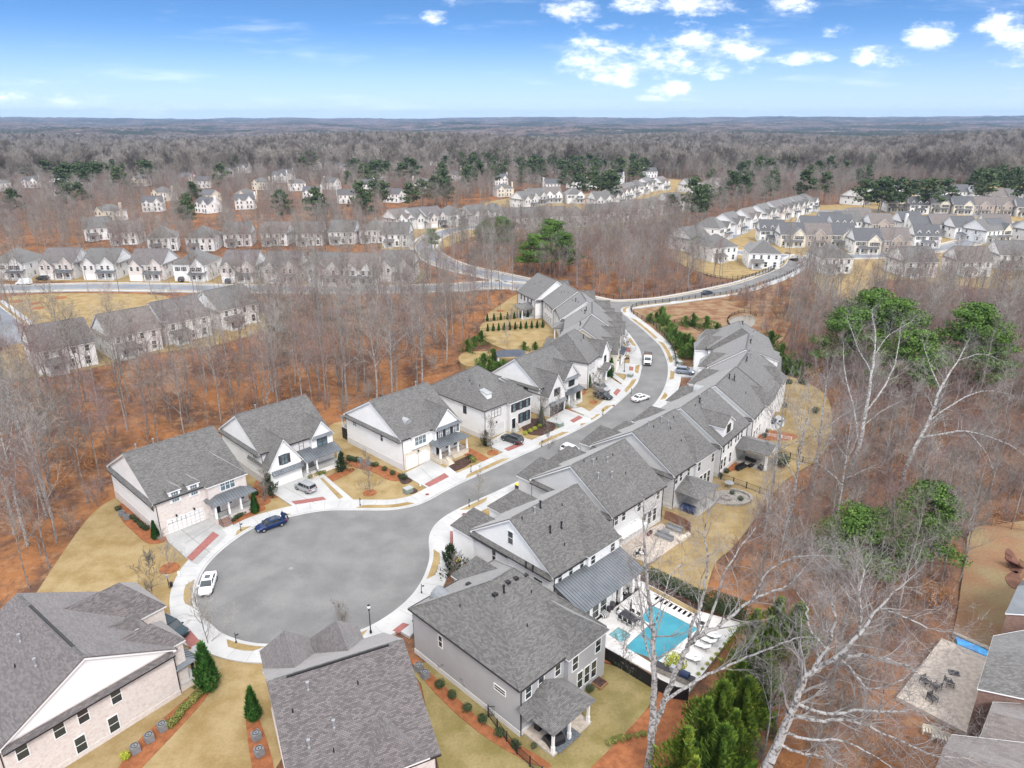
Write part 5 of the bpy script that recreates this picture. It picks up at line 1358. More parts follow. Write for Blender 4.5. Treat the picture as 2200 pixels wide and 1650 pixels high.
# brick houses in the bottom right corner
def rootbox(label, corners, z, rmat, wall, base_h, zr=None):
    """single-pitch or flat-seen roof traced at its eave; walls below"""
    e = empty('house', (0, 0, 0), 0, label, 'house')
    ps = gpts(corners, z); c = (sum(p[0] for p in ps)/len(ps), sum(p[1] for p in ps)/len(ps))
    e.location = (c[0], c[1], 0)
    q = [(p[0]-c[0], p[1]-c[1]) for p in ps]
    a = MB(); inn = [(x*.965, y*.965) for x, y in q]; a.prism(inn, -1, z - .15); a.build('wall', wall, e)
    r = MB()
    if zr is None: r.prism(q, z - .12, z)
    else:
        A = ((q[0][0]+q[3][0])/2, (q[0][1]+q[3][1])/2, zr); B = ((q[1][0]+q[2][0])/2, (q[1][1]+q[2][1])/2, zr)
        P = [(x, y, z) for x, y in q]
        r.quad(P[0], P[1], B, A); r.quad(P[2], P[3], A, B); r.poly(P[1], P[2], B); r.poly(P[3], P[0], A); r.quad(P[3], P[2], P[1], P[0])
    r.build('roof', rmat, e)
    g_ = MB()
    for i in range(len(q)):
        j = (i + 1) % len(q); g_.tube((*q[i], z - .06), (*q[j], z - .06), .07, .07, 4)
    g_.build('gutter', 'white', e)
    return e
rootbox('brown brick house with grey dashed shingle roof at the blue pool cover', [(2135, 1366), (2300, 1335), (2290, 1520), (2100, 1480)], 6.0, 'shingle', 'brick_brown', 6, 7.2)
rootbox('brown shingle-roofed house beside the tan flagstone patio', [(2134, 1508), (2340, 1520), (2360, 1700), (2105, 1587)], 5.2, 'shingle_tan', 'brick_brown', 6, 6.2)
rootbox('brown shingle-roofed house in the lower corner by the slatted bench', [(2045, 1578), (2330, 1610), (2350, 1900), (1990, 1700)], 5.8, 'shingle_tan', 'brick_brown', 6, 7.4)
e = rootbox('brown brick house with a pale blue-grey roof and brown deck stairs', [(2200, 1244), (2330, 1200), (2380, 1330), (2160, 1318)], 6.2, 'metal_roof', 'brick_brown', 6, 7.6)
ds = empty('deck_stairs', at(2185, 1215), R(120), 'reddish brown wooden stairs climbing to the brick house from the lawn', 'stairs')
for k in range(7):
    m = MB(); m.box(-.9, .9, k*.3, k*.3 + .32, k*.2 + .1, k*.2 + .17); m.build('tread', mat('redwood', (.14, .05, .04)), ds)
for x in (-.9, .9):
    m = MB(); m.tube((x, 0, .9), (x, 2.1, 2.3), .04, .04, 4); m.tube((x, 0, .1), (x, 2.1, 1.5), .05, .05, 4)
    for k in range(8): m.tube((x, k*.3, k*.2 + .1), (x, k*.3, k*.2 + .9), .025, .025, 4)
    m.build('railing', MATS['redwood'], ds)
# ---------------------------------------------------------------- pool terrace and yards
def gp(u, v, z=0.0): return Vector(at(u, v, z))
TER = gpts([(1215, 1335), (1376, 1250), (1400, 1262), (1500, 1315), (1593, 1341), (1478, 1492), (1440, 1480), (1402, 1450), (1290, 1388)])
POOL = gpts([(1398, 1301), (1500, 1353), (1405, 1431), (1343, 1393), (1396, 1343), (1375, 1331)])
SPA = gpts([(1328, 1350), (1356, 1366), (1335, 1383), (1307, 1366)])
def holed(outer, holes, z, m, name):
    tri = tessellate_polygon([[Vector((x, y, 0)) for x, y in outer]] + [[Vector((x, y, 0)) for x, y in h_] for h_ in holes])
    al = outer + [p for h_ in holes for p in h_]
    mb = MB()
    for t in tri:
        a, b, c = (al[i] for i in t)
        if (b[0]-a[0])*(c[1]-a[1]) - (c[0]-a[0])*(b[1]-a[1]) < 0: b, c = c, b
        mb.quad((*a, z), (*b, z), (*c, z))
    for lp in [outer] + holes:
        for i in range(len(lp)):
            j = (i+1) % len(lp); mb.quad((*lp[i], z - .5), (*lp[j], z - .5), (*lp[j], z), (*lp[i], z))
    o = mb.build(name, m); o['kind'] = 'structure'; return o
holed(TER, [POOL, SPA], .22, 'travertine', 'terrace')
slab('pool_floor', POOL, .03, 'plaster', 0.0)
slab('spa_floor', SPA, .03, 'spa', 0.0)
for a, b in (((1392, 1306), (1383, 1312)), ((1397, 1311), (1388, 1318)), ((1402, 1316), (1393, 1323)), ((1407, 1321), (1398, 1328))):
    p, q = gpts([a, b]); n_ = Vector((q[0]-p[0], q[1]-p[1])); w_ = Vector((-n_.y, n_.x)).normalized()*.14; n_ = n_ * 1.4
    slab('pool_step', [(p[0], p[1]), (p[0]+n_.x, p[1]+n_.y), (p[0]+n_.x+w_.x, p[1]+n_.y+w_.y), (p[0]+w_.x, p[1]+w_.y)], .045, 'step_plaster', 0)
wm = bpy.data.materials.new('water'); wm.use_nodes = True; t = wm.node_tree; t.nodes.clear(); k = N(t)
vv = k.n('ShaderNodeTexCoord').outputs['Object']
bp = k.n('ShaderNodeBump', ins={'Strength': .25, 'Distance': .05, 'Height': k.noise(vv, 2.5, 2)}).outputs[0]
gg = k.n('ShaderNodeBsdfGlossy', ins={'Roughness': .05, 'Normal': bp}); tr = k.n('ShaderNodeBsdfTransparent', ins={'Color': (.75, .95, .97)})
fr = k.n('ShaderNodeFresnel', ins={'IOR': 1.33, 'Normal': bp}); mx = k.n('ShaderNodeMixShader', ins={0: fr.outputs[0], 1: tr.outputs[0], 2: gg.outputs[0]})
k.n('ShaderNodeOutputMaterial', ins={0: mx.outputs[0]}); M['water'] = wm
for nm, P_ in (('pool_water', POOL), ('spa_water', SPA)):
    m = MB(); m.prism(P_, 0, .14, top_only=True); o = m.build(nm, 'water'); o['kind'] = 'structure'
pslab('verge', [(1388, 1266), (1396, 1262), (1500, 1315), (1492, 1322)], .245, 'lawn', .1)
pslab('mulch_bed', [(1396, 1262), (1400, 1255), (1510, 1308), (1500, 1315)], .2, 'mulch', -.1)
pslab('verge', [(1294, 1402), (1298, 1390), (1402, 1452), (1396, 1466)], .12, 'lawn', -.1)
for i in range(9):
    f = i / 8; p = Vector(at(1406, 1286)).lerp(Vector(at(1486, 1328)), f)
    m = MB(); m.box(-.52, .52, -.42, .42, 0, .03); o = m.build('stepping_stone', 'travertine', loc=(p.x, p.y, .235), rot=R(-43))
    o['kind'] = 'structure'
m = MB()
gpad = slab('gravel_strip', gpts([(1400, 1285), (1406, 1279), (1493, 1325), (1487, 1333)]), .23, 'mulch', .1)
# furniture helpers
def table(px, rot, L=2.2, Wd=1.1, z=.22, m='shutter', label='', seats=6, umb=True, cushion='white'):
    p = gp(*px); t_ = empty('patio_table', (p.x, p.y, z), rot, label, 'table')
    a = MB(); a.box(-L/2, L/2, -Wd/2, Wd/2, .70, .75); a.build('table_top', m, t_)
    for x in (-L/2 + .12, L/2 - .12):
        for y in (-Wd/2 + .1, Wd/2 - .1): a = MB(); a.box(x - .04, x + .04, y - .04, y + .04, 0, .70); a.build('leg', m, t_)
    return t_, p
def chair(p, rot, z, label, group, cu='white'):
    c = empty('patio_chair', (p[0], p[1], z), rot, label, 'chair', group)
    if 'chair' + cu not in _wc:
        a = MB(); a.box(-.27, .27, -.27, .27, .38, .48); b = MB(); b.box(-.27, .27, .24, .28, .48, .95)
        for x in (-.27, .27):
            b.tube((x, .26, .3), (x, .28, .98), .02, .02, 4); b.tube((x, -.25, .65), (x, .26, .65), .02, .02, 4)
        l = MB(); l.box(-.02, .02, -.02, .02, 0, .62)
        _wc['chair' + cu] = (a.mesh('seat', cu), b.mesh('backrest', 'iron'), l.mesh('leg', 'iron'))
    s_, b_, l_ = _wc['chair' + cu]
    put('seat', s_, c); put('backrest', b_, c)
    for x in (-.27, .27):
        for y in (-.25, .26): put('leg', l_, c, (x, y, 0))
    return c
tb, p = table((1353, 1336), R(-44), 2.5, 1.15, label='dark slate dining table under the furled umbrella on the pool terrace')
ax = Vector((math.cos(R(-44)), math.sin(R(-44)), 0)); ay = Vector((-ax.y, ax.x, 0))
for i, (u, v, r_, lb) in enumerate([(-.75, -.85, 180, 'pool-facing side, spa end'), (.0, -.85, 180, 'middle of the spa side'), (.75, -.85, 180, 'spa side, pool end'), (-1.65, 0, 90, 'head of the table nearest the house'), (1.65, 0, -90, 'foot of the table nearest the pool'), (-.4, .85, 0, 'steps side, house end'), (.5, .85, 0, 'steps side, pool end')]):
    q = p + ax*u + ay*v; chair((q.x, q.y), R(-44 + r_), .22, 'white-cushioned black dining chair, ' + lb, 'chairs round the poolside dining table')
um = empty('patio_umbrella', (p.x, p.y, .98), 0, 'furled dark grey umbrella standing through the slate dining table', 'umbrella')
m = MB(); m.tube((0, 0, -.7), (0, 0, 2.5), .03, .03, 6); m.build('pole', 'black', um)
m = MB(); m.lathe([(.05, .5), (.16, .7), (.12, 1.6), (.04, 2.45)], 8); m.build('canopy', 'shutter', um)
LG = 'white sun loungers along the pool'
for i, (u, v, lb) in enumerate([(1521, 1384, 'black-framed white lounger closest to the round fire bowl'), (1531, 1374, 'half-hidden white lounger behind the forked pale trunk'), (1508, 1396, 'white lounger with a striped dark towel at the poolside'), (1488, 1423, 'white lounger nearest the bright green round bush')]):
    p = gp(u, v); l = empty('sun_lounger', (p.x, p.y, .22), R(-35), lb, 'lounger', LG)
    m = MB(); m.box(-.9, .35, -.33, .33, .32, .40); m.profile([(.35, .32), (.35, .42), (1.0, .85), (1.0, .76)], -.33, .33, 'y'); m.build('cushion', 'white', l)
    m = MB()
    for y in (-.34, .34): m.tube((-.95, y, .3), (.4, y, .3), .025, .025, 4); m.tube((.4, y, .3), (1.02, y, .72), .025, .025, 4); m.tube((-.2, y, .3), (.3, y, .55), .02, .02, 4)
    m.build('frame', 'iron', l)
    for x in (-.85, .6):
        for y in (-.34, .34): m = MB(); m.tube((x, y, 0), (x, y, .32), .025, .025, 4); m.build('leg', 'iron', l)
ft = empty('fire_table', gp(1318, 1276, 0) + Vector((0, 0, .22)), R(-44), 'black fire table with an orange flame under the metal porch roof', 'fire table')
m = MB(); m.box(-.75, .75, -.5, .5, .0, .55); m.box(-.9, .9, -.62, .62, .55, .62); m.build('base', 'black', ft)
fl = bpy.data.materials.new('flame'); fl.use_nodes = True; fl.node_tree.nodes['Principled BSDF'].inputs['Emission Color'].default_value = (1, .3, .05, 1); fl.node_tree.nodes['Principled BSDF'].inputs['Emission Strength'].default_value = 4; M['flame'] = fl
m = MB(); random.seed(4)
for i in range(7): x = -.3 + i*.1; m.tube((x, 0, .6), (x + random.uniform(-.05, .05), 0, .75 + random.random()*.15), .05, .005, 5)
m.build('flame', 'flame', ft)
stripe = bpy.data.materials.new('stripe'); stripe.use_nodes = True; k = N(stripe.node_tree); wv = k.n('ShaderNodeTexWave', wave_type='BANDS', bands_direction='X', ins={'Scale': 1.6}); k.set(wv.inputs['Vector'], k.n('ShaderNodeTexCoord').outputs['Object'])
k.set(stripe.node_tree.nodes['Principled BSDF'].inputs['Base Color'], k.ramp(wv.outputs[0], [(.5, (.015, .015, .015)), (.56, (.7, .7, .69))])); M['stripe'] = stripe
for (u, v), lb in (((1327, 1288), 'black and white striped pouf in front of the fire table'), ((1342, 1276), 'black and white striped pouf by the white curtain'), ((1298, 1326), 'large striped round cushion seat by the sunroom windows')):
    s_ = 1.35 if u < 1300 else 1
    m = MB(); m.lathe([(.001, 0), (.36*s_, .02), (.46*s_, .15), (.46*s_, .32), (.34*s_, .45*s_), (.001, .47*s_)], 16); tag(m.build('striped_pouf', 'stripe', loc=gp(u, v) + Vector((0, 0, .22)), rot=R(u)), lb, 'pouf')
for (u, v), hh, lb in (((1315, 1312), 1.1, 'tall dark grey cylindrical planter on the pool terrace'), ((1308, 1318), .8, 'shorter dark grey cylindrical planter beside the striped seat')):
    m = MB(); m.lathe([(.2, 0), (.3, hh*.6), (.3, hh), (.24, hh), (.22, hh - .15), (.001, hh - .15)], 14); tag(m.build('planter', 'shutter', loc=gp(u, v) + Vector((0, 0, .22)), smooth=True), lb, 'planter')
m = MB(); m.lathe([(.3, 0), (.6, .1), (.65, .4), (.5, .4), (.4, .3), (.001, .28)], 20); fb = m.build('fire_bowl', 'travertine', loc=gp(1507, 1346) + Vector((0, 0, .22))); tag(fb, 'round stone fire bowl with a dark centre at the far pool corner', 'fire bowl')
m = MB(); m.lathe([(.001, .33), (.38, .33)], 14); m.build('burner', 'black', fb)
# outdoor kitchen corner
ok = empty('outdoor_kitchen', gp(1455, 1462) + Vector((0, 0, .22)), R(-35), 'outdoor kitchen counter with a dark blue covered grill at the terrace corner', 'outdoor kitchen')
m = MB(); m.box(-2.6, 1.8, -.4, .4, 0, .85); m.build('counter', 'stone', ok)
m = MB(); m.box(-2.7, 1.9, -.45, .45, .85, .92); m.build('worktop', 'shutter', ok)
m = MB(); m.profile([(-.4, .92), (.4, .92), (.38, 1.3), (.15, 1.45), (-.2, 1.45), (-.38, 1.25)], .3, 1.3); m.build('grill_cover', mat('navy', (.02, .035, .09), rough=.5), ok)
m = MB(); m.box(-.9, -.3, -.3, .3, .92, 1.5); m.build('grill_hood', 'metal_light', ok)
# fences
def fence(name, px, label, hgt=1.3, m='iron', step=2.4, style='picket', z=0.0, cat='fence', world=None, group=None):
    ps = world or resample(catmull(gpts(px), 5), step)
    c = ps[0]; e = empty(name, (c[0], c[1], z), 0, label, cat, group)
    q = [(p[0]-c[0], p[1]-c[1]) for p in ps]; rl = MB()
    for a, b in zip(q[:-1], q[1:]):
        L = math.hypot(b[0]-a[0], b[1]-a[1])
        if L < .05: continue
        if style in ('picket', 'board'):
            for zz, w in (((hgt*.95, .03), (hgt*.18, .03)) if style == 'picket' else ((hgt*.92, .06), (hgt*.62, .06), (hgt*.32, .06))):
                rl.tube((*a, zz), (*b, zz), w, w, 4)
            if style == 'picket':
                n = int(L / .14)
                for i in range(n):
                    x, y = a[0] + (b[0]-a[0])*i/n, a[1] + (b[1]-a[1])*i/n
                    rl.quad((x - .012, y, .05), (x + .012, y, .05), (x + .012, y, hgt*.98), (x - .012, y, hgt*.98))
        elif style == 'mesh':
            nx, ny = -(b[1]-a[1])/L*.02, (b[0]-a[0])/L*.02
            rl.quad((a[0]+nx, a[1]+ny, 0), (b[0]+nx, b[1]+ny, 0), (b[0]+nx, b[1]+ny, hgt), (a[0]+nx, a[1]+ny, hgt)); rl.quad((a[0]-nx, a[1]-ny, 0), (b[0]-nx, b[1]-ny, 0), (b[0]-nx, b[1]-ny, hgt), (a[0]-nx, a[1]-ny, hgt)); rl.tube((*a, hgt), (*b, hgt), .04, .04, 4)
    rl.build('fence_panel' if style != 'board' else 'rails', m, e)
    pm = MB(); w = .07 if style != 'board' else .09; pm.box(-w, w, -w, w, -.3, hgt + .1); pme = pm.mesh('post', m)
    for p in q: put('post', pme, e, (p[0], p[1], 0))
    return e
fence('mesh_fence', [(1294, 1414), (1345, 1444), (1400, 1478), (1440, 1500), (1476, 1506)], 'black privacy mesh fence along the lower edge of the pool yard', 1.7, 'black', 2.4, 'mesh')
fence('picket_fence', [(1049, 1540), (1075, 1575), (1110, 1620), (1165, 1670)], 'black iron fence running down the mulch bed by the grey house', 1.25, step=1.9)
fence('picket_fence', [(1049, 1540), (1071, 1540)], 'short black iron gate section against the grey house wall', 1.5, step=1.6)
fence('picket_fence', [(1548, 1030), (1600, 1048), (1648, 1066)], 'black iron fence crossing the lawn below the open patio roof', 1.2)
fence('picket_fence', [(1672, 976), (1710, 990), (1760, 1004)], 'black iron fence near the big round bush on the long lawn', 1.2)
fence('picket_fence', [(1625, 932), (1660, 938), (1700, 945)], 'low pale rail fence by the dark patio furniture', .6, 'white')
fence('board_fence', [(1240, 627), (1280, 634), (1318, 642), (1350, 643), (1440, 632), (1510, 620), (1582, 605), (1640, 585), (1684, 565)], 'dark board fence along the woods side of the upper road', 1.25, 'brown_metal', 3.2, 'board')
fence('board_fence', [(1720, 575), (1690, 592), (1640, 611), (1582, 629), (1500, 641), (1440, 649), (1380, 656), (1356, 664), (1362, 677), (1392, 692), (1420, 715), (1438, 738), (1450, 765), (1452, 788)], 'dark board fence following the inside bend above the grassy slope', 1.25, 'brown_metal', 2.8, 'board')
fence('picket_fence', [(1436, 697), (1466, 694), (1495, 708), (1530, 724)], 'black iron fence on the slope among young evergreens', 1.2)
fence('picket_fence', [(1570, 705), (1562, 690), (1575, 678), (1600, 672), (1625, 680)], 'dark low fence curling round the small brown pond', 1.0)
fence('picket_fence', [(1510, 590), (1560, 600), (1640, 590), (1668, 575)], 'thin iron fence round the lawn of the white corner house', 1.2)
fence('board_fence', [(560, 718), (640, 705), (700, 690), (782, 662)], 'weathered dark board fence running through the woods', 1.4, 'brown_metal', 3, 'board')
fence('rail_fence', [(2090, 1118), (2135, 1130), (2200, 1142), (2260, 1150)], 'weathered wooden rail fence at the end of the patchy lawn', 1.2, 'wood', 2.6, 'board')
fence('board_fence', [(1428, 1115), (1445, 1122), (1480, 1140), (1482, 1150)], 'solid brown board privacy fence at the stone patio', 1.6, mat('fence_brown', (.24, .12, .075)), 1.2, 'mesh')
fence('picket_fence', [(1040, 693), (1100, 684), (1165, 676)], 'thin black fence behind the upper row of little evergreens', 1.1)
fence('picket_fence', [(1030, 713), (1100, 706), (1170, 700)], 'thin black fence behind the lower row of little evergreens', 1.1)
pslab('pond', [(1572, 700), (1566, 688), (1580, 680), (1605, 676), (1622, 684), (1618, 700), (1595, 708)], .02, mat('pond_water', (.16, .13, .08), rough=.15, spec=.6), -.2, 4)
# patio behind R4, furniture
pslab('patio', [(1320, 1180), (1370, 1150), (1420, 1125), (1470, 1150), (1462, 1165), (1397, 1212), (1350, 1196)], .09, 'flagstone', -.1)
pslab('patio_wall', [(1455, 1163), (1478, 1148), (1484, 1153), (1460, 1169)], .5, 'limestone', 0)
def sofa(px, rot, L, label, z=.1, cu='ac', fr_='ac', W_=.8):
    p = gp(*px); s_ = empty('outdoor_sofa', (p.x, p.y, z), rot, label, 'sofa')
    m = MB(); m.box(-L/2, L/2, -W_/2, W_/2, .05, .3); m.build('frame', fr_, s_)
    n = max(1, round(L / .8))
    for i in range(n): m = MB(); m.box(-L/2 + L*i/n + .03, -L/2 + L*(i+1)/n - .03, -W_/2, W_/2 - .18, .3, .45); m.build('seat_cushion', cu, s_)
    m = MB(); m.box(-L/2, L/2, W_/2 - .18, W_/2, .3, .8); m.build('backrest', cu, s_); return s_
sofa((1448, 1140), R(-40), 2.6, 'long grey outdoor sofa against the brown board fence'); sofa((1427, 1157), R(-40), 2.8, 'grey outdoor sofa facing away across the stone patio')
p = gp(1430, 1145); m = MB(); m.box(-.6, .6, -.35, .35, .28, .36); m.box(-.5, .5, -.25, .25, 0, .28); tag(m.build('coffee_table', 'ac', loc=(p.x, p.y, .1), rot=R(-40)), 'low grey coffee table between the two grey sofas', 'table')
for u, v, lb in ((1398, 1148, 'black patio pot beside the pale grey house wall'), (1393, 1152, 'rust coloured pot beside the black one')):
    p = gp(u, v); m = MB(); m.lathe([(.16, 0), (.28, .35), (.3, .5), (.22, .5), (.2, .4), (.001, .4)], 12); tag(m.build('patio_pot', 'black' if u > 1395 else mat('rust', (.22, .07, .06)), loc=(p.x, p.y, .1)), lb, 'pot')
for u, v, lb in ((1370, 1190, 'pale blue patio chair on the tan flagstones, nearer the pool'), (1378, 1194, 'pale blue patio chair on the tan flagstones, nearer the lawn'), (1366, 1197, 'pale patio chair tucked behind the birch trunk')):
    p = gp(u, v); chair((p.x, p.y), R(u*7), .1, lb, 'pale chairs on the flagstones')
# round fire pit by R5
p = gp(1568, 1070); fp = slab('patio', [(p.x + 3.6*math.cos(t_*.35), p.y + 2.6*math.sin(t_*.35)) for t_ in range(18)], .1, 'stone', -.1)
p = gp(1560, 1072); m = MB(); m.lathe([(.9, 0), (.9, .4), (.55, .4), (.5, .2), (.001, .2)], 16); tag(m.build('fire_pit', 'stone', loc=(p.x, p.y, .1)), 'round grey stone fire pit with a low stacked-stone rim', 'fire pit')
m = MB()
for i in range(9):
    a0, a1 = -1.9 + i*.36, -1.9 + (i+1)*.36; c = gp(1568, 1070)
    P_ = [(c.x + r_*math.cos(a_), c.y + r_*.75*math.sin(a_)) for r_, a_ in ((3.7, a0), (3.7, a1), (3.3, a1), (3.3, a0))]; m.prism(P_, 0, .45)
o = m.build('stone_seat_wall', 'stone'); tag(o, 'curved stacked-stone seat wall round the fire pit', 'wall')
for (u, v), cl_, lb in (((1566, 1046), 'metal_light', 'round white patio table behind the small hipped porch'), ((1480, 1098), 'navy', 'dark blue covered furniture under the small hipped porch')):
    p = gp(u, v); m = MB()
    if cl_ == 'navy': m.profile([(-.8, 0), (.8, 0), (.75, .7), (.3, .9), (-.5, .85), (-.8, .6)], -1.3, 1.3)
    else: m.lathe([(.25, 0), (.05, .05), (.05, .7), (.8, .7), (.8, .75), (.001, .76)], 14)
    tag(m.build('covered_furniture' if cl_ == 'navy' else 'patio_table', cl_, loc=(p.x, p.y, .12), rot=R(-40)), lb, 'furniture')
# lounge set under R6 patio roof
sofa((1592, 1008), R(38), 2.6, 'black wicker sofa under the gabled open patio roof', .2, 'black', 'iron'); sofa((1612, 992), R(130), 1.9, 'black wicker sofa against the side of the open patio', .2, 'black', 'iron')
sofa((1634, 1010), R(-60), 1.0, 'black wicker armchair at the lawn end of the patio', .2, 'black', 'iron')
p = gp(1613, 1004); m = MB(); m.box(-.6, .6, -.35, .35, .25, .38); m.box(-.5, .5, -.25, .25, 0, .25); tag(m.build('coffee_table', 'black', loc=(p.x, p.y, .2), rot=R(38)), 'low black table between the wicker sofas', 'table')
pslab('patio', [(1650, 905), (1672, 892), (1686, 900), (1684, 916), (1660, 925), (1648, 918)], .1, 'conc_new', -.1)
sofa((1662, 908), R(60), 2.2, 'navy blue patio sofa on the pale slab behind the white row', .1, 'navy', 'iron'); 
p = gp(1676, 914); chair((p.x, p.y), R(20), .1, 'dark patio chair beside the navy sofa', 'furniture on the pale slab')
# grey house porch items
rp = gp(1205, 1588); m = MB(); m.box(-1.7, 1.7, -1.3, 1.3, 0, .02); tag(m.build('rug', mat('rug', (.16, .18, .2), (.10, .11, .13), 5), loc=(rp.x, rp.y, .33), rot=R(45)), 'grey patterned outdoor rug on the porch of the grey house', 'rug')
p = gp(1186, 1588); m = MB(); m.profile([(-.7, 0), (.7, 0), (.68, .6), (.3, .85), (-.3, .85), (-.68, .6)], -.9, .9); tag(m.build('covered_grill', 'black', loc=(p.x + .2, p.y - .6, .35), rot=R(30)), 'black covered round table on the grey house porch', 'covered table')
p = gp(1162, 1566); m = MB(); m.profile([(-.35, 0), (.35, 0), (.3, 1.0), (-.3, 1.0)], -.7, .7); tag(m.build('grill', 'black', loc=(p.x, p.y, .35), rot=R(45)), 'black covered grill against the porch wall of the grey house', 'grill')
p = gp(1178, 1572); m = MB(); m.box(-.35, .35, -.25, .25, .0, .4); tt = m.build('toy_table', mat('toyblue', (.03, .22, .5)), loc=(p.x, p.y, .35), rot=R(45)); tag(tt, 'small blue and orange play table on the grey house porch', 'toy')
m = MB(); m.box(-.36, -.1, -.26, 0, .4, .46); m.build('tray', mat('toyorange', (.7, .3, .03)), tt)
p = gp(1280, 1465); m = MB(); m.box(-1.2, 1.2, -.7, .7, 0, .3); m.cur = 1; m.box(-1.1, 1.1, -.6, .6, .3, .33); tag(m.build('raised_bed', ['wood', 'mulch'], loc=(p.x, p.y, .05), rot=R(-44)), 'wooden raised garden bed behind the grey house', 'planter')
# corner house patio with furniture and blue pool cover
pslab('patio', [(2022, 1376), (2132, 1420), (2076, 1580), (1925, 1502)], .35, 'flagstone', -.2)
pslab('patio_wall', [(2044, 1368), (2050, 1366), (2140, 1405), (2136, 1412)], .6, 'stone', 0)
pslab('pool_cover', [(2052, 1375), (2056, 1390), (2118, 1416), (2122, 1404)], .48, 'tarp', 0)
CG = 'black chairs on the corner patio'
for (u, v), r_, lb in (((1985, 1475), 20, 'black slatted chair at the shaded edge of the tan patio'), ((2008, 1485), 200, 'black wide chair in the middle of the tan patio'), ((2036, 1478), 80, 'empty black-framed chair turned towards the house'), ((2000, 1512), 20, 'black chair nearest the low branches on the tan patio')):
    p = gp(u, v); c = chair((p.x, p.y), R(r_), .35, lb, CG, 'shutter'); c.scale = (1.5, 1.5, 1.1)
p = gp(2048, 1452); m = MB(); m.box(-.55, .55, -.4, .4, 0, .12); tag(m.build('fire_pit', 'shutter', loc=(p.x, p.y, .35), rot=R(-20)), 'low square fire pit set in the tan flagstones', 'fire pit')
for (u, v), lb in (((2020, 1590), 'pale wooden slatted bench by the corner house'), ((2000, 1578), 'pale wooden slatted bench end half under the branches')):
    p = gp(u, v); b_ = empty('garden_bench', (p.x, p.y, .0), R(-20), lb, 'bench')
    m = MB()
    for i in range(6): m.box(-.8 + i*.28, -.62 + i*.28, -.3, .3, .42, .46)
    m.build('seat', 'cream', b_); m = MB(); m.box(-.85, .85, .28, .32, .46, .9); m.build('backrest', 'cream', b_)
    for x in (-.78, .78): m = MB(); m.box(x - .05, x + .05, -.28, .28, 0, .42); m.build('leg', 'cream', b_)
for s_, (a, b) in enumerate(((( 2170, 1195), (2162, 1235)), ((2168, 1250), (2180, 1262)))): pass
bed([(2160, 1185), (2172, 1182), (2196, 1225), (2180, 1232), (2165, 1215)], 'dirt', .09); bed([(2160, 1240), (2185, 1228), (2195, 1262), (2172, 1262)], 'dirt', .09)
# black metal-roofed pavilion
pv = empty('pavilion', gp(1098, 782), R(5), 'open pavilion with a black hipped metal roof at the woods edge', 'pavilion')
m = MB(); P_ = [(-3.8, -2.6, 2.8), (3.8, -2.6, 2.8), (3.8, 2.6, 2.8), (-3.8, 2.6, 2.8)]; A_, B_ = (-1.6, 0, 3.9), (1.6, 0, 3.9)
m.quad(P_[0], P_[1], B_, A_); m.quad(P_[2], P_[3], A_, B_); m.poly(P_[1], P_[2], B_); m.poly(P_[3], P_[0], A_); m.quad(P_[3], P_[2], P_[1], P_[0]); m.build('roof', 'metal_dark', pv)
metal_ribs(pv, [P_[0], P_[1], B_, A_], 'metal_dark')
for x in (-3.4, 3.4):
    for y in (-2.2, 2.2): m = MB(); m.box(x - .15, x + .15, y - .15, y + .15, 0, 2.8); m.build('post', 'white', pv)
# utility boxes, AC units, lamps, hydrants
def acu(px, label, s_=1.0, g_='outdoor cooling units along the house walls'):
    if 'ac' not in _wc:
        a = MB(); a.box(-.4, .4, -.4, .4, 0, .85)
        for i in range(9):
            z = .08 + i*.08
            a.box(-.415, .415, -.415, .415, z, z + .03)
        b = MB(); b.lathe([(.34, 0), (.34, .03), (.30, .03), (.28, -.02), (.08, -.01), (.001, .03)], 16)
        _wc['ac'] = (a.mesh('housing', 'ac'), b.mesh('fan_grille', 'black'))
    p = gp(*px); e = empty('cooling_unit', (p.x, p.y, .05), R(45 if px[0] > 200 else 50), label, 'air conditioner', g_); e.scale = (s_,)*3
    put('housing', _wc['ac'][0], e); put('fan_grille', _wc['ac'][1], e, (0, 0, .86))
for px, lb in (((262, 1108), 'grey cooling unit nearest the back corner of the brick-fronted house'), ((273, 1116), 'grey cooling unit beside the blue-green shrubs of the brick-fronted house'), ((775, 994), 'grey cooling unit nearer the porch side of the broad white house'), ((791, 1000), 'grey cooling unit between round shrubs of the broad white house'),
               ((350, 1568), 'cooling unit nearest the yellow-green hedge'), ((322, 1592), 'middle cooling unit of three by the whitewashed brick wall'), ((292, 1616), 'cooling unit lowest of three by the whitewashed brick wall'),
               ((914, 1456), 'cooling unit beside the grey-sided house wall'), ((552, 1588), 'upper cooling unit of two beside the wide shingle roof'), ((558, 1622), 'lower cooling unit of two beside the wide shingle roof'), ((900, 1440), 'cooling unit half-hidden under the grey house eave')):
    acu(px, lb, 1.0)
for px, rot_, lb in (((877, 1058), 45, 'grey-green transformer box beside the dark mulch ring'), ((1202, 916), 48, 'grey transformer box by the straw-mulched tree'), ((1354, 810), 60, 'grey transformer box below the black lamp post'), ((1460, 783), 100, 'small pale transformer box behind the fence bend')):
    p = gp(*px); e = empty('transformer_box', (p.x, p.y, .05), R(rot_), lb, 'transformer'); m = MB(); m.box(-.7, .7, -.55, .55, 0, .8); m.build('cabinet', mat('trans', (.20, .24, .21)), e); m = MB(); m.profile([(-.6, .8), (.6, .8), (.55, .92), (-.55, .92)], -.74, .74); m.build('lid', mat('trans_lid', (.36, .38, .37)), e)
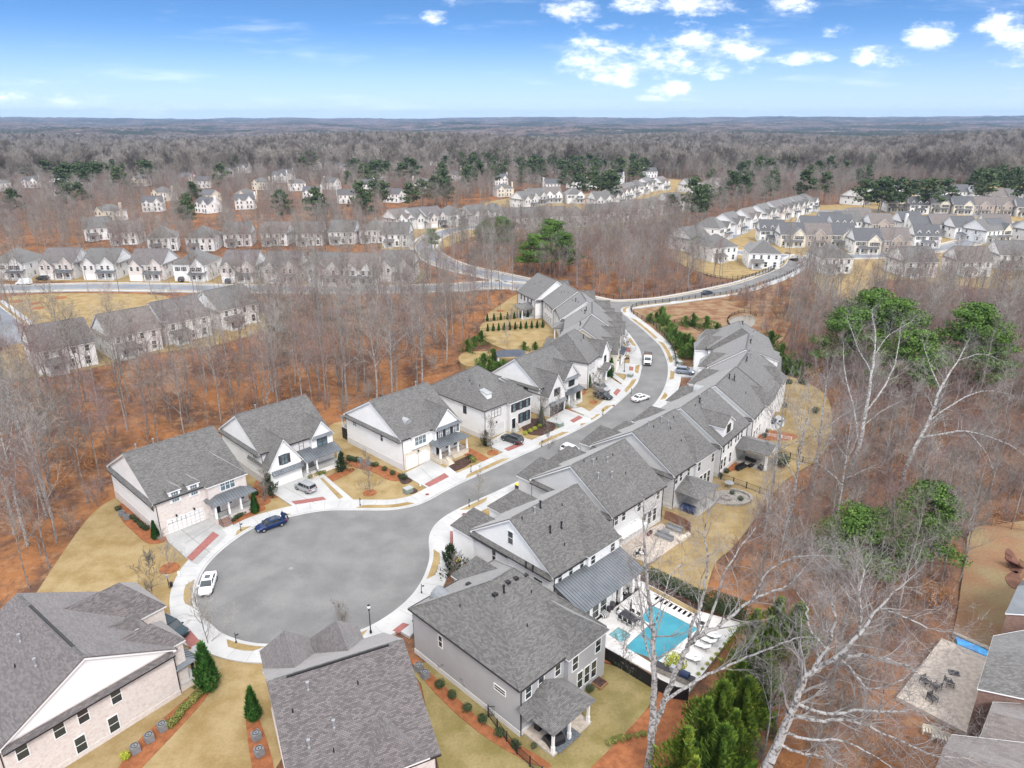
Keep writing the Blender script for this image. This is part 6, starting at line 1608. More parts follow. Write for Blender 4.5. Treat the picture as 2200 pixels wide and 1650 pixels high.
def lamp(px, label, hh=3.6, globe=True):
    p = gp(*px); e = empty('street_lamp', (p.x, p.y, .15), 0, label, 'street lamp')
    m = MB(); m.lathe([(.16, 0), (.16, .3), (.07, .5), (.05, hh - .3), (.12, hh - .15), (.12, hh)], 8); m.build('pole', 'black', e)
    if globe:
        m = MB(); m.ball((0, 0, hh + .28), .22, .22, .28); m.build('globe', mat('globe', (.8, .8, .78), rough=.3), e, smooth=True)
        m = MB(); m.lathe([(.2, hh + .5), (.02, hh + .68), (.001, hh + .8)], 8); m.build('finial', 'black', e)
for k_, (a_, b_) in enumerate((((640, 1150), (700, 1170)), ((600, 1290), (700, 1320)), ((780, 1250), (840, 1200)))): pass
lamp((797, 1362), 'black street lamp with a white globe beside the turning circle'); lamp((1341, 800), 'black street lamp with a white globe by the curve driveways')
def post(px, label):
    p = gp(*px); e = empty('sign_post', (p.x, p.y, .15), R(20 + px[0] % 60), label, 'post', 'short black posts along the kerb'); m = MB(); m.lathe([(.11, 0), (.09, .25), (.045, .3), (.045, 1.35), (.07, 1.4), (.001, 1.5)], 7); m.build('shaft', 'black', e)
    m = MB(); m.box(-.02, .42, -.02, .02, 1.1, 1.14); m.box(.1, .4, -.015, .015, .95, 1.1); m.build('crossarm', 'black', e)
for px, lb in (((518, 1142), 'short black post between the brick stairs and the blue car'), ((774, 1088), 'short black post by the wide golden front lawn'), ((1012, 1016), 'short black post in front of the cream stone porch'), ((1164, 961), 'short black post near the dark estate car'),
               ((1295, 893), 'short black post near the twin-gabled house'), ((1008, 1090), 'short black post under the round bare street tree'), ((508, 1383), 'short black post on the grass sliver below the circle'), ((906, 1276), 'short black post at the grey house side of the circle'), ((1378, 910), 'short black post behind the moving white car'), ((1356, 848), 'short black post at the outer bend of the curve')):
    post(px, lb)
for px, lb in (((385, 1238), 'small white cap on a pipe beside the lowest driveway'), ((903, 1045), 'small white utility stub beside the dark mulch ring'), ((553, 1410), 'white fire hydrant on the grass sliver near the circle')):
    p = gp(*px); m = MB(); m.lathe([(.17, 0), (.14, .08), (.12, .5), (.16, .52), (.12, .68), (.001, .74)], 8); m.tube((-.2, 0, .42), (.2, 0, .42), .06, .06, 6, True); tag(m.build('hydrant', 'white', loc=(p.x, p.y, .1), smooth=False), lb, 'hydrant')
p = gp(364, 1264); e = empty('pet_waste_station', (p.x, p.y, .05), R(30), 'black post with a small bin on the golden lawn by the circle', 'bin'); m = MB(); m.box(-.05, .05, -.05, .05, 0, 2.0); m.build('pole', 'black', e); m = MB(); m.box(-.15, .15, -.1, .1, 1.6, 2.1); m.build('sign', 'metal_light', e); m = MB(); m.lathe([(.18, 0), (.22, .7), (.24, .72), (.001, .8)], 10); m.build('bin', 'black', e, loc=(.3, .1, 0))
for px, lb in (((984, 1218), 'bin with a bright yellow lid beside the white house driveway'), ((1112, 1054), 'bin with a bright yellow lid behind a garage roof')):
    p = gp(*px); e = empty('wheelie_bin', (p.x, p.y, .16), R(40), lb, 'bin'); m = MB(); m.profile([(-.28, 0), (.28, 0), (.36, 1.0), (-.36, 1.0)], -.3, .3); m.build('body', 'shutter', e); m = MB(); m.box(-.36, .36, -.4, .42, 1.0, 1.08); m.build('lid', mat('bin_yellow', (.8, .62, .02), rough=.4), e)
p = gp(1330, 641); e = empty('street_sign', (p.x, p.y, .15), 0, 'green street-name sign on a black pole at the junction', 'street sign'); m = MB(); m.tube((0, 0, 0), (0, 0, 3.2), .06, .05, 6); m.build('pole', 'black', e); m = MB(); m.box(-.55, .55, -.02, .02, 2.7, 2.95); m.box(-.02, .02, -.55, .55, 2.97, 3.2); m.build('blade', mat('sign_green', (.02, .22, .12)), e)
# ---------------------------------------------------------------- vehicles
WH = ('white', (.78, .78, .79)); SV = ('silver', (.42, .43, .45), .5); DK = ('dark', (.03, .035, .04), .3); BL = ('blue', (.008, .028, .11), .35); GR = ('graphite', (.06, .065, .07), .4)
def vdir(a, b):
    p, q = gp(*a), gp(*b); return math.atan2(q.y - p.y, q.x - p.x)
car('white sedan with a black sunroof parked at the edge of the turning circle', gp(442, 1262) + Vector((.35, 0, .04)), vdir((452, 1235), (434, 1290)), WH, 'sedan')
car('dark blue sedan with its boot open, parked by the circle kerb', gp(583, 1133) + Vector((0, 0, .04)), vdir((616, 1122), (552, 1144)), BL, 'sedan', trunk_open=True)
car('silver boxy car parked on the driveway of the steep-gabled house', gp(657, 1055) + Vector((0, 0, .17)), vdir((682, 1066), (636, 1046)), SV, 'mpv')
car('dark grey estate car parked before the arched garage doors', gp(1100, 950) + Vector((0, 0, .17)), vdir((1124, 958), (1078, 942)), GR, 'wagon')
car('dark green-grey SUV half-hidden behind the purplish roof', gp(372, 1362) + Vector((0, 0, .17)), vdir((354, 1352), (392, 1372)), ('petrol', (.03, .055, .07), .4), 'suv')
car('white coupe driving along the curving street', gp(1376, 860) + Vector((0, 0, .04)), vdir((1366, 862), (1394, 853)), WH, 'sedan', name='moving_car')
car('silver SUV parked nearer the woods at the pale hip-roofed house', gp(1292, 840) + Vector((0, 0, .17)), vdir((1270, 828), (1314, 848)), SV, 'suv')
car('black car parked beside the silver SUV on the curve driveway', gp(1304, 852) + Vector((-1, -1, .17)), vdir((1282, 842), (1320, 855)), DK, 'sedan')
car('dark blue car driving on the upper road', gp(1519, 632) + Vector((0, 0, .04)), vdir((1510, 634), (1535, 630)), ('steel', (.05, .08, .12), .4), 'sedan', name='moving_car')
car('silver blue SUV parked on the drive opposite the white truck', gp(1472, 804) + Vector((0, 0, .17)), vdir((1458, 802), (1492, 806)), ('silverblue', (.25, .29, .34), .5), 'suv')
car('white SUV whose roof shows behind a garage wing', gp(1229, 978) + Vector((0, 0, .17)), R(-44), WH, 'suv')
car('white panel van parked at the start of the row beyond the green', gp(52, 612) + Vector((0, 0, .04)), R(182), WH, 'van', name='parked_van', cat='van')
car('dark SUV in the driveway beside the white van', gp(92, 602) + Vector((0, 0, .15)), R(175), DK, 'suv')
car('dark SUV in the driveway of the fifth house beyond the green', gp(392, 604) + Vector((0, 0, .15)), R(95), GR, 'suv')
car('grey SUV in the driveway of the sixth house beyond the green', gp(492, 608) + Vector((0, 0, .15)), R(95), ('steel', (.05, .08, .12), .4), 'suv')
car('white SUV in the driveway of the seventh house beyond the green', gp(588, 610) + Vector((0, 0, .15)), R(95), WH, 'suv')
car('blue-white SUV beside another in the seventh driveway beyond the green', gp(602, 612) + Vector((0, 0, .15)), R(95), ('silverblue', (.25, .29, .34), .5), 'suv')
car('dark car parked before the centre row of white houses', gp(955, 489) + Vector((0, 0, .15)), R(140), DK, 'sedan')
car('black car parked at the far end of the centre row', gp(993, 485) + Vector((0, 0, .15)), R(150), DK, 'suv')
# landscaping truck
tk = empty('landscaping_truck', gp(1391, 780) + Vector((0, 0, .04)), vdir((1391, 765), (1389, 795)), 'white pickup truck carrying a dark crate of garden debris', 'truck')
pw = MATS['paint_white']
m = MB(); m.profile([(.5, .5), (2.9, .5), (2.95, 1.1), (1.75, 1.2), (1.1, 1.95), (-.6, 1.98), (-.75, 1.2), (-.75, .5)][::-1], -.95, .95, 'y'); m.build('cab', pw, tk)
m = MB(); m.quad((1.72, -.82, 1.26), (1.72, .82, 1.26), (1.16, .76, 1.90), (1.16, -.76, 1.90)); m.build('windscreen', 'glass', tk, loc=(.03, 0, .03))
for y in (-.955, .955): m = MB(); m.quad((1.5, y, 1.25), (1.05, y, 1.85), (-.5, y, 1.85), (-.55, y, 1.25)); m.build('side_window', 'glass', tk)
m = MB(); m.box(2.95, 3.0, -.7, .7, .6, 1.0); m.build('grille', 'black', tk)
m = MB(); m.box(-3.2, -.8, -1.0, 1.0, .7, .85); m.build('flatbed', 'iron', tk)
m = MB()
for x in (-3.2, -2.4, -1.6, -.8):
    for y in (-1, 1): m.box(x - .04, x + .04, y - .04, y + .04, .85, 2.0)
for z in (1.15, 1.5, 1.85):
    for y in (-1, 1): m.box(-3.2, -.8, y - .03, y + .03, z, z + .15)
    m.box(-3.23, -3.17, -1, 1, z, z + .15)
m.build('stake_side', 'iron', tk)
random.seed(3); m = MB(); leafcloud(m, (-2, 0, 1.35), 1.1, .85, .5, 300, .35, .2); m.build('debris', 'dead_leaf', tk, uv=False)
for x in (-2.2, 2.0):
    for y in (-.85, .85):
        ww = empty('wheel', (x, y, .4)); ww.parent = tk; ww.rotation_euler = (math.pi/2, 0, 0); ww.scale = (1.2,)*3; put('tyre', _wc[('wheel', .33)][0], ww); put('rim', _wc[('wheel', .33)][1], ww)
for y in (-1.05, 1.05): m = MB(); m.box(1.35, 1.5, y - .12, y + .12, 1.2, 1.45); m.build('mirror', 'black', tk)

# ---------------------------------------------------------------- the person loading the blue car
def person():
    base = gp(617, 1117); e = empty('person', (base.x + .1, base.y - .1, .04), vdir((617, 1119), (600, 1124)), 'person in dark clothes bending into the open boot of the blue car', 'person')
    # joints: x forward
    J = {'pel': (0, 0, .95), 'wai': (.10, 0, 1.10), 'che': (.30, 0, 1.30), 'neck': (.43, 0, 1.42), 'head': (.53, 0, 1.47), 'htop': (.60, 0, 1.52),
         'hl': (0, .10, .92), 'kl': (.05, .12, .50), 'al': (-.06, .13, .09), 'fl': (.12, .14, .04), 'hr': (0, -.10, .92), 'kr': (-.10, -.13, .49), 'ar': (-.30, -.14, .10), 'fr': (-.13, -.15, .04),
         'sl': (.36, .19, 1.34), 'el': (.45, .25, 1.08), 'wl': (.66, .18, 1.02), 'sr': (.36, -.19, 1.34), 'er': (.47, -.25, 1.08), 'wr': (.68, -.16, 1.02), 'hdl': (.74, .16, 1.0), 'hdr': (.76, -.14, 1.0)}
    rad = {'pel': .145, 'wai': .13, 'che': .15, 'neck': .06, 'head': .095, 'htop': .085, 'hl': .095, 'kl': .065, 'al': .045, 'fl': .04, 'hr': .095, 'kr': .065, 'ar': .045, 'fr': .04, 'sl': .07, 'el': .05, 'wl': .032, 'sr': .07, 'er': .05, 'wr': .032, 'hdl': .035, 'hdr': .035}
    E_ = [('pel', 'wai'), ('wai', 'che'), ('che', 'neck'), ('neck', 'head'), ('head', 'htop'), ('pel', 'hl'), ('hl', 'kl'), ('kl', 'al'), ('al', 'fl'), ('pel', 'hr'), ('hr', 'kr'), ('kr', 'ar'), ('ar', 'fr'), ('che', 'sl'), ('sl', 'el'), ('el', 'wl'), ('wl', 'hdl'), ('che', 'sr'), ('sr', 'er'), ('er', 'wr'), ('wr', 'hdr')]
    keys = list(J); idx = {k_: i for i, k_ in enumerate(keys)}
    V_ = [J[k_] for k_ in keys]; ED = [(idx[a], idx[b]) for a, b in E_]; RD = [rad[k_] for k_ in keys]
    for hd, s_ in (('hdl', 1), ('hdr', -1)):       # five unequal fingers, curled, thumb at the side
        h0 = Vector(J[hd])
        for f in range(4):
            L = (.07, .08, .075, .06)[f]; o = Vector((.03, s_ * (-.03 + .02*f), .0)); a = h0 + o; b = a + Vector((L*.6, 0, -.012)); c = b + Vector((L*.3, 0, -.04))
            i0 = len(V_); V_ += [tuple(a), tuple(b), tuple(c)]; ED += [(idx[hd], i0), (i0, i0+1), (i0+1, i0+2)]; RD += [.010, .009, .008]
        a = h0 + Vector((0, -s_*.04, 0)); b = a + Vector((.035, -s_*.015, -.02)); i0 = len(V_); V_ += [tuple(a), tuple(b)]; ED += [(idx[hd], i0), (i0, i0+1)]; RD += [.012, .010]
    me = bpy.data.meshes.new('body'); me.from_pydata(V_, ED, []); sk = mat('cloth_dark', (.018, .02, .03), rough=.9)
    me.materials.append(sk); me.materials.append(mat('skin', (.35, .20, .14), rough=.6))
    o = put('body', me, e); md = o.modifiers.new('skin', 'SKIN'); ss = o.modifiers.new('sub', 'SUBSURF'); ss.levels = 1; ss.render_levels = 1
    for i, v in enumerate(me.skin_vertices[0].data): v.radius = (RD[i], RD[i]); v.use_root = (i == 0)
    m_ = MB(); m_.ball((.575, 0, 1.525), .11, .10, .11, 12, 8); m_.build('hair', mat('hair', (.03, .02, .018)), e, smooth=True)
    m_ = MB(); m_.ball((.63, 0, 1.46), .055, .065, .075, 10, 6); m_.ball((.69, 0, 1.45), .015, .014, .02, 6, 4)
    for y in (-.025, .025): m_.ball((.683, y, 1.475), .008, .010, .007, 6, 4)
    m_.ball((.676, 0, 1.415), .01, .025, .006, 6, 4)
    for y in (-.07, .07): m_.ball((.60, y, 1.46), .02, .012, .03, 6, 4)
    m_.build('face', MATS['skin'], e, smooth=True)
person()
m = MB(); m.box(-.28, .28, -.35, .35, 0, .3); p = gp(607, 1120); tag(m.build('white_bag', 'white', loc=(p.x, p.y, .95), rot=R(20)), 'white shopping bag in the open boot of the blue car', 'bag')
# ---------------------------------------------------------------- houses of the other streets
def proto(Wd, D, wall, front, rmat, wings, roof='gable', rz=11.0, sh=0, porch=None, dormers=0, rear=True, chimney=False, garage=None, pent=True, h=6.3, fr='white', name='house'):
    q = House('prototype house to be placed', (0, 0), 0, Wd, D, h=h, rz=rz, wall=wall, front=front, roof=roof, rmat=rmat, light=True, pent=pent, found=None, name=name, gut=None)
    if front: m = MB(); m.box(0.02, Wd - .02, -.06, -.01, 0, h - .3); m.build('front_wall', front, q.root)
    for (x0, x1, pr, ez, rz_) in wings: q.wing(x0, x1, pr, ez, rz_, 5, wall=front or wall)
    xs = [Wd*f for f in (.13, .32, .62, .8)]
    def prj(x): return max([0] + [w_[2] for w_ in wings if w_[0] <= x <= w_[1]])
    for x in xs: q.win('F', x, 4.0, 1.0, 1.5, fr=fr, sh=sh, out=prj(x) + .06)
    if garage is not None:
        m = MB(); m.box(garage, garage + 4.6, -prj(garage + 1) - .12, -prj(garage + 1) - .02, 0, 2.3); m.build('garage_door', 'white', q.root)
        rest = [x for x in xs if x > garage + 5]
    else: rest = xs
    for x in rest: q.win('F', x, .9, 1.0, 1.8, fr=fr, out=prj(x) + .06)
    if porch: q.porch(porch[0], porch[1], 2.2, 3.0, 3.9, kind='shed', rmat=porch[2], cols=(0, .5, 1), deck=.4, rail=False)
    for i in range(dormers):
        x = Wd*(i + .5)/dormers; q.wing(x - .8, x + .8, -1.2, 7.6, 8.6, 3, kind='gable', wall='white', z0=6.2, oh=.25); q.win('F', x, 6.5, .9, 1.2, out=-1.15)
    if rear:
        for i in range(4): q.win('B', Wd*(i + .6)/4.3, 4.1, .9, 1.5, fr=fr)
        for i in range(3): q.win('B', Wd*(i + .6)/3.6, .8, 1.1, 2.0, fr=fr)
        if not chimney: q.porch(Wd*.55, Wd*.9, 2.8, 2.9, 3.9, side='B', kind='shed', rmat=rmat, cols=(0, 1), deck=.3, rail=False)
    for a in (D*.25, D*.6):
        for sd in 'LR': q.win(sd, a, 4.0, .8, 1.4, fr=fr); q.win(sd, a + 1.5, 1.0, .8, 1.4, fr=fr)
    if chimney: m = MB(); m.box(Wd, Wd + .9, D*.4, D*.4 + 1.6, 0, rz + 1.2); m.build('chimney', front or wall, q.root)
    return q.root
PR = {}
PR['A'] = proto(13, 15, 'siding', 'brick_paint', 'shingle', [(.4, 5.4, 1.2, 6.0, 8.6), (7.6, 12.6, .8, 6.2, 8.9)], porch=(6, 12.6, 'metal_roof'), garage=.7)
PR['B'] = proto(13, 15, 'siding', None, 'shingle', [(7.4, 12.4, 1.0, 6.3, 9.0)], roof='hip', porch=(6.5, 12.6, 'metal_roof'), garage=.8, sh=1)
PR['C'] = proto(13, 15, 'siding', 'brick_white', 'shingle_brown', [(.3, 5.6, 1.6, 5.2, 8.2), (8.0, 12.4, .6, 6.2, 8.6)], porch=(6.2, 12.4, 'metal_roof'), garage=.6)
PR['D'] = proto(12, 12, 'siding', 'siding', 'shingle_dark', [], dormers=3, porch=(3.5, 8.5, 'shingle_dark'), sh=1, h=6.0, rz=10.6)
PR['E'] = proto(12, 13, 'siding', 'brick_tan', 'shingle_tan', [(3.0, 9.0, .8, 6.2, 9.0)], porch=(3.5, 8.5, 'shingle_tan'))
PR['F'] = proto(12, 13, 'siding', 'cream', 'shingle_dark', [(5.6, 11.4, .8, 6.2, 9.2)], porch=(2, 10, 'shingle_dark'), sh=1)
PR['G'] = proto(13, 13, 'siding', 'siding', 'shingle_tan', [(.5, 5.5, 1.0, 6.2, 8.8), (7.5, 12.5, 1.0, 6.2, 8.8)], porch=(1, 12, 'metal_roof'))
PR['H'] = proto(14, 11, 'cream', 'brick_red', 'shingle_dark', [(8.5, 13, .9, 6.0, 8.6)], chimney=True, pent=False, rz=9.6)
PR['I'] = proto(14, 11, 'siding', 'cream', 'shingle', [(1, 6, .9, 6.0, 8.8)], chimney=True, pent=False, rz=9.8, roof='hip')
PR['J'] = proto(13, 11, 'siding', 'siding', 'shingle_dark', [(7, 12, .9, 6.0, 9.0), (1.5, 4.5, .5, 6.0, 7.8)], chimney=True, pent=False, rz=9.8)
DIM = {'A': (13, 15), 'B': (13, 15), 'C': (13, 15), 'D': (12, 12), 'E': (12, 13), 'F': (12, 13), 'G': (13, 13), 'H': (14, 11), 'I': (14, 11), 'J': (13, 11)}
used = set(); HOUSES = []
def far_house(k, u, v, rot, label, group, world=None, rear=False):
    """u, v: foot of the middle of the wall that faces us (front, or back if rear)"""
    x, y = (world if world else at(u, v)[:2]); Wd, D = DIM[k]; r = R(rot)
    lx, ly = Wd/2, (D if rear else 0)
    o = (x - lx*math.cos(r) + ly*math.sin(r), y - lx*math.sin(r) - ly*math.cos(r))
    e = PR[k] if k not in used else copy_tree(PR[k]); used.add(k)
    e.location = (o[0], o[1], 0); e.rotation_euler = (0, 0, r); tag(e, label, 'house', group)
    c = (o[0] + Wd/2*math.cos(r) - D/2*math.sin(r), o[1] + Wd/2*math.sin(r) + D/2*math.cos(r)); HOUSES.append(c)
    # a light front drive
    return e
COLR = {'A': 'white house with twin front gables', 'B': 'white hip-roofed house', 'C': 'pinkish brick-fronted house', 'D': 'white house with three roof dormers', 'E': 'brown brick house with a centre gable', 'F': 'cream house with a dark roof', 'G': 'white house with two wide gables and a full porch', 'H': 'red brick house with a tall chimney', 'I': 'cream hip-roofed house with a chimney', 'J': 'white dark-roofed house with a chimney'}
SHORT = {'A': 'twin-gabled white house', 'B': 'hip-roofed white house', 'C': 'pinkish brick-fronted house', 'D': 'white three-dormer house', 'E': 'brown brick house', 'F': 'dark-roofed cream house', 'G': 'wide-gabled white house', 'J': 'dark-roofed white house'}
def row(lst, where, group, rear=False):
    for i, (k, u, v, rot) in enumerate(lst): far_house(k, u, v, rot, f'{SHORT[k]}, {ORD(i)} {where}', group, rear=rear)
row([('B', 24, 600, 2), ('C', 128, 599, 1), ('A', 218, 600, 0), ('C', 318, 602, 0), ('B', 412, 604, -1), ('C', 515, 606, -1), ('C', 606, 608, -2), ('A', 698, 611, -2), ('G', 775, 612, -3), ('A', 850, 606, -4)], 'beyond the golden green, counted from the white van', 'houses facing the golden green')
row([('A', 215, 516, 210), ('G', 268, 526, 190), ('B', 352, 540, 200), ('B', 432, 540, 185), ('A', 512, 530, 190), ('G', 590, 528, 178), ('C', 665, 528, 182), ('A', 735, 525, 178), ('B', 800, 522, 175)], 'in the tree-screened row behind the golden green', 'tree-screened white houses', rear=True)
row([('A', 862, 520, 178), ('G', 872, 492, 48), ('A', 912, 490, 48), ('C', 940, 488, 46), ('B', 985, 485, 44), ('A', 1035, 483, 40)], 'behind the broad pines, from the woods end', 'short row behind the pines')
row([('B', 1078, 478, 225), ('A', 1112, 492, 200), ('A', 1153, 490, 195), ('G', 1195, 488, 190), ('B', 1240, 488, 185), ('A', 1285, 482, 180), ('A', 1330, 478, 182), ('G', 1372, 470, 185), ('B', 1412, 462, 195), ('A', 1452, 452, 200)], 'of the screened backs above the broad pines', 'screened backs above the pines', rear=True)
row([('A', 1140, 447, 40), ('A', 1158, 440, 30), ('G', 1190, 436, 15), ('B', 1237, 437, 8), ('A', 1298, 448, 20), ('A', 1330, 440, 48), ('G', 1348, 430, 52), ('A', 1365, 424, 54), ('B', 1383, 417, 54), ('A', 1402, 411, 54), ('G', 1430, 408, 54)], 'in the far row from the orange clay bank', 'farther row by the clay bank')
row([('A', 1492, 414, 20), ('B', 1518, 420, 350), ('G', 1545, 412, 355)], 'of the roofs beyond the spire-shaped evergreen', 'roofs beyond the spire evergreen')
row([('A', 1505, 540, 215), ('B', 1556, 562, 200)], 'of the two tall back walls at the woods corner', 'back walls at the woods corner', rear=True)
far_house('B', 1640, 577, 172, 'large white hip-roofed corner house with porch and fenced lawn at the street bend', None, rear=True)
row([('B', 1555, 515, 52), ('A', 1588, 502, 50), ('G', 1622, 490, 48), ('A', 1656, 480, 48), ('C', 1682, 472, 46), ('A', 1704, 466, 46), ('A', 1726, 460, 44), ('B', 1745, 454, 44)], 'up the diagonal row from the woods', 'diagonal row from the woods corner')
row([('D', 1657, 521, -8), ('F', 1702, 531, -6), ('E', 1757, 532, -5), ('F', 1808, 532, -5), ('F', 1862, 546, -6), ('E', 1924, 545, -5), ('D', 1990, 533, -8)], 'in the cluster front row from the diagonal row', 'front row of the dense cluster')
row([('J', 1732, 500, 175), ('F', 1768, 496, 178), ('A', 1800, 492, 180), ('G', 1850, 492, 5), ('E', 1893, 506, 0), ('F', 1930, 494, 182), ('J', 1958, 500, 180), ('G', 2002, 500, 176), ('F', 2040, 506, 182), ('A', 2078, 512, 200), ('G', 2120, 500, 165), ('F', 2150, 520, 20), ('A', 2190, 512, 190), ('D', 1812, 508, 5)], 'in the packed middle of the dense cluster', 'middle rows of the dense cluster')
row([('F', 1925, 456, -12), ('D', 1974, 460, -10), ('F', 2018, 458, -12), ('F', 2068, 461, -12), ('E', 2112, 462, -12), ('E', 2160, 463, -14), ('F', 2205, 466, -14)], 'in the porch-fronted row of the cluster', 'porch-fronted row')
row([('A', 1856, 440, 40), ('A', 1893, 434, 42), ('G', 1922, 429, 42), ('A', 1945, 424, 42), ('J', 1982, 434, 175), ('J', 2014, 428, 178), ('F', 2045, 426, 178), ('F', 2085, 428, 178), ('E', 2122, 436, 182), ('A', 2158, 436, 178), ('J', 2198, 440, 178)], 'in the highest cluster row against conifers', 'highest row against the conifers')
far_house('A', 1975, 596, 182, 'white house with a screened back porch above the bare scrub', 'backs above the scrub', rear=True)
far_house('G', 2090, 594, 176, 'greyer white house with a wide band of back windows above the scrub', 'backs above the scrub', rear=True)
far_house('A', 2178, 580, 172, 'white house at the picture edge with two attic windows above the scrub', 'backs above the scrub', rear=True)
far_house('B', 1795, 588, 182, 'house almost hidden behind leafless trees beside the street bend', 'backs above the scrub', rear=True)
G4 = 'backs of the houses beside the golden green'
for i, (B, d, k, lb) in enumerate([((-116.3, 166.5), 43, 'C', 'brown-roofed white house nearest the side street, seen from behind through bare trees'), ((-105.0, 179.0), 46, 'G', 'tan-roofed house second from the side street, seen from behind through bare trees'), ((-96.0, 191.5), 50, 'C', 'brown-roofed house with a blue patio umbrella, seen from behind through bare trees'), ((-86.5, 206.0), 52, 'A', 'brown-roofed house with a big rear dormer at the far end of the short row')]):
    r = R(d); far_house(k, 0, 0, d + 180, lb, G4, world=(B[0] + 6.5*math.cos(r), B[1] + 6.5*math.sin(r)), rear=True)
SUB = [('H', 52, 388), ('I', 14, 408), ('J', 66, 404), ('J', 130, 397), ('I', 190, 405), ('J', 140, 418), ('I', 228, 476), ('J', 146, 357), ('H', 461, 434), ('I', 531, 436), ('J', 440, 402), ('J', 492, 380), ('I', 558, 408), ('J', 436, 458), ('J', 528, 450), ('J', 600, 392), ('I', 345, 432), ('J', 366, 362), ('J', 720, 405), ('J', 745, 434), ('I', 812, 388), ('J', 838, 358),
       ('J', 856, 432), ('I', 1086, 423), ('J', 1078, 398), ('J', 1142, 388), ('J', 1180, 408), ('J', 1238, 402), ('I', 1272, 404), ('J', 612, 386), ('J', 682, 365), ('I', 776, 330), ('J', 936, 355), ('J', 560, 345), ('I', 1000, 370), ('J', 1320, 395), ('I', 650, 340), ('J', 700, 330), ('I', 910, 405), ('H', 395, 395), ('J', 330, 455), ('I', 300, 400),
       ('J', 90, 372), ('J', 250, 380), ('I', 272, 352), ('J', 480, 352), ('J', 520, 372), ('I', 640, 408), ('J', 670, 430), ('J', 790, 412), ('I', 880, 372), ('J', 905, 345), ('J', 980, 390), ('J', 1030, 362), ('J', 1110, 358), ('I', 1200, 372), ('J', 1290, 372), ('J', 20, 362), ('J', 730, 372), ('J', 1390, 380)]
MARKS = [(60, 400, 'by the red brick pair at the picture edge'), (140, 360, 'under the first dark pine clump'), (200, 450, 'above the van end of the green'), (330, 360, 'past the second pine clump'), (340, 440, 'above the tree-screened white row'), (450, 440, 'around the red-brick gables in the clearing'), (450, 380, 'uphill of the clearing'), (550, 400, 'near the arched cream house'), (550, 330, 'on the far wooded slope above the clearing'), (650, 370, 'between two far pine clumps'),
         (730, 420, 'above the tree-screened clay strip'), (760, 330, 'on the skyline side of the suburb'), (840, 370, 'in front of the middle pines'), (900, 420, 'beside the green pine clump'), (960, 350, 'deep in woods past the green pine clump'), (1090, 410, 'above the little evergreen hedge by the clay'), (1160, 390, 'above the short white rows'), (1260, 395, 'under the dense dark pines'), (1330, 390, 'beyond the grassy clay slope')]
def near_mark(u, v): return min(MARKS, key=lambda m_: (m_[0]-u)**2 + 6*(m_[1]-v)**2)[2]
random.seed(11)
for i, (k, u, v) in enumerate(SUB):
    where = 'left of' if False else ''
    e = far_house(k, u, v, random.choice([-25, -10, 5, 20, 160, 195]), COLR[k] + ' ' + near_mark(u, v), 'half-screened houses of the far suburb')
# ---------------------------------------------------------------- planting near the houses
def ground_z(x, y): return float(terrain_h(x, y))
BT = [tree_meshes(('yard', i), (lambda s_=i: bare_tree(400 + s_, 5.2, .055, .32, 1.15, 9, 3, (3, .30, .020))), 'trunk', 'twig') for i in range(3)]
YT = 'young bare trees on the front lawns'
for i, (px, sc, lb) in enumerate([((364, 1221), 1.0, 'young bare tree in a straw ring on the wide golden lawn'), ((326, 1300), 1.4, 'taller reddish bare tree nearest the black bin post'), ((568, 1079), 1.1, 'thin bare tree in a straw ring before the steep-gabled house'), ((797, 1059), 1.2, 'thin bare tree in a round straw ring beside the long walk'), ((1059, 972), 1.3, 'tall thin bare tree before the hip-roofed house'),
        ((1170, 920), 1.2, 'thin bare tree in a straw ring by the transformer box'), ((1195, 905), 1.1, 'bare tree beside the dark garage drive'), ((1275, 864), 1.1, 'reddish bare tree before the parked black car'), ((1288, 856), 1.2, 'bare tree over the dark mulch ring by the black car'), ((1345, 768), 1.1, 'bare tree beside the upper curve walk'), ((1075, 668), 1.0, 'small bare tree on the top terrace lawn'), ((1095, 702), 1.0, 'small bare tree on the lower terrace lawn'), ((1090, 745), 1.0, 'small bare tree in front of the evergreens by the pavilion'),
        ((450, 1385), 1.35, 'bare tree growing from the pavement by the brick band'), ((745, 1375), .95, 'round bare tree behind the front hips of the wide roof'), ((1027, 1078), 1.0, 'round bare street tree beside the kerb bend'), ((975, 1262), .9, 'small bare tree at the white house corner by the circle'), ((1334, 1440), .9, 'small red-stemmed bare tree below the spa'), ((1180, 965), .9, 'bare street tree behind the white SUV')]):
    p = gp(*px); tree('young_tree', BT[i % 3], (p.x, p.y, .05), i*1.3, sc, lb, 'tree', YT)
random.seed(21)
SH = {k: [shrub_mesh(s_, .62, .52, n, lf, k) for s_ in (1, 2)] for k, n, lf in (('boxwood', 700, .11), ('lime_shrub', 600, .12), ('magnolia', 500, .16), ('grassy', 350, .16))}
def shrub(px, sc, kind, label, group=None, world=None):
    p = Vector((*world, 0)) if world else gp(*px); o = put('shrub', random.choice(SH[kind]), None, (p.x, p.y, .02), random.uniform(0, 6), sc); tag(o, label, 'shrub', group)
SG = 'clipped shrubs along the house walls'
def line_sh(a, b, n, sc, kind, label):
    for i in range(n):
        t = (i + .5)/n; shrub((a[0] + (b[0]-a[0])*t, a[1] + (b[1]-a[1])*t), sc*random.uniform(.88, 1.15), kind, label, SG)
line_sh((282, 1112), (318, 1142), 5, .85, 'magnolia', 'blue-green shrub in the row along the white side wall of the brick-fronted house')
shrub((256, 1097), 1.0, 'boxwood', 'round green shrub at the back corner of the brick-fronted house')
line_sh((748, 988), (770, 993), 4, 1.0, 'boxwood', 'dark shrub in the packed row behind the cooling units of the broad white house')
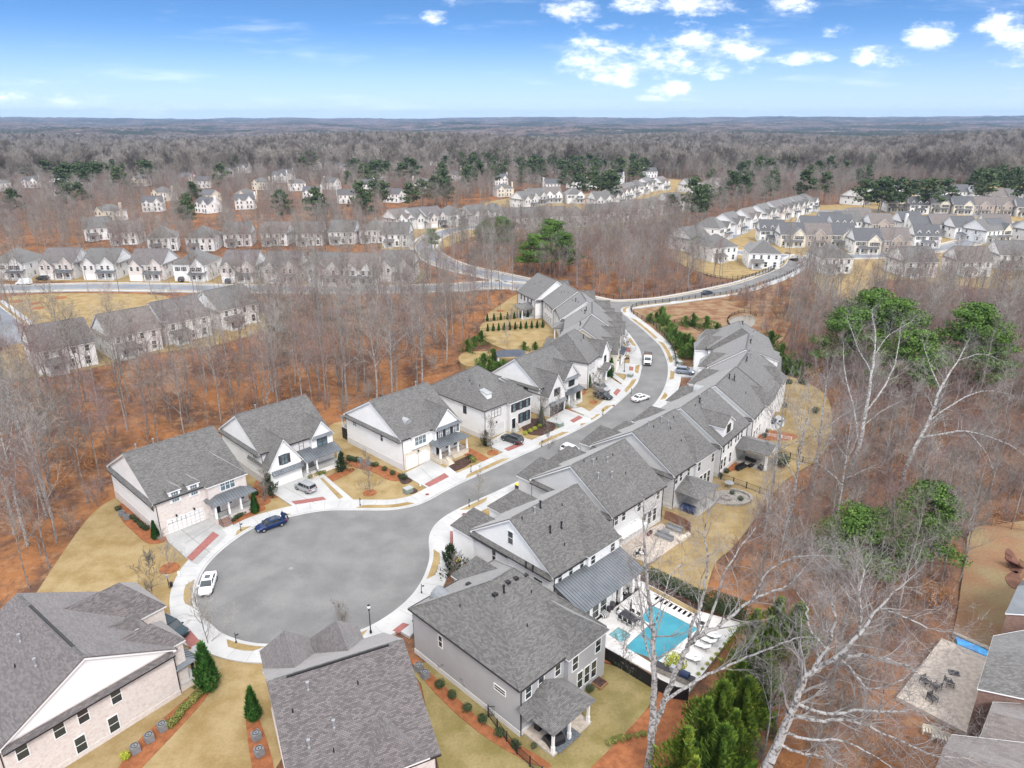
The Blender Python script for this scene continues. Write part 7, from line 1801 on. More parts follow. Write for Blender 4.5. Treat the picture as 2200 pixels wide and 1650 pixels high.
for px, sc, lb in (((800, 1002), .8, 'beside the second cooling unit'), ((808, 1003), .95, 'third from the cooling units'), ((827, 1011), .95, 'fourth from the cooling units'), ((845, 1020), 1.0, 'fifth from the cooling units'), ((867, 1030), 1.25, 'largest, at the driveway corner'), ((859, 1025), .7, 'small one tucked against the driveway shrub')):
    shrub(px, sc, 'boxwood', 'round dark shrub of the broad white house, ' + lb)
line_sh((500, 1122), (533, 1098), 6, .75, 'boxwood', 'round shrub before the brick porch beside the circle')
line_sh((540, 1055), (552, 1066), 3, .9, 'boxwood', 'shrub between the brick porch and the next wall')
line_sh((664, 1030), (700, 1016), 5, .8, 'grassy', 'low bright shrub before the metal-roofed porch')
for i, px in enumerate(((1129, 934), (1140, 929), (1149, 924), (1160, 918))): shrub(px, .85, 'lime_shrub', f'bright yellow-green ball shrub, {ORD(i)} from the driveway of the hip-roofed house')
shrub((1010, 985), .95, 'boxwood', 'round shrub beside the cream stone porch'); shrub((1015, 992), 1.25, 'grassy', 'wide low shrub in front of the round one by the stone porch')
line_sh((1215, 880), (1228, 870), 4, .7, 'grassy', 'small shrub by the steps of the twin-gabled house')
line_sh((935, 1466), (955, 1485), 1, .95, 'boxwood', 'round shrub nearest the cooling unit of the grey house')
for i, px in enumerate(((973, 1500), (1003, 1528), (1037, 1552), (1072, 1582), (1110, 1606))): shrub(px, 1.0, 'boxwood', f'round green shrub, {ORD(i + 1)} along the grey side wall')
shrub((1268, 1487), .9, 'boxwood', 'round shrub by the raised garden bed'); shrub((1146, 1607), .6, 'magnolia', 'dark small shrub at the grey porch corner')
for px, sc, lb in (((1675, 1000), 2.6, 'big round dark shrub beside the open patio roof'), ((1560, 1016), 1.0, 'round shrub in the straw bed under the white wall'), ((1548, 1025), .9, 'second round shrub in the straw bed under the white wall'), ((1592, 1002), .7, 'small shrub close to the patio sofa wall'), ((1645, 930), 1.0, 'dark brownish shrub by the white wall'), ((1642, 940), 1.0, 'dark brownish shrub just below its twin'),
                   ((1752, 888), 1.5, 'twin dark shrub in the middle of the long lawn'), ((1688, 825), 1.2, 'dark shrub near the lawn top end'), ((1696, 824), 1.2, 'dark shrub paired at the lawn top end'), ((1720, 823), 1.4, 'dark shrub near the straw edge at the lawn top'), ((1728, 826), 1.2, 'dark shrub farthest toward the woods at the lawn top'), ((1687, 875), 1.0, 'round shrub on the lawn near the white patio slab'),
                   ((1573, 1062), .8, 'round shrub on the fire pit rim'), ((1590, 1075), .9, 'round shrub at the lawn end of the fire pit'), ((1450, 1118), .8, 'shrub at the end of the brown board fence'), ((1495, 745), 1.4, 'round shrub by the slope fence')):
    shrub(px, sc, 'boxwood', lb)
line_sh((365, 1565), (430, 1492), 9, 1.0, 'grassy', 'yellow-green hedge shrub along the whitewashed brick wall'); shrub((270, 1630), .9, 'lime_shrub', 'single yellow-green shrub below the cooling units')
line_sh((1300, 1412), (1385, 1462), 9, .8, 'magnolia', 'green shrub behind the black mesh fence'); line_sh((1475, 1478), (1592, 1350), 12, .45, 'lime_shrub', 'yellow-green low plant along the terrace edge')
line_sh((1300, 1600), (1390, 1580), 6, .7, 'grassy', 'loose green plant in the pine straw')
MG = [tree_meshes(('mag', i), (lambda s_=i: conifer(60 + s_, 3.6, 1.3, 900, .34, .9)), 'trunk', 'magnolia') for i in range(2)]
for i, (px, sc, lb) in enumerate([((578, 1062), 1.0, 'dark glossy tree in the straw bed by the silver car drive'), ((737, 1012), 1.0, 'dark glossy tree at the porch end of the steep-gabled house'), ((1043, 958), .85, 'dark glossy tree at the hip-roofed house corner'), ((970, 1228), 1.15, 'dark glossy tree beside the yellow-lidded bin'), ((1163, 915), .7, 'small dark glossy tree at the white corner pier')]):
    p = gp(*px); tree('magnolia_tree', MG[i % 2], (p.x, p.y, .05), i, sc, lb, 'tree')
AV = [tree_meshes(('arb', i), (lambda s_=i: conifer(30 + s_, 3.0, .75, 1600, .20, .06)), 'trunk', 'arbor') for i in range(2)]
def arb(px, sc, lb, g_=None):
    p = gp(*px); tree('arborvitae', AV[int(px[0]) % 2], (p.x, p.y, .05), px[0], sc, lb, 'evergreen', g_)
for px, sc, lb in (((335, 1158), 1.0, 'narrow green arborvitae at the brick front corner'), ((549, 1102), 1.15, 'broad columnar arborvitae by the brick porch'), ((449, 1480), (2.1, 2.1, 2.0), 'large bright green arborvitae beside the black-posted porch'), ((546, 1545), (1.4, 1.4, 1.35), 'dark green arborvitae against the wide roof'), ((1242, 862), 1.0, 'narrow arborvitae on the straw by the curve lawn'), ((1163, 900), .9, 'narrow arborvitae by the dark garage'), ((1266, 832), 1.0, 'arborvitae by the silver SUV'), ((1313, 800), 1.2, 'dark arborvitae beside the curve driveway'), ((1310, 812), 1.4, 'taller dark evergreen by the stone porch'), ((1328, 750), 1.5, 'tall arborvitae against the grey-sided house')):
    arb(px, sc, lb)
for i in range(9): arb((1047 + i*14.5, 690 - i*1.2), .75, f'{ORD(i)} little evergreen of the upper terrace row, from the woods', 'little evergreens of the upper terrace row')
for i in range(11): arb((1048 + i*11.8, 712 - i*.8), .75, f'{ORD(i)} little evergreen of the lower terrace row, from the woods', 'little evergreens of the lower terrace row')
CY = [tree_meshes(('cyp', i), (lambda s_=i: conifer(80 + s_, 8.0, 1.75, 7000, .38, 1.1)), 'trunk', 'cypress') for i in range(3)]
YE = [tree_meshes(('yew', i), (lambda s_=i: conifer(180 + s_, 4.2, 1.9, 1500, .46, 1.3)), 'trunk', 'evergreen') for i in range(3)]
CG2 = 'tall shaggy cypresses beside the pool yard'
for i, (u, v, sc) in enumerate([(1505, 1640, 1.0), (1462, 1690, .9), (1540, 1600, 1.0), (1575, 1560, 1.05), (1600, 1500, 1.0), (1590, 1590, 1.0), (1640, 1460, 1.05), (1660, 1400, .95), (1540, 1700, 1.0), (1480, 1760, .9), (1625, 1530, 1.1), (1700, 1420, 1.0), (1565, 1660, .95), (1612, 1420, .9)]):
    p = gp(u, v); tree('cypress', CY[i % 3], (p.x, p.y, -.2), i*2.1, sc, ('shaggy yellow-green cypress, ' + ('tallest' if sc > 1 else 'lower one') + ' of the screen ' + ['beside the orange-leaved sapling', 'at the picture bottom', 'behind the outdoor grill', 'below the loungers', 'beside the terrace wall middle', 'second rank beside the wall', 'at the terrace far corner', 'under the long white limb tip', 'by the lower trunk of the forked tree', 'cropped by the picture bottom', 'in the second rank under the limb', 'outermost toward the woods', 'behind the sapling', 'touching the terrace paving'][i]), 'evergreen', CG2)
for i, (u, v, sc) in enumerate([(1005, 755, .5), (1020, 745, .45), (1035, 735, .5), (1040, 790, .55), (1052, 800, .5), (1060, 775, .5), (1030, 808, .5), (1070, 805, .5), (1150, 752, .35), (1175, 752, .35), (1125, 752, .35), (1082, 800, .5), (1190, 752, .4)]):
    p = gp(u, v); tree('young_evergreen', YE[i % 3], (p.x, p.y, 0), i*1.7, sc*1.5, 'small evergreen ' + ['first up the straw path', 'second up the straw path', 'highest on the straw path', 'below the pavilion, woods end', 'below the pavilion, second', 'between path and pavilion', 'lowest at the woods edge', 'below the pavilion, house end', 'behind the pavilion roof, middle', 'behind the pavilion roof, toward the houses', 'behind the pavilion roof, woods end', 'close against the pavilion post', 'nearest the house roofs'][i] + ' by the pavilion', 'evergreen', 'small evergreens round the pavilion')
SE = 'young evergreens on the grassy slope'
for i, (u, v, sc) in enumerate([(1398, 692, .6), (1408, 690, .9), (1412, 700, .7), (1421, 712, .7), (1430, 722, .75), (1438, 733, .75), (1447, 745, .8), (1457, 750, .85), (1466, 752, .9), (1474, 764, .9), (1482, 772, .8), (1490, 770, .9), (1476, 702, .8), (1505, 706, .75), (1528, 720, .7), (1460, 700, .6), (1496, 784, .8), (1452, 770, .6), (1385, 690, .5),
        (1672, 792, .8), (1680, 800, .8), (1692, 800, .7), (1700, 806, .6), (1712, 800, .7), (1735, 806, .6), (1655, 742, .8), (1678, 776, .9), (1665, 800, .9)]):
    p = gp(u + (12 if i < 19 else 0), v); tree('young_evergreen', YE[i % 3], (p.x, p.y, 0), i*1.9, sc*1.15, 'rounded young evergreen ' + ['first inside the fence bend', 'tall one inside the fence bend', 'third down the fence line', 'fourth down the fence line', 'fifth down the fence line', 'sixth down the fence line', 'seventh down the fence line', 'eighth down the fence line', 'ninth down the fence line', 'near the parked silver-blue car', 'above the last house roof', 'at the last house corner', 'by the iron slope fence', 'outside the iron slope fence', 'at the far end of the slope fence', 'alone in the slope grass', 'against the farthest white house', 'low beside the pavement end', 'smallest, next to the board fence'][i] if i < 19 else 'young evergreen ' + ['against the last dormered house', 'second from the dormered house', 'in the middle of the lawn-end clump', 'fourth of the lawn-end clump', 'low one of the lawn-end clump', 'apart toward the bare woods', 'beside the pond-side house corner', 'tallest by the house wall', 'in front of the lawn-end clump'][i - 19] + ' past the long lawn', 'evergreen', SE if i < 19 else 'young evergreens past the long lawn')
# hedges
def hedge(px0, px1, w_, h_, label, m='arbor', n=5000):
    a, b = gp(*px0), gp(*px1); L = (b - a).length; d = (b - a)/L; nrm_ = Vector((-d.y, d.x, 0)); mb = MB(); random.seed(5)
    for i in range(int(L / .55)):
        c = a + d*(i*.55 + .3); leafcloud(mb, (c.x - a.x, c.y - a.y, h_*.5), w_*.62, w_*.62, h_*random.uniform(.50, .60), n//int(L/.55 + 1), .16, .75)
    o = mb.build('hedge', m, loc=(a.x, a.y, .05), uv=False); tag(o, label, 'hedge')
hedge((1392, 1242), (1512, 1300), 1.3, 1.9, 'dense dark green hedge between the golden lawn and the pool terrace', 'boxwood', 9000)
hedge((1512, 1300), (1600, 1330), 3.0, 2.2, 'dark rounded holly mass behind the terrace wall', 'boxwood', 7000)
shrub((1448, 1440), 2.2, 'arbor' if 'arbor' in SH else 'lime_shrub', 'bright green rounded bush beside the outdoor grill')
# ---------------------------------------------------------------- pines
PN = [tree_meshes(('pine', i), (lambda s_=i: pine(500 + s_, 17 + s_ % 2 * 2, 6.2, 54, .40, 210, .38, 1.15)), 'trunk', 'needle') for i in range(4)]
PF = [tree_meshes(('pinef', i), (lambda s_=i: pine(520 + s_, 18, 5.4, 24, 1.1, 30, .42, 1.3)), 'trunk', 'needle_far') for i in range(3)]
def base_for_top(u, v, H):
    """ground spot of a tree of height H whose top is seen at u, v"""
    x, y, _ = at(u, v, H); return x, y
for i, (u, v, H, lb) in enumerate([(1850, 1078, 12, 'large bright pine above the middle woods near the patchy lawn'), (1925, 1105, 10, 'lower half of the bright pine group, nearer the patchy lawn'), (2015, 1040, 13, 'compact bright pine next to the patchy lawn'), (1890, 625, 20, 'tallest dark pine crown of the big group beside the pale sycamores'), (1850, 655, 18, 'pine crown on the near side of the big group'), (1935, 650, 19, 'pine crown on the outer side of the big group'), (1975, 700, 17, 'lowest pine crown trailing from the big group'),
        (2105, 660, 19, 'solitary dark pine toward the picture edge'), (2130, 700, 16, 'lower companion of the solitary dark pine'), (1185, 480, 19, 'broad dark pine in the middle of the woods'), (1150, 500, 17, 'pine leaning on the broad dark pine'), (1210, 505, 16, 'pine on the road side of the broad dark pine'), (1078, 462, 18, 'round dark pine hiding the end of the centre row'), (1045, 478, 14, 'pine next to the round dark one'), (1520, 398, 20, 'spire-shaped evergreen standing alone over the white roofs'),
        (1610, 368, 20, 'flat-topped dark pine behind the diagonal row'), (1665, 378, 18, 'narrow dark pine behind the diagonal row'), (905, 385, 20, 'pine on the near side of the green clump beyond the clay bank'), (935, 378, 21, 'tallest pine of the green clump beyond the clay bank'), (880, 395, 19, 'low pine of the green clump beyond the clay bank'), (1500, 505, 9, 'dark evergreen at the lawn corner of the tall white backs'), (925, 495, 10, 'scrubby pine where the centre road bends')]):
    x, y = base_for_top(u, v, H); s_ = H/18.0
    tree('pine_tree', PN[i % 4] if v > 450 else PF[i % 3], (x, y, ground_z(x, y)), i*1.1, (s_*1.2, s_*1.2, s_), lb, 'pine')
PMK = [(110, 345, 'in the clump over the red brick houses'), (190, 350, 'in the thick clump above the picture-edge suburb'), (30, 320, 'at the far picture edge woods'), (300, 345, 'in the third clump of the suburb'), (400, 320, 'in the loose line above the clearing'), (560, 318, 'in the long far belt over the suburb'), (700, 312, 'in the belt over the middle suburb'), (760, 350, 'beside the middle suburb houses'), (860, 312, 'on the low far rise of the woods'),
       (960, 322, 'past the green clump by the clay'), (1060, 325, 'above the short white rows'), (1150, 335, 'behind the three roofs by the clay'), (1250, 345, 'in the dense dark stand beyond the clay'), (1350, 340, 'past the dense dark stand'), (1300, 375, 'between the dense stand and the white rows'), (1700, 340, 'far behind the diagonal row'), (1900, 330, 'far behind the dense cluster'), (2060, 300, 'on the low dark knoll at the horizon'), (2140, 360, 'over the far picture-edge slope'), (650, 330, 'in the scattered middle belt'), (1950, 388, 'in the conifer screen above the cluster'), (2180, 370, 'at the corner above the cluster')]
def near_pine(u, v): return min(PMK, key=lambda m_: (m_[0]-u)**2 + 9*(m_[1]-v)**2)[2]
FPG = 'dark pines standing above the far suburb woods'
random.seed(77)
NP = 0
for (cu, cv, su, sv, n) in [(110, 345, 60, 14, 16), (190, 350, 50, 12, 14), (30, 320, 40, 8, 8), (300, 345, 40, 10, 7), (400, 320, 60, 10, 9), (560, 318, 80, 10, 16), (700, 312, 60, 9, 14), (760, 350, 60, 14, 9), (860, 312, 60, 8, 12), (960, 322, 50, 12, 12), (1060, 325, 60, 12, 12), (1150, 335, 60, 14, 12), (1250, 345, 60, 16, 16), (1350, 340, 50, 12, 9), (1300, 375, 40, 8, 8), (1700, 340, 70, 10, 10), (1900, 330, 60, 10, 8), (2060, 300, 40, 5, 8), (2140, 360, 50, 20, 12), (650, 330, 60, 10, 8), (1950, 388, 60, 5, 10), (2180, 370, 20, 10, 6)]:
    for _ in range(n):
        u, v = random.gauss(cu, su*.6), random.gauss(cv, sv*.6)
        if v < 278: continue
        H = random.uniform(17, 23); x, y = base_for_top(u, v, H*.95)
        if math.hypot(x, y) > 2400: continue
        tree('pine_tree', PF[NP % 3], (x, y, ground_z(x, y)), random.uniform(0, 6), (H/18*1.2, H/18*1.2, H/18), ('taller ' if H > 20 else 'smaller ') + 'dark pine ' + near_pine(u, v), 'pine', FPG); NP += 1
# ---------------------------------------------------------------- the woods
FT = [tree_meshes(('bare', i), (lambda s_=i: bare_tree(100 + s_, (19, 17, 21, 18, 16, 20)[s_], (.19, .16, .22, .17, .15, .2)[s_], (.42, .48, .38, .5, .35, .45)[s_], (.85, 1.0, .95, .8, 1.1, .9)[s_], 10, 3, (1, 1.1, .036), 5)), ('trunk', 'trunk', 'bark_grey', 'trunk', 'trunk', 'bark_grey')[i], ('twig', 'twig_red', 'twig', 'twig', 'twig_red', 'twig')[i]) for i in range(6)]
def inside(px, py, poly):
    r = np.zeros(px.shape, bool); n = len(poly)
    for i in range(n):
        x0, y0 = poly[i]; x1, y1 = poly[(i+1) % n]
        c = ((y0 > py) != (y1 > py)); 
        with np.errstate(divide='ignore', invalid='ignore'): xs = (x1-x0)*(py-y0)/((y1-y0) if y1 != y0 else 1e-9) + x0
        r ^= c & (px < xs)
    return r
CLR = [catmull(gpts(px), 3, True) for m, px in LAWNS]
ROADS = [[(-300, 618), (0, 620), (220, 616), (500, 620), (780, 622), (960, 618), (1080, 612), (1190, 624), (1260, 636), (1330, 655)], [(1125, 606), (1060, 592), (985, 575), (935, 555), (912, 533), (925, 512), (962, 497), (1010, 489), (1100, 483), (1250, 476), (1400, 462), (1480, 440)], [(1330, 655), (1440, 645), (1582, 618), (1650, 600), (1700, 575)], [(1700, 560), (1790, 552), (1900, 548), (2040, 530), (2130, 505), (2200, 478)]]
rp_ = np.array([q for r_ in ROADS for q in resample(catmull(gpts(r_), 6), 3.0)])
hp_ = np.array(HOUSES + [(x*(1 - k_/math.hypot(x, y)), y*(1 - k_/math.hypot(x, y))) for x, y in HOUSES if y > 420 for k_ in (11, 21)])
def keep_mask(x, y, rh=9.5, rr=6.5):
    k_ = np.ones(x.shape, bool)
    for poly in CLR: k_ &= ~inside(x, y, poly)
    for arr, d in ((rp_, rr), (hp_, rh)):
        for i in range(0, len(x), 4000):
            dd = np.min((x[i:i+4000, None]-arr[None, :, 0])**2 + (y[i:i+4000, None]-arr[None, :, 1])**2, axis=1); k_[i:i+4000] &= dd > d*d
    return k_
rng = np.random.default_rng(5)
def scatter(px_poly, area_per, jitter=True):
    P_ = gpts(px_poly); xs = [p[0] for p in P_]; ys = [p[1] for p in P_]; st = math.sqrt(area_per)
    gx, gy = np.meshgrid(np.arange(min(xs), max(xs), st), np.arange(min(ys), max(ys), st))
    x = (gx + rng.uniform(-.48, .48, gx.shape)*st).ravel(); y = (gy + rng.uniform(-.48, .48, gy.shape)*st).ravel()
    k_ = inside(x, y, P_); x, y = x[k_], y[k_]; k_ = keep_mask(x, y); return x[k_], y[k_]
ZL = [(-60, 1330), (60, 1290), (130, 1190), (250, 1060), (244, 985), (470, 905), (700, 905), (940, 800), (990, 745), (1045, 690), (1125, 625), (1125, 612), (1000, 606), (780, 628), (560, 650), (560, 715), (480, 760), (250, 810), (40, 840), (-60, 850)]
ZM = [(800, 600), (820, 560), (930, 560), (1050, 500), (1270, 490), (1440, 480), (1500, 520), (1460, 560), (1530, 610), (1440, 636), (1330, 645), (1250, 625), (1140, 600), (1000, 575), (940, 560)]
ZR = [(1690, 730), (1720, 640), (1780, 620), (1850, 650), (1950, 640), (2100, 640), (2350, 640), (2400, 1120), (2240, 1130), (2080, 1130), (2060, 1280), (2040, 1370), (1990, 1400), (1900, 1500), (1860, 1700), (1640, 1720), (1600, 1600), (1680, 1400), (1640, 1310), (1560, 1230), (1640, 1110), (1770, 1000), (1800, 900), (1780, 840), (1700, 800)]
groups = [(ZL, 34, 'slender bare grey tree rising from the orange leaf litter between the house rows', 'bare trees of the ravine woods'), (ZM, 36, 'bare grey tree in the woods between the two upper roads', 'bare trees between the upper roads'), (ZR, 34, 'bare tree in the leaf-strewn woods beyond the long back lawn', 'bare trees beyond the back lawns')]
PT = []
for gi, (poly, ar, lb, gr) in enumerate(groups):
    x, y = scatter(poly, ar)
    for a, b in zip(x, y): PT.append((math.hypot(a, b), a, b, gi))
TMK = [(*at(u, v)[:2], lb) for u, v, lb in [(30, 1200, 'at the woods edge of the golden side lawn'), (180, 1060, 'close behind the golden side lawn tip'), (60, 960, 'in the woods corner at the picture edge'), (330, 880, 'behind the brick-fronted house'), (480, 850, 'in the gap behind the brick-fronted house'), (600, 800, 'behind the steep-gabled house'), (760, 800, 'behind the broad white house'), (900, 770, 'behind the hip-roofed house'), (960, 700, 'by the pavilion planting'), (1010, 650, 'beside the terraced lawns'),
    (300, 820, 'below the brown-roofed backs'), (500, 740, 'below the short row rear lawns'), (700, 700, 'along the weathered board fence'), (850, 650, 'under the long straight upper street'), (1060, 620, 'at the street junction end of the woods'), (600, 650, 'between the green and the ravine'), (1000, 540, 'inside the bend of the centre road'), (1200, 560, 'round the broad dark pine'), (1400, 580, 'above the upper road fence'),
    (1720, 700, 'past the little fenced pond'), (1760, 820, 'by the top end of the long lawn'), (1820, 920, 'beside the long lawn bend'), (1700, 1120, 'at the lower edge of the long lawn'), (1850, 1050, 'under the pale sycamores'), (2000, 950, 'in the middle of the leafy slope'), (2120, 1050, 'above the rail fence'), (1760, 1240, 'below the large bright pine'), (1900, 1250, 'near the compact bright pine'), (1720, 1450, 'beside the cypress screen'), (1850, 1500, 'under the massive pale tree'), (2000, 1300, 'at the edge of the patchy lawn'), (1980, 760, 'near the big dark pine group'), (2150, 800, 'toward the solitary dark pine'), (1900, 640, 'in the scrub below the dense cluster')]]
PT.sort(); IND = PT[:298]; REST = PT[298:]
random.seed(31)
for i, (d, x, y, gi) in enumerate(IND):
    s_ = random.uniform(.75, 1.15) * (.74 if gi == 2 else 1.0)
    kd = i*5 % 6; q_ = min(TMK, key=lambda m_: (m_[0]-x)**2 + (m_[1]-y)**2)[2]
    tree('bare_tree', FT[kd], (x, y, ground_z(x, y)), random.uniform(0, 6.28), (s_*random.uniform(.85, 1.15), s_*random.uniform(.85, 1.15), s_), ('tall ' if s_*(19, 17, 21, 18, 16, 20)[kd] > 18 else 'low ') + ('grey-barked', 'brown-barked reddish', 'pale-stemmed', 'dark-stemmed', 'wide reddish', 'light grey')[kd] + ' bare tree ' + q_, 'bare tree', groups[gi][3])
# everything past those: one object of instanced trees
for nm, tm in (('far_bare', 'twig_far'),):
    FB = []
    for s_ in range(3):
        T, C = bare_tree(300 + s_, 16, .2, .42, 1.6, 11, 2, (4, 1.9, .12), 3)
        a = MB(); a.v = list(T.v); a.f = list(T.f); a.mi = [0]*len(T.f); off = len(a.v); a.v += C.v; a.f += [tuple(q + off for q in f_) for f_ in C.f]; a.mi += [1]*len(C.f)
        FB.append(a.mesh('far_tree', ['bark_grey', 'twig_far'], uv=False))
def joined(meshes):
    """trunk + crown as one mesh"""
    a = MB(); mats_ = []
    for me in meshes:
        off = len(a.v); a.v += [tuple(v.co) for v in me.vertices]; a.f += [tuple(q + off for q in p.vertices) for p in me.polygons]; a.mi += [len(mats_)]*len(me.polygons); mats_.append(me.materials[0])
    return a.mesh('tree_mesh', mats_, uv=False)
def forest(name, label, cat, pts, protos, smin, smax):
    n = len(pts); me = bpy.data.meshes.new(name); co = np.array([(p[0], p[1], ground_z(p[0], p[1])) for p in pts], np.float32) if n < 5000 else np.stack([pts[:, 0], pts[:, 1], terrain_h(pts[:, 0], pts[:, 1])], -1).astype(np.float32)
    me.vertices.add(n); me.vertices.foreach_set('co', co.ravel())
    for nm, val in (('pick', rng.integers(0, len(protos), n).astype(np.int32)),): at_ = me.attributes.new(nm, 'INT', 'POINT'); at_.data.foreach_set('value', val)
    for nm, val in (('spin', rng.uniform(0, 6.28, n)), ('size', rng.uniform(smin, smax, n))): at_ = me.attributes.new(nm, 'FLOAT', 'POINT'); at_.data.foreach_set('value', val.astype(np.float32))
    o = put(name, me); o['kind'] = 'stuff'; o['label'] = label; o['category'] = cat
    gt = bpy.data.node_groups.new(name, 'GeometryNodeTree'); gt.interface.new_socket('Geometry', in_out='INPUT', socket_type='NodeSocketGeometry'); gt.interface.new_socket('Geometry', in_out='OUTPUT', socket_type='NodeSocketGeometry')
    k = N(gt); gi_ = k.n('NodeGroupInput'); go = k.n('NodeGroupOutput'); jn_ = k.n('GeometryNodeJoinGeometry')
    pk = k.n('GeometryNodeInputNamedAttribute', data_type='INT'); pk.inputs[0].default_value = 'pick'
    sp = k.n('GeometryNodeInputNamedAttribute', data_type='FLOAT'); sp.inputs[0].default_value = 'spin'; sz = k.n('GeometryNodeInputNamedAttribute', data_type='FLOAT'); sz.inputs[0].default_value = 'size'
    rot = k.n('ShaderNodeCombineXYZ', ins={2: sp.outputs[0]})
    for i, pm_ in enumerate(protos):
        po = bpy.data.objects.new('far_tree_kind', pm_); oi = k.n('GeometryNodeObjectInfo'); oi.inputs['Object'].default_value = po; oi.inputs['As Instance'].default_value = True
        cmp_ = k.n('FunctionNodeCompare', data_type='INT', operation='EQUAL'); k.t.links.new(pk.outputs[0], cmp_.inputs[2]); cmp_.inputs[3].default_value = i
        ip = k.n('GeometryNodeInstanceOnPoints'); k.t.links.new(gi_.outputs[0], ip.inputs['Points']); k.t.links.new(cmp_.outputs[0], ip.inputs['Selection']); k.t.links.new(oi.outputs['Geometry'], ip.inputs['Instance'])
        k.t.links.new(rot.outputs[0], ip.inputs['Rotation']); k.t.links.new(sz.outputs[0], ip.inputs['Scale']); k.t.links.new(ip.outputs[0], jn_.inputs[0])
    k.t.links.new(jn_.outputs[0], go.inputs[0]); md = o.modifiers.new('trees', 'NODES'); md.node_group = gt
    return o
forest('near_woods', 'remaining bare trees of the near woods, read as one mass', 'woods', np.array([(p[1], p[2]) for p in REST]), [joined(m_) for m_ in FT], .65, 1.0)
# far woods: sector beyond
GAPS = []
for _, u, v in SUB:
    x, y = at(u, v)[:2]; d_ = math.hypot(x, y)
    for q_ in range(10, 105, 9): GAPS.append((x*(1 - q_/d_), y*(1 - q_/d_), 4.5 + q_*.035))
GAPS = np.array(GAPS)
def gap_mask(p):
    k_ = np.ones(len(p), bool)
    for i in range(0, len(p), 2000):
        dd = (p[i:i+2000, 0, None]-GAPS[None, :, 0])**2 + (p[i:i+2000, 1, None]-GAPS[None, :, 1])**2; k_[i:i+2000] &= ~(dd < GAPS[None, :, 2]**2).any(1)
    return k_
def sector(r0, r1, area, amax=44, rh=13):
    n = int((r1*r1 - r0*r0) * R(amax) / area); r = np.sqrt(rng.uniform(r0*r0, r1*r1, n)); a = rng.uniform(-R(amax), R(amax), n); x, y = r*np.sin(a), r*np.cos(a); k_ = keep_mask(x, y, rh, 7); return np.stack([x[k_], y[k_]], -1)
near_polys = [gpts(p) for p in (ZL, ZM, ZR)]
f1 = sector(250, 800, 44, 44, 9.2); k_ = np.ones(len(f1), bool)
for P_ in near_polys: k_ &= ~inside(f1[:, 0], f1[:, 1], P_)
SCRUB = []
for s_ in range(4):
    random.seed(700 + s_); T = MB(); C = MB()
    for _ in range(5): branch(T, C, (random.uniform(-.6, .6), random.uniform(-.6, .6), 0), rdir(Vector((0, 0, 1)), random.uniform(.1, .6)), random.uniform(1.8, 3.4), .03, 1, 2, (3, .8, .03), .2, .1)
    if s_ == 3: leafcloud(C, (0, 0, 1.4), 1.3, 1.3, 1.0, 150, .22, .2)
    SCRUB.append((T.mesh('scrub_stem', 'trunk', uv=False), C.mesh('scrub_twigs', ('twig_red', 'twig', 'twig_red', 'dead_leaf')[s_], uv=False)))
SLP = [(1560, 640), (1700, 600), (1712, 640), (1700, 690), (1670, 745), (1600, 735), (1640, 690)]
sp_ = gpts(SLP); sxx = rng.uniform(min(p[0] for p in sp_), max(p[0] for p in sp_), 260); syy = rng.uniform(min(p[1] for p in sp_), max(p[1] for p in sp_), 260); kk_ = inside(sxx, syy, sp_)
sx = [(sxx[kk_], syy[kk_]), scatter(ZL, 46), scatter(ZR, 10), scatter(ZM, 30)]
forest('undergrowth', 'low reddish and straw-coloured scrub under the bare trees', 'undergrowth', np.array([(a, b) for x_, y_ in sx for a, b in zip(x_, y_)]), [joined(m_) for m_ in SCRUB], .6, 1.25)
# thin the trees in front of the half-screened suburb houses
f1 = f1[k_]; f1 = f1[gap_mask(f1)]
forest('middle_woods', 'bare grey-brown woods round the far houses, read as one mass', 'woods', f1, [joined(m_) for m_ in FT[:4]], .55, .95)
f2 = sector(800, 2700, 115); f2 = f2[gap_mask(f2)]
forest('far_woods', 'endless bare woods running to the horizon, read as one mass', 'woods', f2, FB, .7, 1.45)
fp = np.concatenate([sector(420, 1100, 1100), sector(1000, 2700, 190)])
u_ = np.sin(fp[:, 0]*.006 + 1) + np.sin(fp[:, 1]*.0047) + rng.uniform(-.6, .6, len(fp)); fp = fp[u_ > .25]; fp = fp[gap_mask(fp)]
forest('far_pines', 'scattered dark pines mixed into the far woods', 'woods', fp, [joined(m_) for m_ in PF], .9, 1.35)

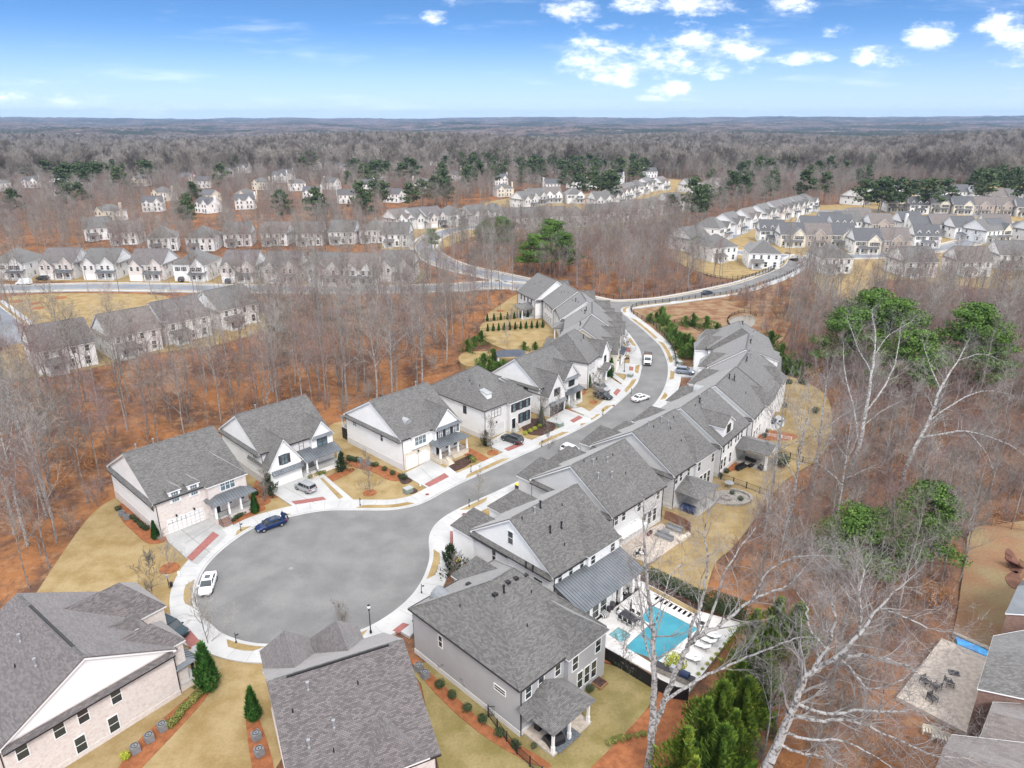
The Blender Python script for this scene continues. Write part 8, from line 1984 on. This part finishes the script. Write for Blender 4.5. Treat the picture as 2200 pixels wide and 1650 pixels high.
# ---------------------------------------------------------------- the big pale trees near the camera
def P3(*q): return [at(u, v, z) for u, v, z in q]
b1 = at(1391, 1668, 0)
tm_ = hero_tree(901, [
 (P3((1391, 1668, -1), (1399, 1587, 4), (1405, 1500, 8.6), (1406, 1431, 12.5), (1402, 1353, 16.5), (1395, 1290, 20), (1387, 1216, 23.5), (1383, 1118, 28), (1381, 1063, 30.5)), .42, .05, .45),
 (P3((1402, 1575, 4.5), (1418, 1530, 6.5), (1438, 1482, 9), (1461, 1423, 12), (1481, 1384, 14)), .30, .22, .9),
 (P3((1481, 1384, 14), (1485, 1345, 16), (1508, 1290, 18.5), (1520, 1196, 22.5), (1512, 1149, 24.5), (1524, 1099, 27)), .17, .04, .25),
 (P3((1481, 1384, 14), (1508, 1364, 15.5), (1559, 1337, 17), (1614, 1290, 18.8), (1692, 1259, 20), (1731, 1216, 21.5)), .2, .04, .2),
 (P3((1508, 1364, 15.5), (1528, 1321, 17.5), (1559, 1228, 21.5), (1606, 1157, 24.5), (1645, 1118, 26.5)), .14, .03, .2),
 (P3((1614, 1290, 18.8), (1650, 1230, 21), (1700, 1200, 22.5), (1765, 1192, 23)), .09, .03, .1),
 (P3((1430, 1505, 8), (1488, 1466, 9.6), (1543, 1439, 10.5), (1606, 1411, 11.4), (1676, 1384, 12), (1723, 1368, 12), (1760, 1372, 11.5)), .16, .035, .3),
 (P3((1406, 1431, 12.5), (1385, 1380, 15), (1378, 1300, 19), (1366, 1240, 22)), .12, .03, .3),
 (P3((1402, 1353, 16.5), (1425, 1290, 19.5), (1440, 1240, 21.5), (1475, 1195, 23)), .08, .03, .3)], b1, dens=.9)
e = empty('pale_tree', b1, 0, 'tall forked tree with lichen-white bark rising in front of the pool terrace', 'bare tree'); put('trunk', tm_[0], e); put('crown', tm_[1], e)
b2 = at(1600, 1790, 0)
tm_ = hero_tree(902, [
 (P3((1600, 1790, -1), (1640, 1670, 5.5), (1676, 1587, 9.5), (1707, 1517, 13), (1727, 1462, 15.5), (1762, 1431, 17), (1801, 1411, 18.5), (1844, 1364, 20.5), (1887, 1306, 22.5), (1938, 1259, 24)), .60, .05, .45),
 (P3((1727, 1462, 15.5), (1775, 1395, 18.5), (1793, 1333, 21), (1782, 1275, 23), (1770, 1224, 25)), .2, .04, .2),
 (P3((1844, 1364, 20.5), (1850, 1320, 22.5), (1848, 1270, 24.5), (1860, 1215, 26)), .11, .03, .1),
 (P3((1801, 1411, 18.5), (1850, 1408, 18.8), (1887, 1415, 18.5), (1942, 1427, 18), (1981, 1454, 17)), .16, .035, .2),
 (P3((1711, 1510, 13.4), (1770, 1533, 13.2), (1848, 1525, 14), (1910, 1530, 14), (1966, 1525, 14), (2010, 1560, 13.5)), .17, .035, .2),
 (P3((1700, 1535, 12), (1760, 1548, 12.5), (1829, 1548, 12.6), (1926, 1587, 11.8), (2005, 1622, 11), (2080, 1630, 11)), .16, .03, .2),
 (P3((1683, 1572, 10.3), (1740, 1590, 10.5), (1809, 1591, 10.8), (1887, 1630, 10), (1930, 1660, 9.5)), .14, .03, .2),
 (P3((1672, 1598, 9.2), (1720, 1618, 9), (1770, 1626, 9), (1820, 1650, 8.6)), .13, .04, .2),
 (P3((1801, 1411, 18.5), (1835, 1445, 17.5), (1864, 1478, 17), (1920, 1470, 17.5), (1965, 1440, 18)), .1, .03, .1),
 (P3((1887, 1306, 22.5), (1930, 1320, 22.3), (1985, 1345, 21.6), (2035, 1360, 21)), .09, .03, .1),
 (P3((1775, 1395, 18.5), (1740, 1350, 20), (1730, 1300, 21.8), (1700, 1255, 23.5)), .1, .03, .2)], b2, dens=.9)
e = empty('pale_tree', b2, 0, 'massive pale-barked tree spreading over the lower corner towards the flagstone patio', 'bare tree'); put('trunk', tm_[0], e); put('crown', tm_[1], e)
b3 = at(1815, 1050, 0)
tm_ = hero_tree(903, [(P3((1815, 1050, -1), (1830, 1000, 4), (1846, 955, 8), (1860, 885, 12.5), (1873, 803, 17), (1881, 722, 21.5), (1872, 665, 24.5)), .4, .05, .4),
 (P3((1846, 955, 8), (1835, 880, 12), (1815, 800, 16.5), (1812, 740, 19.5)), .17, .03, .2), (P3((1860, 885, 12.5), (1900, 830, 15.5), (1925, 770, 18.5), (1935, 700, 22)), .18, .03, .2), (P3((1873, 803, 17), (1840, 740, 20), (1820, 680, 23)), .1, .03, .2), (P3((1881, 760, 19.5), (1910, 720, 21.5), (1960, 690, 23)), .1, .03, .1), (P3((1855, 915, 10.6), (1900, 880, 12.5), (1960, 850, 14)), .1, .03, .2)], b3, dens=1.0)
e = empty('pale_tree', b3, 0, 'tall many-limbed pale sycamore in front of the big dark pine group', 'bare tree'); put('trunk', tm_[0], e); put('crown', tm_[1], e)
b4 = at(1935, 1060, 0)
tm_ = hero_tree(904, [(P3((1935, 1060, -1), (1945, 1010, 4), (1963, 967, 7.5), (1995, 906, 11.5), (2020, 836, 16), (2057, 775, 19), (2077, 738, 21)), .42, .05, .35),
 (P3((1978, 940, 9.5), (2030, 932, 10.5), (2077, 926, 11), (2159, 951, 10.5), (2210, 985, 9)), .2, .04, .15), (P3((2020, 836, 16), (2000, 790, 18.5), (1985, 745, 21)), .12, .03, .2), (P3((1995, 906, 11.5), (2060, 860, 14.5), (2120, 840, 15.5), (2180, 850, 15.5)), .15, .03, .1), (P3((2057, 775, 19), (2110, 760, 20), (2150, 775, 19.5)), .09, .03, .1), (P3((2077, 926, 11), (2110, 960, 9.5), (2135, 1010, 7.5)), .09, .03, .2)], b4, dens=1.0)
e = empty('pale_tree', b4, 0, 'wide pale tree sending a long bleached limb toward the picture edge', 'bare tree'); put('trunk', tm_[0], e); put('crown', tm_[1], e)
PB = [tree_meshes(('pale', i), (lambda s_=i: bare_tree(950 + s_, 23, .26, .5, 1.0, 10, 3, (1, 1.0, .032), 6)), 'bark_pale', 'twig_pale') for i in range(2)]
for i, (u, v, sc, lb) in enumerate([(1690, 690, .75, 'pale tree past the fenced pond at the slope edge'), (1668, 650, .6, 'slender pale tree high on the grassy slope'), (1648, 1110, 1.0, 'pale straight tree at the lawn edge below the big round bush'), (1684, 1160, 1.0, 'leaning pale tree between the lawn fence and the woods'), (1745, 1065, .95, 'pale tree at the tip of the long lawn bend'), (1500, 560, .85, 'white-limbed tree at the roadside woods under the corner lawn'), (1388, 600, .8, 'ghostly white tree above the upper road fence'), (1240, 610, .8, 'pale tree over the junction woods'), (840, 830, 1.0, 'pale double-stemmed tree right behind the hip-roofed house'), (905, 810, .95, 'tall straight pale tree behind the hip-roofed house'), (100, 1110, 1.0, 'large pale tree at the woods edge beside the golden side lawn'), (60, 1170, .9, 'pale tree leaning at the lower woods edge'), (1790, 1180, .9, 'pale tree beside the large bright pine')]):
    x, y, _ = at(u, v); tree('pale_tree', PB[i % 2], (x, y, ground_z(x, y)), i*2.3, sc, lb, 'bare tree')
# ---------------------------------------------------------------- air
hm = bpy.data.materials.new('haze'); hm.use_nodes = True; t = hm.node_tree; t.nodes.clear(); k = N(t)
pv_ = k.n('ShaderNodeVolumePrincipled', ins={'Color': (.46, .66, 1.0), 'Density': 5.2e-5, 'Anisotropy': 0.0}); oo = k.n('ShaderNodeOutputMaterial'); t.links.new(pv_.outputs[0], oo.inputs['Volume'])
M['haze'] = hm
m = MB(); m.box(-15500, 15500, -15500, 15500, -90, 150); o = m.build('haze', 'haze', uv=False); o['kind'] = 'stuff'; o['label'] = 'pale blue air softening the far hills'; o['category'] = 'haze'
